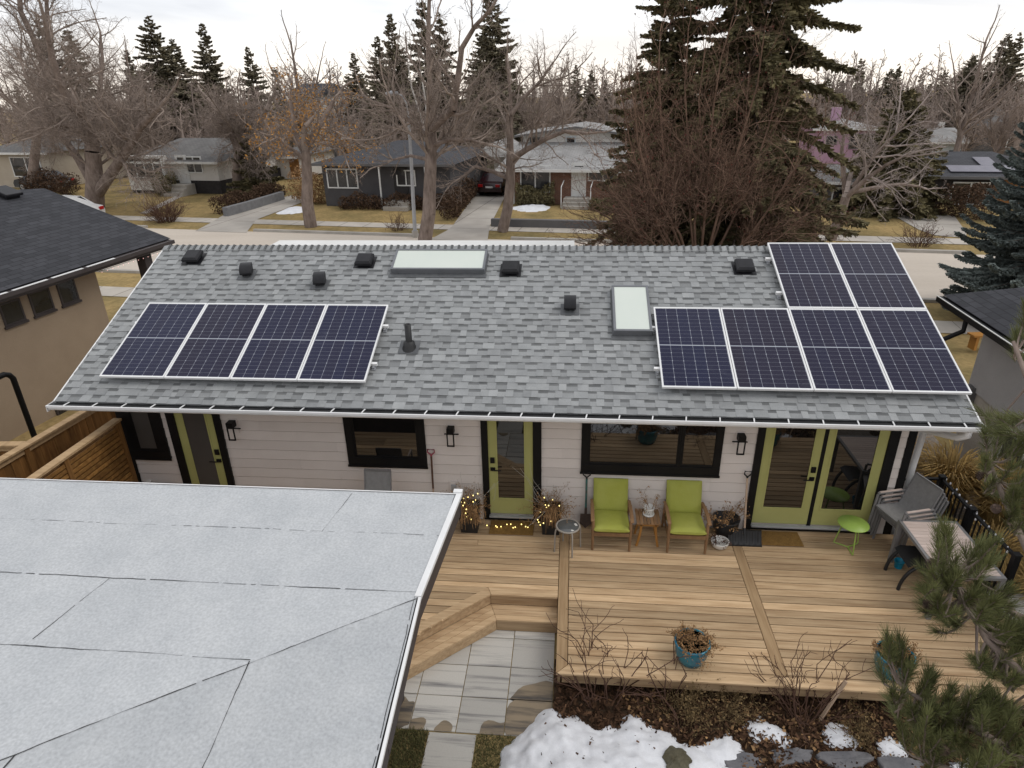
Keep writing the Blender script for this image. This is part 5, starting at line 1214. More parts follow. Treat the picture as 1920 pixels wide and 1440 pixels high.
# stacked sling armchairs, seats facing the doors
def sling_chair(label, loc, rot, group):
    t = thing('patio_chair', label, 'chair', loc, rot, group)
    W2 = .27
    for sx in (-1, 1):
        x = sx*W2
        mb = MB(); mb.bar((x, -.27, 0), (x, -.22, .62), .022, .036, up=(0, 1, 0)); mb.build('leg', M['grey_metal'], t, bevel=.003)
        mb = MB(); mb.bar((x, .33, 0), (x, .20, .42), .022, .036, up=(0, 1, 0)); mb.build('leg', M['grey_metal'], t, bevel=.003)
        mb = MB(); mb.bar((x, -.22, .633), (x, .27, .62), .04, .024); a_ = mb.build('armrest', M['grey_metal'], t, bevel=.004)
        mb = MB(); mb.bar((x, -.19, .6485), (x, .2, .638), .036, .008); mb.build('arm_slat', M['slat_pink'], a_)
    mb = MB()
    for sx in (-1, 1): mb.bar((sx*.245, -.23, .43), (sx*.245, .2, .40), .022, .03); mb.bar((sx*.245, .19, .40), (sx*.245, .36, .92), .022, .03, up=(0, 1, 0))
    mb.bar((-.25, .36, .92), (.25, .36, .92), .024, .024); mb.bar((-.25, -.23, .43), (.25, -.23, .43), .026, .024); mb.build('chair_frame', M['grey_metal'], t, bevel=.003)
    mb = MB(); K = 5
    vs = []
    prof = [(-.235, .447), (-.1, .43), (.08, .415), (.17, .43), (.215, .50), (.27, .66), (.32, .80), (.36, .925)]
    for y, z in prof:
        for i in range(K+1): u = -1+2*i/K; vs.append((u*.236, y+.012*(1-u*u)*(z > .45), z-.012*(1-u*u)*(z < .46)))
    n = K+1; mb.add(vs, [(j*n+i, j*n+i+1, (j+1)*n+i+1, (j+1)*n+i) for j in range(len(prof)-1) for i in range(K)], smooth=True); mb.build('sling', M['sling'], t); return t
GC = 'stacked grey patio chairs'
labs = ['lowest grey sling patio armchair of the stack beside the dining table', 'second-lowest grey sling armchair in the stack beside the dining table', 'second-highest grey sling armchair in the stack beside the dining table', 'topmost grey sling patio armchair, seat visible, on the stack beside the dining table']
CR = R(-72)
cdir = Vector((math.cos(CR-math.pi/2), math.sin(CR-math.pi/2), 0))     # direction the seats face
base = Vector((5.72, -.34, 0)); ch0 = None
for i in range(4):
    loc = base+cdir*(.055*i)+Vector((0, 0, .078*i))
    if i == 0: ch0 = sling_chair(labs[0], tuple(loc), CR, GC)
    else: dup(ch0, loc, CR, labs[i], GC)
# chair behind the garage roof
c = dup(ch0, (-2.45, -.72, 0), 0, 'grey sling patio armchair against the siding, only its back showing over the garage roof', 'grey patio chairs')
for ch in c.children:
    pass
c.scale = (.86, 1, 1.22) if False else (.86, 1, 1.2)
# dining table and the black chair pushed under it
t = thing('dining_table', 'outdoor dining table with pale pinkish slats and grey metal frame by the railing', 'table', (5.79, -1.29, 0))
mb = MB(); X_, Y_ = .41, .61; f_ = .045
mb.box(-X_, X_, -Y_, -Y_+f_, .70, .745); mb.box(-X_, X_, Y_-f_, Y_, .70, .745); mb.box(-X_, -X_+f_, -Y_+f_, Y_-f_, .70, .745); mb.box(X_-f_, X_, -Y_+f_, Y_-f_, .70, .745); mb.build('table_frame', M['grey_metal'], t, bevel=.003)
mb = MB(); r = random.Random(3); y = -Y_+f_+.004
while y < Y_-f_-.05: mb.tone = r.random(); mb.box(-X_+f_-.002, X_-f_+.002, y, y+.071, .722, .744); y += .0755
mb.build('table_slats', M['slat_pink'], t, bevel=.002, seg=1)
for sx in (-1, 1):
    for sy in (-1, 1): mb = MB(); mb.box(sx*(X_-.03)-.03, sx*(X_-.03)+.03, sy*(Y_-.03)-.03, sy*(Y_-.03)+.03, 0, .70); mb.build('leg', M['grey_metal'], t, bevel=.003)
t = thing('plastic_chair', 'black moulded chair pushed under the near side of the dining table', 'chair', (5.56, -1.12, 0), R(-90))
mb = MB(); K = 8; vs = []
prof = [(-.25, .40), (-.18, .455), (.0, .44), (.15, .44), (.21, .50), (.25, .68)]
for y, z in prof:
    for i in range(K+1): u = -1+2*i/K; vs.append((u*.22, y, z))
n = K+1; mb.add(vs, [(j*n+i, j*n+i+1, (j+1)*n+i+1, (j+1)*n+i) for j in range(len(prof)-1) for i in range(K)], smooth=True); mb.build('seat_shell', M['black_plastic'], t)
for sx in (-1, 1):
    mb = MB(); pts = [Vector((sx*.21, -.30+.0*i, 0)) for i in range(1)]+[Vector((sx*.21, -.30+.27*(1-math.cos(math.pi*i/16)), .43*math.sin(math.pi*i/16))) for i in range(1, 9)]
    mb.tube(pts, .024, 8); mb.build('leg', M['black_plastic'], t); mb = MB(); mb.tube([(sx*.21, .28, 0), (sx*.2, .2, .30), (sx*.2, .1, .44)], .022, 8); mb.build('leg', M['black_plastic'], t)
# railing
t = thing('railing', 'black metal deck railing with balusters turning round the right end of the deck', 'railing', (6.34, .15, 0)); H = .95
def post(x, y): mb = MB(); mb.box(x-.04, x+.04, y-.04, y+.04, 0, H+.03); mb.box(x-.048, x+.048, y-.048, y+.048, H+.031, H+.05); mb.build('railing_post', M['black'], t, bevel=.004)
for p in ((0, 0), (0, -.85), (.02, -1.86)): post(*p)
mb = MB(); mb.bar((-.62, -.03, H-.01), (-.04, 0, H-.01), .05, .035); mb.bar((0, -.04, H-.01), (.0, -.81, H-.01), .05, .035); mb.bar((0, -.89, H-.01), (.02, -1.82, H-.01), .05, .035); mb.build('top_rail', M['black'], t, bevel=.005)
mb = MB(); mb.bar((-.62, -.03, .09), (-.04, 0, .09), .035, .03); mb.bar((0, -.04, .09), (0, -.81, .09), .035, .03); mb.bar((0, -.89, .09), (.02, -1.82, .09), .035, .03); mb.build('bottom_rail', M['black'], t)
for i in range(4): mb = MB(); x = -.52+i*.12; mb.box(x-.009, x+.009, -.03-.009+.03*(i/4), -.03+.009+.03*(i/4), .105, H-.028); mb.build('baluster', M['black'], t)
for i in range(7): mb = MB(); y = -.135-i*.1; mb.box(-.009, .009, y-.009, y+.009, .105, H-.028); mb.build('baluster', M['black'], t)
for i in range(8): mb = MB(); y = -.99-i*.1; mb.box(.0, .018, y-.009, y+.009, .105, H-.028); mb.build('baluster', M['black'], t)
t = thing('string_lights', 'unlit clear bulb string wound along the black deck railing', 'string lights', (6.34, .15, 0)); r = random.Random(12)
pts = [Vector((.03*math.cos(i*1.3), -.02-.0305*i, .955+.03*math.sin(i*1.3))) for i in range(60)]
mb = MB(); mb.tube(pts, .004, 5); mb.build('wire', M['black'], t); mb = MB()
for p in pts[::2]: mb.ball(p+Vector((r.uniform(.0, .04), 0, r.uniform(-.05, .015))), .016, 6, 1.4)
mb.build('bulbs', M['bulb_off'], t)
# paint tins and the low shelf they stand on, by the slat screen
t = thing('storage_box', 'low weathered wooden box by the siding holding the paint tins', 'box', (-6.45, -.24, 0))
mb = MB(); mb.box(-.22, .30, -.16, .16, 0, .46); mb.build('crate', M['teak'], t, bevel=.006); mb = MB(); mb.box(-.24, .32, -.18, .18, .461, .485); mb.build('lid', M['teak'], t, bevel=.004)
for i, (x, y, m_, lab) in enumerate(((-6.53, -.16, 'w_blue', 'white paint tin beside the foot of the slat screen'), (-6.43, -.24, 'w_char', 'dark blue paint tin with pale lid, right of the white tin'), (-6.60, -.30, 'w_blue', 'pale paint tin at the garage roof line, lowest of the three'))):
    t = thing('paint_tin', lab, 'tin', (x, y, .485), 0, 'paint tins'); mb = MB(); mb.lathe([(.05, 0), (.05, .115), (.053, .118), (.053, .122)], 20); mb.build('can', M['w_char' if m_ == 'w_char' else 'ceramic'], t); mb = MB(); mb.lathe([(.0521, .1221), (.05, .126), (.045, .122), (0, .122)], 20); mb.build('lid', M['ceramic'], t)

# ------------------------------------------------------------------ shrubs in the bed, ornamental grass
def bare_shrub(label, x, y, h, seed, n, name='bare_shrub', m='stem', spread=.16, lean=.9, fork=2, r0=.008):
    t = thing(name, label, 'shrub', (x, y, bedz(x, y)-.01)); twigs('stems', m, t, n, (0, 0, 0), spread, h, seed, r0, lean=lean, fork=fork, jit=.12); return t
bare_shrub('bare red-brown shrub with pruned stems against the left end of the deck fascia', 1.02, -3.14, .82, 101, 20, r0=.0085, lean=.55, spread=.24)
bare_shrub('thin upright pair of bare stems beside the lone blue pot', 1.83, -3.18, .78, 103, 4, spread=.06, lean=.3, fork=1, r0=.010)
bare_shrub('bare shrub with many thin stems against the middle of the deck fascia', 3.45, -3.26, .80, 105, 24, r0=.0075, lean=.5)
def dead_plant(label, x, y, rad, h, seed, n=40, leaves=700):
    t = thing('withered_plant', label, 'plant', (x, y, bedz(x, y)), 0, 'withered plants in the bed'); _, tp = twigs('stems', 'dried_green', t, n, (0, 0, 0), rad, h, seed, .003, lean=1.1, fork=2, jit=.35); leafcloud('dead_leaves', 'dried_green', t, tp, leaves, .017, seed+1, spread=.03)
dead_plant('withered plant with drooping tan leaves below the lone blue pot', 2.35, -3.20, .22, .36, 111)
dead_plant('low withered clump in the middle of the bark between two snow remnants', 2.02, -3.30, .2, .24, 113)
dead_plant('withered clump between the blue pot and the flagstones', 2.72, -3.22, .2, .28, 115, 30, 450)
dead_plant('yellow-green withered clump beside the small snow remnant near the pine', 4.02, -3.42, .15, .26, 117, 30, 600)
t = thing('wooden_stake', 'leaning wooden stake beside the middle bare shrub', 'stake', (3.62, -3.26, PZ)); mb = MB(); mb.bar((0, 0, 0), (.22, .06, .62), .035, .022); mb.build('stake', M['pale_wood'], t)
t = thing('wooden_stake', 'wooden stake standing among the lower pine branches', 'stake', (5.02, -3.3, PZ)); mb = MB(); mb.bar((0, 0, 0), (.12, .05, .72), .035, .022); mb.build('stake', M['pale_wood'], t)
def grass_clump(label, x, y, z0, h, rad, seed, n=700, droop=1.0, lean_dir=None):
    t = thing('ornamental_grass', label, 'ornamental grass', (x, y, z0), 0, 'tan ornamental grass clumps'); r = np.random.default_rng(seed); V = []; F = []; T_ = []
    for i in range(int(n*1.7)):
        a = r.uniform(0, 6.283); q = rad*.25*r.uniform(0, 1)**.5; L = h*r.uniform(.6, 1.15); sp = r.uniform(.1, 1)*rad*.9; b0 = np.array([q*math.cos(a), q*math.sin(a), 0]); d = np.array([math.cos(a), math.sin(a), 0]); side = np.array([-math.sin(a), math.cos(a), 0]); o = len(V); K = 5; tt = r.uniform(0, 1)
        for k in range(K+1):
            f = k/K; p = b0+d*sp*(f**1.6)+np.array([0, 0, L*(math.sin(f*1.9)/math.sin(1.57) if False else (f*1.35-droop*.55*f**3))]); wv = (.0042 if f < .75 else .008)*(1-.7*(f > .95)); V += [p-side*wv, p+side*wv]
        for k in range(K): F.append((o+2*k, o+2*k+1, o+2*k+3, o+2*k+2)); T_.append(tt)
    fast_mesh('blades', np.array(V), np.array(F), M['straw'], t, tone=np.array(T_)); return t
grass_clump('tall tan feathery grass clump just beyond the railing by the house corner', 7.0, 1.0, -.4, 1.35, .75, 121, 900)
grass_clump('tan grass clump leaning outward to the right of the tall feathery clump', 7.75, .8, -.4, 1.2, .75, 122, 800)
grass_clump('tan grass clump behind the railing, nearest the house wall', 6.35, 1.7, -.4, 1.3, .6, 123, 700)
grass_clump('low sprawling tan grass outside the middle of the railing', 7.05, -.35, -.4, .75, .75, 124, 700, 1.3)
grass_clump('low tan grass at the far right beyond the dining table', 7.6, -1.1, -.4, .65, .8, 125, 700, 1.3)
# ------------------------------------------------------------------ trees
TW = .0075
def nrm(v): return v/max(np.linalg.norm(v), 1e-9)
def child_dir(r, d, ang, roll):
    ref = np.array([0, 0, 1.]) if abs(d[2]) < .95 else np.array([1., 0, 0])
    x = nrm(np.cross(d, ref)); y = np.cross(d, x)
    return d*math.cos(ang)+(x*math.cos(roll)+y*math.sin(roll))*math.sin(ang)
def branch(r, segs, p, d, L, r0, lv, par, tipr=.35):
    """one wandering branch with its side shoots; par[lv] = (segments, wander, upward pull, spacing, angle, length ratio)"""
    ns, wan, trop, gap, ang, ratio = par[lv]; sl_ = L/ns; roll = r.uniform(0, 6.28); acc = r.uniform(0, gap)
    for i in range(ns):
        d = nrm(d+r.normal(0, wan, 3)+np.array([0, 0, trop])); q = p+d*sl_; ra, rb = r0*(1-(1-tipr)*i/ns), r0*(1-(1-tipr)*(i+1)/ns)
        segs[min(lv, len(segs)-1)].append((*p, *q, ra, rb))
        if lv+1 < len(par):
            acc += sl_
            while acc > gap and (i+.5)/ns > (.18 if lv else .0):
                acc -= gap*r.uniform(.7, 1.3); roll += 2.4+r.normal(0, .4); f = r.uniform(0, 1); t = (i+f)/ns
                cl = L*ratio*(1.05-.6*t)*r.uniform(.6, 1.2)
                branch(r, segs, p+d*sl_*f, child_dir(r, d, ang*r.uniform(.7, 1.25), roll), cl, max(min(ra*.62, cl*.015), TW), lv+1, par)
        p = q
    return p
def tree_meshes(seed, spec):
    """spec: trunk polylines [(points, r0, r1)], spawn parameters -> lists of segments by level"""
    r = np.random.default_rng(seed); segs = [[], [], [], [], []]; par = spec['par']
    for pts, r0, r1, frm, gap, length, ang in spec['stems']:
        pts = [np.array(p, float) for p in pts]; k = len(pts)-1; tot = sum(np.linalg.norm(pts[i+1]-pts[i]) for i in range(k)); run = 0; acc = 0; roll = r.uniform(0, 6.28)
        for i in range(k):
            a, b = pts[i], pts[i+1]; L = np.linalg.norm(b-a); d = (b-a)/L; sub = max(1, int(L/.6)); jit = .02*min(1, tot/6)
            for s_ in range(sub):
                t0, t1 = (run+L*s_/sub)/tot, (run+L*(s_+1)/sub)/tot; p, q = a+(b-a)*s_/sub, a+(b-a)*(s_+1)/sub
                segs[0].append((*p, *(q+d*.02), r0+(r1-r0)*t0, r0+(r1-r0)*t1)); acc += L/sub
                while t0 >= frm and acc > gap:
                    acc -= gap*r.uniform(.7, 1.3); roll += 2.4+r.normal(0, .5); cl = length*(1.1-.62*(t0-frm)/(1-frm+1e-6))*r.uniform(.6, 1.2); rr_ = r0+(r1-r0)*t0
                    branch(r, segs, p+(q-p)*r.uniform(0, 1), child_dir(r, d, ang*r.uniform(.75, 1.25), roll), cl, min(rr_*.6, cl*.018), 1, par)
            run += L
        branch(r, segs, pts[-1], nrm(pts[-1]-pts[-2]), length*.6, r1*.95, 1, par)
    return segs
def bare_tree(name, label, loc, segs, bark, twig, group=None, leaf=None, seed=0, rot=0, sides=(9, 5, 3, 3, 3), cat='tree', thick=1.0):
    t = thing(name, label, cat, loc, rot, group); r = np.random.default_rng(seed)
    V, F = seg_arrays(segs[0], sides[0]); fast_mesh('trunk', V, F, M[bark], t, smooth=True)
    Vs, Fs, T_ = [], [], []; off = 0
    for lv in range(1, 5):
        if not segs[lv]: continue
        S = np.array(segs[lv]); S[:, 6:8] *= thick
        V, F = seg_arrays(S, sides[lv])
        if sides[lv] == 5 or sides[lv] == 3:
            Vs.append(V); Fs.append(F+off); off += len(V); T_.append(np.repeat(r.uniform(.1, .9, len(segs[lv])), sides[lv]))
    fast_mesh('crown', np.concatenate(Vs), np.concatenate(Fs), M[twig], t, tone=np.concatenate(T_))
    if leaf:
        m_, n, size, zr = leaf; P = np.array([s[3:6] for s in segs[-1]+segs[-2]]); h = P[:, 2].max(); P = P[(P[:, 2] > zr[0]*h) & (P[:, 2] < zr[1]*h)]
        leafcloud('dry_leaves', m_, t, P, n, size, seed+3, spread=.12)
    return t
#            nseg wander up   gap  angle ratio
P_ELM = [(6, .12, .02, .6, .9, .55), (6, .16, .03, .36, .8, .54), (5, .18, .02, .22, .8, .58), (3, .22, .01, .17, .85, .66), (2, .25, .02, 9, .7, .5)]
P_ASH = [(6, .10, .05, .6, .8, .55), (6, .12, .07, .36, .65, .52), (5, .14, .05, .23, .7, .55), (3, .16, .05, .16, .7, .6), (2, .2, .02, 9, .7, .5)]
P_DROOP = [(6, .15, .0, .6, .9, .55), (6, .22, -.01, .32, .9, .54), (5, .24, -.04, .18, .85, .55), (3, .24, -.06, .13, .8, .62), (2, .25, -.05, 9, .7, .5)]
P_SPARSE = [(6, .1, .05, .6, .7, .55), (5, .12, .07, .5, .6, .5), (4, .16, .06, .36, .6, .5), (3, .16, .05, 9, .6, .5)]
def stem_px(y0, pts, base):
    """polyline given where the limbs stand: (u, v, dy) traced at depth y0+dy, made local to the tree's base"""
    return [tuple(at_y(u, v, y0+dy)-base) for u, v, dy in pts]
GT = 'bare boulevard trees along the far side of the road'
# big forked tree, left
b = A(178, 392); b = S(-36.0+0, 0, GZ) if False else b; y0 = b.y
st = lambda *p: stem_px(y0, p, b)
segs = tree_meshes(1, dict(par=P_ELM, stems=[
    (st((178, 392, 0), (178, 340, 0), (174, 285, 0), (172, 250, .3)), .62, .42, .5, .8, 5, 1.0),
    (st((176, 372, 0), (205, 330, -.3), (236, 285, -.8), (262, 240, -1.2), (300, 200, -2)), .40, .14, .35, .55, 5.0, .9),
    (st((174, 345, 0), (148, 300, .5), (120, 260, 1), (95, 225, 1.8), (60, 170, 2.2)), .30, .10, .4, .55, 4.6, .9),
    (st((172, 250, .3), (178, 215, .8), (196, 195, 1), (228, 200, 1.2)), .33, .2, .2, .5, 4.4, .9),
    (st((172, 252, .3), (150, 215, -.6), (128, 190, -1.4), (110, 150, -2), (96, 100, -2.4), (84, 40, -2.8)), .34, .12, .2, .5, 4.6, .9),
    (st((180, 215, .8), (188, 165, 1.2), (192, 110, 1.6), (188, 60, 2)), .2, .06, .1, .5, 3.6, .8),
    (st((174, 258, .3), (140, 238, -.5), (100, 232, -1), (60, 245, -1.5)), .2, .06, .2, .45, 3.2, .9)]))
bare_tree('elm_tree', 'huge grey forked tree behind the near-black roof at the left', tuple(b), segs, 'bark_grey', 'twig_grey', seed=1, thick=.9)
# leaning tree behind it at the left edge
b = A(60, 372); y0 = b.y+3; b = at_y(60, 372, y0); b.z = GZ; st = lambda *p: stem_px(y0, p, b)
segs = tree_meshes(2, dict(par=P_ELM, stems=[(st((60, 340, 0), (70, 250, 0), (92, 150, 0), (62, 70, 0), (38, 20, .5), (36, -40, 1)), .36, .14, .35, .55, 5.2, .9), (st((92, 155, 0), (96, 90, .6), (88, 20, 1), (86, -50, 1)), .22, .10, .2, .55, 4, .9), (st((70, 250, 0), (30, 200, .5), (-20, 160, 1)), .2, .08, .2, .55, 4, .9)]))
bare_tree('elm_tree', 'bare tree with a bent leaning trunk reaching out of the top left corner', tuple(b), segs, 'bark_grey', 'twig_grey', seed=2, thick=.9)
# tree holding dry orange leaves
b = A(583, 425); y0 = b.y; st = lambda *p: stem_px(y0, p, b)
segs = tree_meshes(3, dict(par=P_DROOP, stems=[(st((583, 425, 0), (576, 380, 0), (576, 330, 0), (573, 285, 0)), .36, .25, .75, .6, 3.6, 1.0), (st((573, 285, 0), (592, 245, .2), (612, 215, .4), (625, 190, .6)), .22, .10, .1, .42, 3.4, 1.0), (st((573, 290, 0), (556, 255, .5), (548, 215, .8), (544, 180, 1)), .2, .08, .1, .42, 3.4, 1.0), (st((574, 300, 0), (540, 275, -.6), (515, 255, -1)), .14, .05, .2, .4, 2.6, 1.0)]))
bare_tree('ash_tree', 'tree holding clusters of dry orange leaves left of the street lamp', tuple(b), segs, 'bark_grey', 'twig_grey', leaf=('orange_leaf', 2400, .075, (.35, 1)), seed=3)
# tall central tree
b = A(800, 458); y0 = b.y; st = lambda *p: stem_px(y0, p, b)
segs = tree_meshes(4, dict(par=P_ASH, stems=[(st((795, 458, 0), (804, 400, 0), (806, 340, 0), (808, 285, 0), (806, 230, 0)), .36, .25, .55, .6, 4.4, 1.0), (st((806, 235, 0), (806, 160, 0), (803, 90, 0), (804, 20, .2), (806, -40, .2)), .16, .07, .05, .5, 3.0, .8), (st((807, 245, 0), (830, 222, -.4), (850, 205, -.8), (858, 150, -1.2), (866, 90, -1.4), (890, 50, -1.6), (920, 18, -1.8)), .20, .07, .15, .55, 3.4, .85), (st((806, 260, 0), (775, 232, .4), (740, 205, .8), (700, 190, 1)), .12, .05, .2, .42, 3.0, .9), (st((807, 275, 0), (842, 262, -.5), (882, 262, -.9), (915, 272, -1)), .11, .05, .2, .42, 2.6, .9), (st((807, 300, 0), (770, 292, .4), (735, 300, .6)), .10, .04, .2, .4, 2.6, .9)]))
bare_tree('ash_tree', 'tall straight-trunked bare tree in the middle, right of the street lamp', tuple(b), segs, 'bark_grey', 'twig_grey', seed=4)
# tree at the driveway
b = A(945, 434); y0 = b.y; st = lambda *p: stem_px(y0, p, b)
segs = tree_meshes(5, dict(par=P_ELM, stems=[(st((942, 434, 0), (952, 390, 0), (957, 340, 0), (957, 290, 0)), .30, .22, .6, .6, 3.4, 1.0), (st((957, 290, 0), (957, 230, .1), (957, 180, .2), (952, 130, .2)), .17, .06, .1, .5, 3.2, .9), (st((957, 300, 0), (985, 282, -.6), (1020, 262, -1), (1060, 246, -1.5), (1100, 250, -1.8)), .17, .06, .15, .42, 3.2, .9), (st((955, 335, 0), (925, 322, .5), (890, 312, .8), (868, 330, 1)), .13, .05, .2, .42, 2.8, .9), (st((957, 215, 0), (985, 180, .4), (1015, 150, .6), (1035, 120, .6)), .12, .04, .1, .42, 3.2, .9)]))
bare_tree('elm_tree', 'bare tree beside the driveway with a long low limb in front of the brick house', tuple(b), segs, 'bark_grey', 'twig_grey', seed=5)
# twin-stem tree by the white house
b = A(450, 366, GZ); y0 = b.y; st = lambda *p: stem_px(y0, p, b)
segs = tree_meshes(6, dict(par=P_DROOP, stems=[(st((447, 366, 0), (445, 320, 0), (448, 280, 0), (430, 235, .5), (410, 210, .8)), .42, .16, .35, .45, 4.2, 1.0), (st((455, 366, .2), (462, 320, .2), (468, 275, .2), (485, 240, .2), (500, 205, 0)), .36, .14, .35, .45, 4.2, 1.0), (st((448, 285, 0), (455, 240, -.6), (452, 200, -1)), .2, .08, .1, .45, 4.2, 1.0)]))
bare_tree('elm_tree', 'dense twiggy twin-trunked tree at the right end of the white and black house', tuple(b), segs, 'bark_grey', 'twig_grey', seed=6, thick=1.1)
# pale tree on the right boulevard
b = A(1558, 449); y0 = b.y; st = lambda *p: stem_px(y0, p, b)
segs = tree_meshes(7, dict(par=P_ELM, stems=[(st((1558, 449, 0), (1575, 405, 0), (1586, 370, 0)), .26, .2, .7, .6, 2.5, 1.0), (st((1586, 370, 0), (1582, 330, .2), (1578, 285, .3), (1584, 240, .4), (1592, 215, .4)), .14, .05, .1, .4, 2.4, .9), (st((1586, 370, 0), (1625, 335, -.6), (1660, 310, -1), (1690, 295, -1.3)), .15, .05, .1, .36, 2.9, .9), (st((1588, 362, 0), (1640, 352, .4), (1690, 345, .8), (1725, 350, 1)), .12, .05, .1, .36, 2.4, .9), (st((1600, 350, -.2), (1640, 290, -.6), (1680, 250, -.8), (1700, 225, -.8)), .11, .04, .1, .36, 2.8, .9)]))
bare_tree('crabapple_tree', 'leaning pale-twigged tree on the right boulevard in front of a dark spruce', tuple(b), segs, 'bark_grey', 'twig_pale', seed=7)
# dark red-brown many-stemmed tree in the front yard
b = Vector((3.55, 9.6, gz(3.5, 9.6))); y0 = b.y; st = lambda *p: stem_px(y0, p, b)
P_MAY = [(6, .1, .05, .5, .6, .55), (6, .16, .05, .26, .7, .56), (5, .18, .04, .19, .75, .58), (3, .22, .03, .17, .8, .65), (2, .25, .02, 9, .7, .5)]
TW = .0045
limbs = [((1300, 520), (1262, 430), (1248, 330), (1240, 230), (1235, 130), (1238, 60)), ((1310, 520), (1322, 400), (1330, 300), (1338, 200), (1352, 110), (1375, 30)), ((1290, 520), (1240, 440), (1205, 350), (1180, 260), (1168, 190)), ((1320, 520), (1370, 420), (1410, 330), (1440, 240), (1465, 150), (1490, 90)), ((1325, 520), (1400, 450), (1450, 380), (1495, 310), (1530, 260)), ((1285, 520), (1220, 470), (1160, 420), (1110, 390)), ((1305, 520), (1292, 380), (1290, 270), (1284, 160), (1290, 70)), ((1330, 520), (1420, 480), (1480, 430), (1515, 400)), ((1315, 520), (1352, 380), (1390, 260), (1420, 160), (1432, 70)), ((1280, 520), (1190, 480), (1120, 462), (1085, 455)), ((1295, 520), (1225, 400), (1212, 300), (1206, 210), (1196, 140))]
limbs += [((1310, 520), (1345, 430), (1375, 330), (1398, 230), (1405, 130)), ((1300, 520), (1275, 440), (1222, 360), (1196, 270), (1190, 200)), ((1322, 520), (1385, 470), (1435, 400), (1478, 340), (1500, 240)), ((1288, 520), (1235, 470), (1180, 400), (1140, 350)), ((1328, 520), (1440, 500), (1500, 470), (1535, 440)), ((1306, 520), (1302, 420), (1318, 300), (1310, 190), (1322, 90)), ((1282, 520), (1210, 490), (1150, 450), (1105, 430))]
rj = random.Random(77); stems = []
for L in limbs:
    dyy = rj.uniform(-2.2, 2.0); n_ = len(L)
    stems.append((st(*[(u, v, dyy*i/(n_-1)) for i, (u, v) in enumerate(L)]), .042, .013, .16, .27, 2.0, .75))
segs = tree_meshes(8, dict(par=P_MAY, stems=stems))
t = bare_tree('mayday_tree', 'dark red-brown many-stemmed bare tree in front of the big spruces, just past the ridge', tuple(b), segs, 'twig_red', 'twig_red', seed=8, sides=(6, 3, 3, 3, 3), thick=.85)
P = np.array([s[3:6] for s in segs[3]]); leafcloud('berries', 'berry', t, P, 1500, .022, 88, spread=.05, asp=.8)

TW = .0075
# spruces
def spruce_mesh(seed, H, rb, whorls, per, twigs_n, m, droop=.35, dense=1.0, tw=.05, tl=.28, gap=.0, base=.06, irregular=.25, upturn=.15):
    """H height, rb radius at the base; returns (wood segments, needle quads)"""
    r = np.random.default_rng(seed); wood = [(0, 0, 0, 0, 0, H*.5, H*.011, H*.007), (0, 0, H*.5, 0, 0, H, H*.007, .012)]
    C, U, Vv = [], [], []
    for i in range(whorls):
        f = base+(1-base)*(i+r.uniform(-.3, .3))/whorls; f = min(max(f, base), .995); z0 = f*H
        env = rb*(1-f)**.85*(1 if f > .15 else .75+.25*f/.15)+.05
        n = max(3, int(per*(.55+.45*(1-f))+r.uniform(-1, 1))); a0 = r.uniform(0, 6.28)
        if r.random() < gap: n = max(2, n//2)
        for k in range(n):
            a = a0+6.283*k/n+r.normal(0, .25); L = env*r.uniform(1-irregular*1.4, 1+irregular); d = np.array([math.cos(a), math.sin(a), 0]); sd = np.array([-math.sin(a), math.cos(a), 0])
            zk = z0+r.normal(0, H/whorls*.55); sl0 = .45*f-.05; K = 6; dr = droop*L*(1-f*.7)*r.uniform(.4, 1.7)
            pts = []
            for j in range(K+1):
                s = j/K; pts.append(np.array([0, 0, zk])+d*L*s+np.array([0, 0, L*sl0*s-dr*s*s+upturn*L*max(0, s-.6)**2*3]))
            for j in range(K): wood.append((*pts[j], *pts[j+1], max(.012, .018*L*(1-j/K)), max(.008, .018*L*(1-(j+1)/K))))
            nt_ = max(5, int(twigs_n*dense*L/rb*2.2)); s = r.uniform(.06, 1, nt_)**.75
            idx = np.minimum((s*K).astype(int), K-1); P0 = np.array(pts); fr = (s*K-idx)[:, None]; B = P0[idx]*(1-fr)+P0[idx+1]*fr
            sg = r.choice([-1, 1], nt_)[:, None]; wdt = (tl*(1.15-.75*s)*(L/rb)**.25*(1+.3*L))[:, None]*r.uniform(.5, 1.3, (nt_, 1))
            dirv = sd*sg*r.uniform(.35, 1, (nt_, 1))+d*r.uniform(.35, 1.0, (nt_, 1))+np.array([0, 0, 1])*r.uniform(-1.0, .12, (nt_, 1)); dirv /= np.linalg.norm(dirv, axis=1, keepdims=True)
            C.append(B+dirv*wdt*.5); U.append(dirv*wdt*.55); q = np.cross(dirv, r.normal(0, 1, (nt_, 3))); q /= np.linalg.norm(q, axis=1, keepdims=True); Vv.append(q*tw*r.uniform(.6, 1.4, (nt_, 1)))
            # tip brush
            C.append(pts[-1][None]+d*.05); U.append((d*.12*(1+L*.2))[None]); Vv.append((sd*tw)[None])
    C, U, Vv = np.concatenate(C), np.concatenate(U), np.concatenate(Vv)
    V = np.stack([C-U-Vv*.7, C-U+Vv*.7, C+U*.45+Vv, C+U, C+U*.45-Vv], 1)
    n = len(V); V = V.reshape(-1, 3); b_ = (np.arange(n)*5)[:, None]
    F = np.concatenate([b_+np.array([[0, 1, 2, 4]]), b_+np.array([[4, 2, 3, 3]])], 0)
    F = b_+np.array([[0, 1, 2, 4]]); F2 = b_+np.array([[4, 2, 3]])
    tone = np.clip(r.beta(1.6, 2.2, n)+.12*np.sin(C[:, 2]*2.1+C[:, 0]), 0, 1)
    return wood, V, F, F2, tone
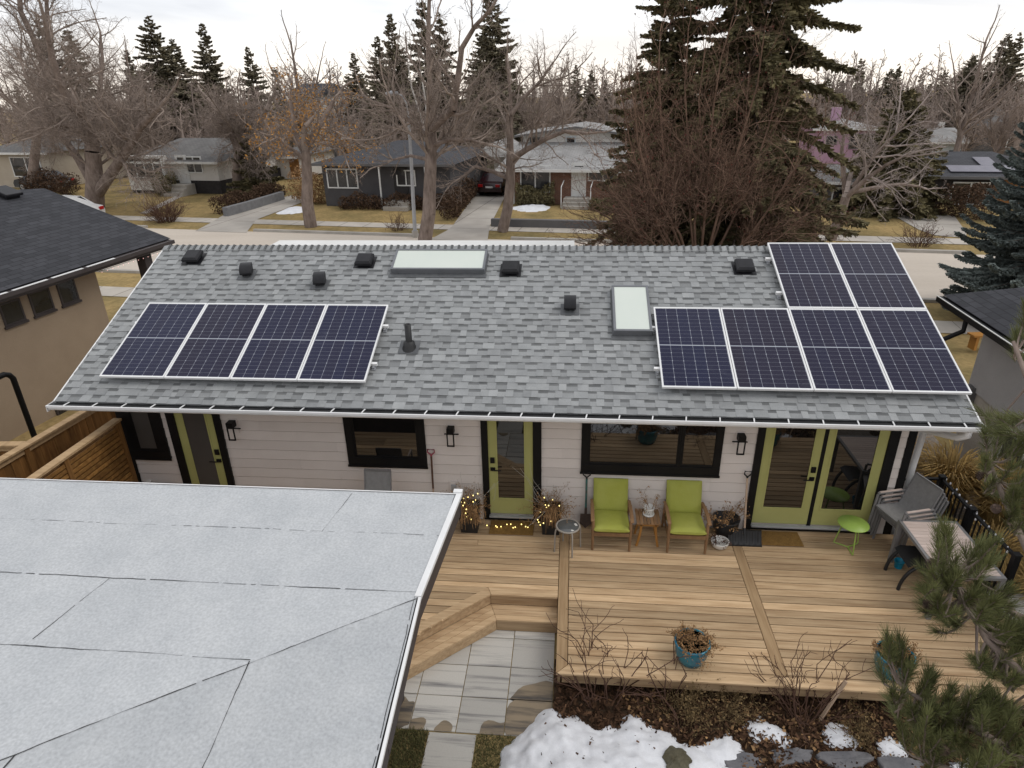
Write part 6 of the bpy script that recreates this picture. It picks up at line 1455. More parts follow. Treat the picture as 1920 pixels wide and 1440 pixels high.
def spruce(name, label, loc, sp, m, group=None, bark='bark_grey', rot=0):
    wood, V, F, F2, tone = sp; t = thing(name, label, 'spruce', loc, rot, group)
    W, G_ = seg_arrays(wood, 5); fast_mesh('trunk', W, G_, M[bark], t)
    me = fast_mesh('crown', V, F, M[m], t, tone=tone); return t
# pair of big spruces in the front yard
sp = spruce_mesh(21, 19.0, 3.2, 88, 10, 230, 'needle', droop=.55, tw=.034, tl=.32, gap=.2, irregular=.42, base=.02)
pb = at_y(1382, 420, 12.6); spruce('spruce_tree', 'massive dark green spruce behind the red-brown tree, reaching out of the top', (pb.x, 12.6, -.6), sp, 'needle')
sp = spruce_mesh(22, 13.0, 2.3, 80, 9, 180, 'needle', droop=.45, tw=.034, tl=.27, gap=.1, irregular=.3, base=.02)
pb = at_y(1232, 420, 13.4); spruce('spruce_tree', 'narrower dark spruce at the left of the massive spruce, tip at the top edge', (pb.x, 13.4, -.6), sp, 'needle', rot=1.1)
# blue spruce at the right edge
sp = spruce_mesh(23, 9.2, 2.6, 48, 11, 330, 'needle_blue', droop=.16, tw=.028, tl=.22, dense=1.2, irregular=.16, upturn=.35, base=.03)
spruce('spruce_tree', 'blue-grey spruce standing at the right edge beyond the grey house roof', (14.9, 12.4, -.6), sp, 'needle_blue')
# distant spruces: three shapes copied at the heights seen
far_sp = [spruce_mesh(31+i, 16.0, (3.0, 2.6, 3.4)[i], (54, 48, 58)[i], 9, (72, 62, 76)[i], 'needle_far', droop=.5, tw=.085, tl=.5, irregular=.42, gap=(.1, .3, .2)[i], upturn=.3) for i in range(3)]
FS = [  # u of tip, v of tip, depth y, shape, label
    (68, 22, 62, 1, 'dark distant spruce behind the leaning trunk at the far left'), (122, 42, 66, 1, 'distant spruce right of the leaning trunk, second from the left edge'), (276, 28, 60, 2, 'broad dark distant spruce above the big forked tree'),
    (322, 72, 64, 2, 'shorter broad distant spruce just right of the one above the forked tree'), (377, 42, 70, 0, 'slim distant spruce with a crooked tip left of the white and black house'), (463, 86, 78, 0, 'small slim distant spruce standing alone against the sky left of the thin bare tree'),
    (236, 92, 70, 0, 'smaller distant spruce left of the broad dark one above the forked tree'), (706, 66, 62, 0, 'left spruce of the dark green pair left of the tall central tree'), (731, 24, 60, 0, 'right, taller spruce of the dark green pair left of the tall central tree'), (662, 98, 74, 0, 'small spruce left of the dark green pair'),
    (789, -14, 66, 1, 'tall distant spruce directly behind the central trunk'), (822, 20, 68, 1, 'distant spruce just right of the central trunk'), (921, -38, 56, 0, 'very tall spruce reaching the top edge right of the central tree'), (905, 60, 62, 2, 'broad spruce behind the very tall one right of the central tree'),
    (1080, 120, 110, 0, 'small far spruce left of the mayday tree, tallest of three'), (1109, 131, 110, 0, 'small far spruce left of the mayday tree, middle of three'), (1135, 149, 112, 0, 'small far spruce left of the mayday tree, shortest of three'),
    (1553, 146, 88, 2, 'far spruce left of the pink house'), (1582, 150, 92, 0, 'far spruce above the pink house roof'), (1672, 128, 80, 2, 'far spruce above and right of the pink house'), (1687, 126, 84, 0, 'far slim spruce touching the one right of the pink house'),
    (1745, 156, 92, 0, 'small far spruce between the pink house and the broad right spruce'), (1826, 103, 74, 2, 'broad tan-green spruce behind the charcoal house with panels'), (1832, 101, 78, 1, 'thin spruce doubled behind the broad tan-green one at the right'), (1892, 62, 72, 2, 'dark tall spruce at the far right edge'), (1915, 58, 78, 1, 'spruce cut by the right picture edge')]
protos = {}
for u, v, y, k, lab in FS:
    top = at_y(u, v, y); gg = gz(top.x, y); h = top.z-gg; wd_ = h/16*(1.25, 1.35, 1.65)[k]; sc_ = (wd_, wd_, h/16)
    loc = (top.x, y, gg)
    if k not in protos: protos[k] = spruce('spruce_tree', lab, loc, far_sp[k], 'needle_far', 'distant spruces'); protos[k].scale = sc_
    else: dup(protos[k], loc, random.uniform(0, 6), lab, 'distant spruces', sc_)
# spruces behind the pale tree on the right, and the dark juniper by the white house
pb = A(1672, 402)
sp = spruce_mesh(41, at_y(1672, 165, pb.y+1).z-GZ, 3.0, 56, 10, 110, 'needle', droop=.4, tw=.06, tl=.40, irregular=.4, gap=.1); spruce('spruce_tree', 'dark spruce behind the pale-twigged right boulevard tree', (pb.x, pb.y+1, GZ), sp, 'needle')
sp = spruce_mesh(42, 5.2, 1.8, 26, 9, 60, 'needle', droop=.1, tw=.08, tl=.35, irregular=.35)
pb = A(484, 366); spruce('juniper_tree', 'dark green juniper between the white house and the driveway', (pb.x, pb.y, GZ), sp, 'needle')
# mid-distance bare trees: shared shapes
mid = []
for i, (pp_, hh, gap) in enumerate(((P_ELM, 10, .7), (P_ASH, 12, .7), (P_SPARSE, 11, .5))):
    lean = (.2, 0, -.1)[i]; segs = tree_meshes(60+i, dict(par=pp_, stems=[([(0, 0, 0), (lean*.3, 0, hh*.25), (lean, .1, hh*.5), (lean*1.5, 0, hh*.8)], hh*.022, hh*.006, .28, gap, hh*.34, .85), ([(lean*.3, 0, hh*.25), (.9+lean, .5, hh*.45), (1.6, .6, hh*.65)], hh*.013, hh*.004, .1, gap, hh*.30, .85), ([(lean*.3, 0, hh*.25), (-.8, -.5, hh*.42), (-1.5, -.9, hh*.62)], hh*.012, hh*.004, .1, gap, hh*.30, .85)]))
    zt = max(s[5] for L in segs for s in L); mid.append((segs, zt))
MT = [  # u, v of top, depth, shape, label
    (540, 15, 66, 2, 'thin tall bare tree silhouetted on the sky left of the orange-leaved tree'), (395, 150, 52, 1, 'bare grey tree directly behind the chimneyless middle of the white house roof'), (225, 60, 52, 1, 'tall bare tree whose fine top shows between the distant left spruces'),
    (640, 150, 48, 0, 'bare tree behind the left end of the charcoal hip-roof house'), (705, 195, 46, 0, 'round twiggy bare tree behind the charcoal house roof'), (850, 170, 50, 0, 'twiggy bare tree over the right end of the charcoal house'), (1000, 100, 56, 1, 'upright fine-twigged tree behind the brick house, its top against the sky'), (1050, 105, 60, 1, 'second upright fine-twigged tree behind the brick house roof'), (1095, 190, 60, 0, 'low bare tree behind the right end of the brick house'),
    (1545, 196, 68, 0, 'bare tree behind the left side of the pink house'), (1652, 150, 68, 0, 'bare tree rising right of the pink house roof'), (1718, 128, 66, 2, 'sparse tree with snapped crown on the skyline right of the pink house'), (1862, 5, 46, 2, 'tall thin bare tree above the charcoal house with panels'), (1830, 190, 50, 0, 'twiggy bare tree left of the tall thin tree at the right'), (1905, 150, 46, 1, 'bare tree behind the blue spruce at the right edge'), (470, 175, 50, 0, 'bare tree behind the white garage'), (760, 150, 60, 1, 'bare tree between the dark spruce pair and the central trunk'), (1770, 160, 70, 1, 'faint bare tree left of the broad tan-green spruce')]
protos = {}
for j, (u, v, y, k, lab) in enumerate(MT):
    top = at_y(u, v, y); gg = gz(top.x, y); h = top.z-gg; s_ = h/mid[k][1]; loc = (top.x, y, gg)
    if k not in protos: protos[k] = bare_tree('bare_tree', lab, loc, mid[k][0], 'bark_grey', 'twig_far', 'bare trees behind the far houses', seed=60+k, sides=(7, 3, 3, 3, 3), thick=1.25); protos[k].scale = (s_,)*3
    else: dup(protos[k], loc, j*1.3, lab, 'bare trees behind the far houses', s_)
# birch stems behind the central tree
b = A(800, 330); y0 = 44; b = Vector((at_y(805, 330, y0).x, y0, GZ)); st = lambda *p: stem_px(y0, p, b)
segs = tree_meshes(71, dict(par=P_SPARSE, stems=[(st((805, 320, 0), (802, 240, 0), (798, 190, 0), (788, 130, 0)), .14, .05, .3, .6, 1.8, .6), (st((804, 280, 0), (790, 220, .3), (772, 165, .5), (765, 120, .5)), .11, .04, .3, .6, 1.6, .6), (st((806, 290, 0), (822, 265, 0), (828, 300, 0), (822, 335, 0)), .07, .03, .3, .6, 1.2, .6)]))
bare_tree('birch_tree', 'white-stemmed birch just behind the tall central trunk', tuple(b), segs, 'birch', 'twig_pale', seed=71, sides=(6, 3, 3, 3, 3))
# far wood that closes the view: one mass
r = np.random.default_rng(90); lo = []
for k in range(4):
    hh = 9; segs = tree_meshes(91+k, dict(par=[(4, .1, .05, .6, .8, .55), (4, .16, .05, .36, .75, .55), (3, .2, .03, .24, .8, .6), (2, .25, .0, 9, .7, .5)], stems=[([(0, 0, 0), (.1, 0, hh*.3), (0, .2, hh*.75)], .2, .05, .2, .7, hh*.38, .8), ([(.05, 0, hh*.2), (1, .5, hh*.5)], .12, .04, .1, .7, hh*.32, .8)]))
    S_ = np.array([s for L in segs for s in L]); S_[:, 6:8] = np.maximum(S_[:, 6:8]*1.3, .020); lo.append(S_)
Vs, Fs, Ts = [], [], []; off = 0
for i in range(330):
    y = 50+85*r.uniform(0, 1)**1.2; x = r.uniform(-1.1, .85)*y; z_ = gz(x, y)
    if y < 58 and -12 < x < 12: y += 12
    dv_ = Vector((x, y, 3))-CAM; u_ = 960+F_PX*dv_.dot(RT)/dv_.dot(FW); S_ = None
    if y < 76 and (535 < u_ < 625 or 1515 < u_ < 1660 or 1735 < u_ < 1825): y += 30; x *= y/(y-30)
    z_ = gz(x, y)
    S_ = lo[r.integers(0, 4)].copy(); sc_ = r.uniform(.7, 1.2)*(.62+.0065*y); a = r.uniform(0, 6.28); c, s = math.cos(a), math.sin(a); Rm = np.array([[c, -s, 0], [s, c, 0], [0, 0, 1]]).T
    S_[:, 0:3] = S_[:, 0:3] @ Rm*sc_+np.array([x, y, z_]); S_[:, 3:6] = S_[:, 3:6] @ Rm*sc_+np.array([x, y, z_]); S_[:, 6:8] *= 1+.006*y
    V, F = seg_arrays(S_, 3); Vs.append(V); Fs.append(F+off); off += len(V); Ts.append(np.full(len(F), r.uniform(.2, .8)))
o = fast_mesh('far_wood', np.concatenate(Vs), np.concatenate(Fs), M['twig_far'], tone=np.concatenate(Ts)); o['kind'] = 'stuff'; o['label'] = 'far mass of bare brown trees closing the view along the horizon'
Vs, Fs, Ts = [], [], []; off = 0
mini = [spruce_mesh(95+k, 12, 2.2, 24, 7, 24, '', droop=.45, tw=.15, tl=.75, irregular=.3) for k in range(2)]
for i in range(90):
    y = r.uniform(80, 170); x = r.uniform(-1.05, .8)*y; _, V, F, _, tn = mini[r.integers(0, 2)]; k = r.uniform(.65, 1.15); Vs.append(V*k+np.array([x, y, gz(x, y)])); Fs.append(F+off); off += len(V); Ts.append(tn)
o = fast_mesh('far_wood', np.concatenate(Vs), np.concatenate(Fs), M['needle_far'], tone=np.concatenate(Ts)); o['kind'] = 'stuff'; o['label'] = 'far scattered dark evergreens among the bare trees on the horizon'

# ------------------------------------------------------------------ houses across the street
HB = []
def street_house(name, label, s0, s1, n0, dep, hw, wallm, roofm, rise, trace=None, hip=2.2, eave=.5, z0=GZ, lower=None, ridge_along=True):
    """bungalow in street coordinates: front wall on n0 from s0 to s1"""
    fp = S((s0+s1)/2, n0)
    if z0 is None: z0 = gz(fp.x, fp.y)
    if trace: u_, ve, vr = trace; hw = at_y(u_, ve, fp.y-.5).z-z0; rise = at_y(u_, vr, fp.y+dep/2).z-z0-hw
    HB.append((label[:30], round(hw, 2), round(rise, 2)))
    t = thing(name, label, 'house', (fp.x, fp.y, z0), math.atan2(TS.y, TS.x)); w_ = (s1-s0)/2
    mb = MB(); lw = lower[1] if lower else 0
    def wallbox(x0, x1, y0, y1, a, b):
        for p, q, U in (((x0, y0), (x1, y0), (1, 0, 0)), ((x1, y0), (x1, y1), (0, 1, 0)), ((x1, y1), (x0, y1), (-1, 0, 0)), ((x0, y1), (x0, y0), (0, -1, 0))): mb.poly([(p[0], p[1], a), (q[0], q[1], a), (q[0], q[1], b), (p[0], p[1], b)], U, (0, 0, 1))
    wallbox(-w_, w_, 0, dep, lw, hw); mb.poly([(-w_, 0, hw), (w_, 0, hw), (w_, dep, hw), (-w_, dep, hw)], (1, 0, 0), (0, 1, 0)); mb.build('wall', M[wallm], t)
    if lower: mb = MB(); wallbox(-w_-.02, w_+.02, -.02, dep, -.3, lw); mb.build('lower_wall', M[lower[0]], t)
    e = eave; X_0, X_1, Y_0, Y_1 = -w_-e, w_+e, -e, dep+e; zr = hw+rise; zl = hw-.05; ym = (Y_0+Y_1)/2
    A0, B0, C0, D0 = (X_0, Y_0, zl), (X_1, Y_0, zl), (X_1, Y_1, zl), (X_0, Y_1, zl); R0, R1 = (X_0+hip, ym, zr), (X_1-hip, ym, zr)
    mb = MB(); sv = Vector((0, ym-Y_0, zr-zl)).normalized()
    mb.poly([A0, B0, R1, R0], (1, 0, 0), sv); mb.poly([C0, D0, R0, R1], (-1, 0, 0), sv); mb.poly([B0, C0, R1], (0, 1, 0), (-1, 0, .4)); mb.poly([D0, A0, R0], (0, -1, 0), (1, 0, .4)); mb.poly([D0, C0, B0, A0], (1, 0, 0), (0, 1, 0)); mb.build('roof', M[roofm], t)
    mb = MB(); mb.box(X_0, X_1, Y_0-.06, Y_0-.002, zl-.14, zl+.02); mb.build('fascia', M['white_dull' if wallm != 'w_char' and roofm != 'roof_char' else 'w_grey'], t)
    return t
def h_win(t, x, z, w_, h, y=0, m='white_dull', mull=1):
    mb = MB(); f_ = .08; mb.box(x, x+w_, y-.07, y+.0, z, z+f_); mb.box(x, x+w_, y-.07, y, z+h-f_, z+h)
    for i in range(mull+2): xx = x+(w_-f_)*i/(mull+1); mb.box(xx, xx+f_, y-.07, y, z+f_, z+h-f_)
    f = mb.build('window', M[m], t); mb = MB(); mb.box(x+f_, x+w_-f_, y-.04, y-.01, z+f_, z+h-f_)
    mb.build('pane', M['glass_far'], f); return f
def h_door(t, x, z, w_=.95, h=2.05, y=0, m='white_dull', steps=3):
    mb = MB(); mb.box(x, x+w_, y-.06, y, z, z+h); d = mb.build('door', M[m], t); mb = MB(); mb.box(x+.2, x+w_-.2, y-.075, y-.061, z+h-.5, z+h-.18); mb.build('door_pane', M['glass_far'], d)
    if steps:
        mb = MB(); rz_ = z/steps
        for i in range(steps): mb.box(x-.35, x+w_+.35, y-.09-1.0-.3*(steps-1-i), y-.08-(0 if i == 0 else 0), rz_*i, rz_*(i+1)) if i < steps else None
        mb.build('steps', M['concrete'], t)
    return d
def sn(p): return p.x*TS.x+p.y*TS.y, p.x*NS.x+p.y*NS.y
# white and black bungalow
s0, n0 = sn(A(243, 362)); s1, _ = sn(A(446, 356)); n0 = sn(A(340, 362))[1]
hA = street_house('street_house', 'white bungalow with black lower walls, grey roof and a white front door across the street', s0, s1, n0, 9, 2.95, 'w_white', 'roof_grey', 1.7, lower=('w_black', .95), trace=(345, 302, 259)); wA = (s1-s0)/2
h_win(hA, -wA+.4, 1.15, 3.2, 1.5, y=-.5, mull=3); h_win(hA, wA-2.6, 1.5, 1.4, 1.2)
mb = MB(); mb.box(-wA+.3, -wA+3.7, -.5, 0, .25, 2.75); mb.build('bay', M['w_white'], hA)
h_door(hA, .5, .75)
mb = MB(); mb.box(1.75, 2.1, -.03, 0, 1.95, 2.1); mb.box(1.75, 2.1, -.03, 0, 1.5, 1.65); mb.build('house_number', M['black'], hA)
# charcoal bungalow
s0, n0 = sn(A(606, 388)); s1, _ = sn(A(852, 388)); n0 = sn(A(720, 388))[1]
hB = street_house('street_house', 'charcoal bungalow with dark hip roof and white window frames behind the street lamp', s0, s1, n0, 9, 2.75, 'w_char', 'roof_char', 1.75, hip=4.2, trace=(730, 306, 263)); wB = (s1-s0)/2
h_win(hB, -wB+.3, 1.15, 2.2, 1.25, mull=2); h_win(hB, wB-3.6, 1.35, 1.3, 1.0)
mb = MB(); mb.box(-.2, -.12, -.55, -.47, 0, 2.7); mb.box(wB-1.5, wB-1.42, -.55, -.47, 0, 2.7); mb.build('porch_post', M['white_dull'], hB); h_door(hB, .6, .5, m='w_black', steps=2)
# brick house with white upper storey
s0, n0 = sn(A(948, 384)); s1, _ = sn(A(1190, 384)); n0 = sn(A(1070, 384))[1]
hC = street_house('street_house', 'red brick house with pale roof and white upper storey by the middle driveway', s0, s1, n0, 8.5, 2.75, 'brick', 'roof_pale', 1.6, hip=.6, eave=.6, trace=(1060, 317, 266)); wC = (s1-s0)/2
h_win(hC, -wC+.9, .75, 2.0, 1.7, mull=1); h_win(hC, wC-3.0, 1.5, 1.9, .9, mull=1); h_door(hC, .1, .55)
mb = MB(); mb.box(-wC, -wC+.5, -.03, -.001, 0, 2.7); mb.build('corner_board', M['white_dull'], hC)
mb = MB(); mb.tube([(-.35, -1.3, 0), (-.35, -1.3, 1.3), (-.35, -.2, 1.55)], .03, 6); mb.tube([(1.5, -1.3, 0), (1.5, -1.3, 1.3), (1.5, -.2, 1.55)], .03, 6); mb.build('handrail', M['white_dull'], hC)
yC = hC.location.y; zt_ = lambda u, v, dy: at_y(u, v, yC+dy).z-GZ; ue = zt_(965, 253, 4); up_ = zt_(1090, 236, 4)
mb = MB(); ux0, ux1 = -wC+.2, wC-.6
for p, q in (((ux0, 4.2), (ux1, 4.2)), ((ux1, 4.2), (ux1, 9)), ((ux0, 9), (ux0, 4.2))): mb.poly([(p[0], p[1], 2.7), (q[0], q[1], 2.7), (q[0], q[1], ue), (p[0], p[1], ue)])
mb.poly([(ux0, 4.2, ue), (ux1, 4.2, ue), ((ux0+ux1)/2, 4.2, up_-.1)]); mb.build('upper_wall', M['w_white'], hC)
mb = MB(); xm = (ux0+ux1)/2; mb.poly([(ux0-.5, 3.6, ue-.06), (xm, 3.6, up_), (xm, 9.5, up_), (ux0-.5, 9.5, ue-.06)], (0, 1, 0), (1, 0, .2)); mb.poly([(xm, 3.6, up_), (ux1+.5, 3.6, ue-.06), (ux1+.5, 9.5, ue-.06), (xm, 9.5, up_)], (0, 1, 0), (1, 0, -.2)); mb.build('upper_roof', M['roof_pale'], hC)
mb = MB(); mb.bar((ux0-.5, 3.58, ue-.12), (xm, 3.58, up_-.06), .04, .12); mb.bar((xm, 3.58, up_-.06), (ux1+.5, 3.58, ue-.12), .04, .12); mb.build('barge_board', M['w_grey'], hC); h_win(hC, ux0+.5, ue-1.05, 1.1, .85, y=4.2, m='w_grey'); h_win(hC, ux0+3.0, ue-1.15, .7, 1.0, y=4.2, m='w_blue', mull=0)
# carport with the red car
s0, n0 = sn(A(884, 366)); s1, _ = sn(A(945, 366))
cp = thing('carport', 'white gabled carport over the red car at the top of the middle driveway', 'carport', tuple(S((s0+s1)/2, n0+1.5, GZ)), math.atan2(TS.y, TS.x))
mb = MB(); w_ = (s1-s0)/2+.3; mb.poly([(-w_, 0, 2.5), (0, 0, 3.4), (0, 6, 3.4), (-w_, 6, 2.5)], (0, 1, 0), (1, 0, .4)); mb.poly([(0, 0, 3.4), (w_, 0, 2.5), (w_, 6, 2.5), (0, 6, 3.4)], (0, 1, 0), (1, 0, -.4)); mb.build('roof', M['roof_pale'], cp)
mb = MB(); mb.poly([(-w_, .05, 2.45), (w_, .05, 2.45), (0, .05, 3.35)]); mb.bar((-w_, 0, 2.42), (0, 0, 3.32), .05, .16); mb.bar((0, 0, 3.32), (w_, 0, 2.42), .05, .16); mb.poly([(-w_+.1, 6, 0), (w_-.1, 6, 0), (w_-.1, 6, 2.5), (-w_+.1, 6, 2.5)]); mb.build('gable', M['w_white'], cp)
for sx in (-1, 1): mb = MB(); mb.box(sx*(w_-.15)-.07, sx*(w_-.15)+.07, .05, .2, 0, 2.45); mb.build('post', M['white_dull'], cp)
M['car_red'] = mat('dark_red_paint', (.022, .006, .008), None, rough=.25, spec=.6); M['car_white'] = mat('white_paint_car', (.6, .6, .6), None, rough=.3, spec=.6); M['tyre'] = mat('tyre', (.012, .012, .012), None, rough=.8); M['tail'] = mat('tail_lamp', (.35, .01, .01), None, rough=.3); M['rim'] = mat('wheel_rim', (.3, .3, .31), None, rough=.35, metal=.6)
def make_car(label, loc, rot, paint):
    t = thing('parked_car', label, 'car', loc, rot); mb = MB()
    prof = [(-2.15, .32), (-2.2, .62), (-2.12, .86), (-1.55, .95), (-.85, 1.42), (.35, 1.46), (1.15, 1.02), (2.0, .86), (2.18, .62), (2.15, .30)]
    K = 6; vs = []
    for y, z in prof:
        for i in range(K+1): u = -1+2*i/K; k = .86 if abs(u) < .99 else .86; wd = .86-(.16*max(0, z-.95)/.5); vs.append((u*wd, y, z+(.03*(1-u*u) if z > .5 else 0)))
    n = K+1; L = len(prof); mb.add(vs, [(j*n+i, j*n+i+1, (j+1)*n+i+1, (j+1)*n+i)[::-1] for j in range(L-1) for i in range(K)], smooth=False); mb.add([vs[j*n] for j in range(L)], [tuple(range(L))]); mb.add([vs[j*n+K] for j in range(L)], [tuple(reversed(range(L)))]); mb.build('body', M[paint], t, bevel=.03)
    mb = MB(); mb.add([(-.68, -1.50, .985), (.68, -1.50, .985), (.62, -.90, 1.41), (-.62, -.90, 1.41)], [(0, 1, 2, 3)]); mb.build('rear_window', M['glass_far'], t)
    mb = MB(); mb.add([(-.64, .42, 1.47), (.64, .42, 1.47), (.72, 1.12, 1.08), (-.72, 1.12, 1.08)], [(0, 1, 2, 3)]); mb.build('windscreen', M['glass_far'], t)
    for sx in (-1, 1):
        mb = MB(); x = sx*.865; mb.add([(x, -1.35, 1.0), (x, .95, 1.0), (x-sx*.13, .3, 1.38), (x-sx*.13, -.8, 1.36)], [(0, 1, 2, 3)]); mb.build('side_window', M['glass_far'], t)
        mb = MB(); mb.box(sx*.62-.16, sx*.62+.16, -2.24, -2.15, .66, .84); mb.build('tail_lamp', M['tail'], t, bevel=.02)
        for yy in (-1.3, 1.35):
            mb = MB(); mb.tube([(sx*.68, yy, .32), (sx*.90, yy, .32)], .32, 16); w0 = mb.build('wheel', M['tyre'], t); mb = MB(); mb.tube([(sx*.895, yy, .32), (sx*.91, yy, .32)], .2, 12); mb.build('rim', M['rim'], w0)
    mb = MB(); mb.box(-.25, .25, -2.225, -2.19, .60, .72); mb.build('number_plate', M['white_dull'], t); return t
cpos = A(926, 369); make_car('dark red car parked nose-in under the white carport', (cpos.x, cpos.y+2.0, GZ+.02), math.atan2(TS.y, TS.x), 'car_red')
wc_ = A(210, 412); make_car('white car mostly hidden behind the near-black roof at the left', (wc_.x-2.6, wc_.y-.5, GZ+.02), math.atan2(TS.y, TS.x)+R(90), 'car_white')
M['car_dark'] = mat('dark_blue_paint', (.02, .024, .032), None, rough=.3, spec=.6); dc = A(88, 356); make_car('dark car parked in front of the beige bungalow at the left edge', (dc.x, dc.y, GZ+.02), math.atan2(TS.y, TS.x)+R(90), 'car_dark')
# right: grey house behind the pale tree, charcoal house with panels
s0, n0 = sn(A(1530, 392)); s1, _ = sn(A(1628, 392))
hD = street_house('street_house', 'small dark grey house with brown-grey roof half hidden behind the leaning pale tree', s0-1.5, s1, n0+1.0, 8, 2.7, 'w_grey', 'roof_grey', 1.4, trace=(1575, 340, 306)); wD = (s1-s0)/2
eD = HB[-1][1]; h_win(hD, .2, eD-1.6, 1.7, 1.2)
mb = MB(); mb.tube([(wD-.3, .6, eD-.1), (wD-.3, .6, eD+.55)], .03, 6); mb.M = Matrix.Translation((wD-.3, .55, eD+.6)) @ Matrix.Rotation(R(60), 4, 'X'); mb.lathe([(.0, .0), (.2, .03), (.34, .11)], 18); mb.build('satellite_dish', M['white_dull'], hD)
s0, n0 = sn(A(1735, 388)); s1, _ = sn(A(1905, 395))
hE = street_house('street_house', 'charcoal house with timber panel and pale solar panels on a black roof at the right', s0, s1+3, n0+1.2, 9, 2.9, 'w_black', 'roof_char', 2.0, hip=3.0, trace=(1800, 331, 284)); wE = (s1+3-s0)/2
eE = HB[-1][1]; h_win(hE, -wE+1.6, eE-1.75, 2.0, 1.35); h_win(hE, -wE+6.2, eE-1.75, 1.5, 1.35, m='black')
mb = MB(); mb.box(-wE+3.8, -wE+6.0, -.04, -.001, max(.1, eE-2.3), eE-.1); mb.build('timber_panel', M['w_wood'], hE)
M['solar_far'] = mat('far_solar_panel', (.12, .115, .145), (.16, .152, .185), scale=2, rough=.3, spec=.3)
hwE, rsE = [(h[1], h[2]) for h in HB if h[0].startswith('charcoal house with timber')][0]; zl = hwE-.05; rise = rsE+.05; ym = 9/2; sl_ = math.atan2(rise, ym+.5)
mb = MB(); mb.M = Matrix.Translation((0, -.5, zl)) @ Matrix.Rotation(sl_, 4, 'X')
mb.box(-wE+1.4, wE-2.4, .7, 1.9, .06, .10); mb.box(-wE+3.4, wE-3.2, 1.92, 3.6, .06, .10); mb.build('solar_array', M['solar_far'], hE)
# pink two-storey house, pale blue house and others further back
s0, n0 = sn(at_y(1530, 260, 62)); s1, _ = sn(at_y(1640, 262, 62))
hP = street_house('street_house', 'pink two-storey house with pale grey roof beyond the leaning pale tree', s0, s1, n0, 9, 6.0, 'w_pink', 'roof_pale', 1.5, hip=3, z0=-4, trace=(1590, 241, 222)); wP = (s1-s0)/2
eP = HB[-1][1]; h_win(hP, .3, eP-1.9, 2.4, 1.4, m='w_grey', mull=2); h_win(hP, -1.8, eP-1.5, 1.0, .8, m='w_grey', mull=0); mb = MB(); mb.box(-.9, -.1, 3.6, 4.4, eP+.4, eP+1.7); mb.build('chimney', M['w_pink'], hP)
s0, n0 = sn(at_y(1748, 260, 60)); s1, _ = sn(at_y(1806, 260, 60))
hQ = street_house('street_house', 'pale blue-white house with light grey roof behind the charcoal house', s0, s1, n0, 8, 4.2, 'w_blue', 'roof_pale', 1.9, hip=.2, z0=-2, trace=(1778, 266, 239)); eQ = HB[-1][1]; h_win(hQ, .3, eQ-1.6, 1.4, .8, m='black'); mb = MB(); mb.box(.3, .75, 4, 4.45, eQ+.5, eQ+1.45); mb.build('chimney', M['w_white'], hQ)
s0, n0 = sn(A(-30, 354)); s1, _ = sn(A(112, 352))
hL = street_house('street_house', 'beige bungalow with brown-grey roof and a large white-framed window at the left edge', s0, s1, n0+1, 9, 2.9, 'w_beige', 'roof_grey', 2.2, hip=3.5, trace=(60, 285, 248)); wL = (s1-s0)/2; h_win(hL, -.7, HB[-1][1]-2.0, 3.0, 1.6, mull=1)
s0, n0 = sn(at_y(553, 250, 72)); s1, _ = sn(at_y(606, 250, 72))
hT = street_house('street_house', 'tall white house with dark gable roof rising far behind the orange-leaved tree', s0, s1, n0, 8, 9.0, 'w_white', 'roof_char', 1.8, hip=.1, z0=-3, trace=(580, 176, 157)); h_win(hT, -1.2, HB[-1][1]-4, 1.2, 2.4, m='black')
s0, n0 = sn(A(492, 338)); s1, _ = sn(A(552, 338))
hG = street_house('street_house', 'small white garage with grey roof and wooden gate between the white and charcoal houses', s0, s1, n0+1, 7, 2.6, 'w_white', 'roof_grey', 1.2, hip=1.5, trace=(520, 293, 276)); mb = MB(); mb.box(.8, 1.7, -.05, -.001, .2, 2.4); mb.build('timber_panel', M['w_wood'], hG)
for j, (u, v, y, wpx, wm, rm, lab) in enumerate([(650, 240, 66, 70, 'w_grey', 'roof_grey', 'low grey-roofed house far behind the orange-leaved tree'), (860, 240, 72, 60, 'w_beige', 'roof_char', 'beige house glimpsed far behind the central tree'), (1125, 240, 72, 50, 'w_white', 'roof_pale', 'white-roofed house far behind the right end of the brick house'), (1890, 245, 66, 70, 'w_grey', 'roof_grey', 'grey house far behind the tall thin tree at the right')]):
    s0, n0 = sn(at_y(u-wpx/2, v, y)); s1, _ = sn(at_y(u+wpx/2, v, y)); t = street_house('street_house', lab, s0, s1, n0, 8, 3.0, wm, rm, 1.8, z0=None); h_win(t, -.6, 1.2, 1.4, 1.1)

# ------------------------------------------------------------------ street things
lp = A(779, 445); y0 = lp.y
t = thing('street_lamp', 'grey street lamp with a curved arm on the far boulevard', 'street lamp', tuple(lp)); o = lp
pts = [at_y(u, v, y0)-o for u, v in ((779, 445), (775, 380), (771, 300), (766, 222), (764, 205))]; pts[0].z = 0
mb = MB(); mb.tube([(0, 0, 0), (0, 0, .35)], .17, 10); mb.build('base', M['concrete'], t)
mb = MB(); k = pts[4].z; mb.tube([(0, 0, .3), (pts[1].x, 0, pts[1].z), (pts[2].x, 0, pts[2].z), (pts[3].x, 0, pts[3].z)], [.10, .095, .085, .07], 10); mb.build('pole', M['galv'], t)
arm = [at_y(u, v, y0)-o for u, v in ((766, 222), (762, 195), (755, 180), (742, 175))]; mb = MB(); mb.tube(arm, [.05, .045, .04, .04], 8); mb.build('arm', M['galv'], t)
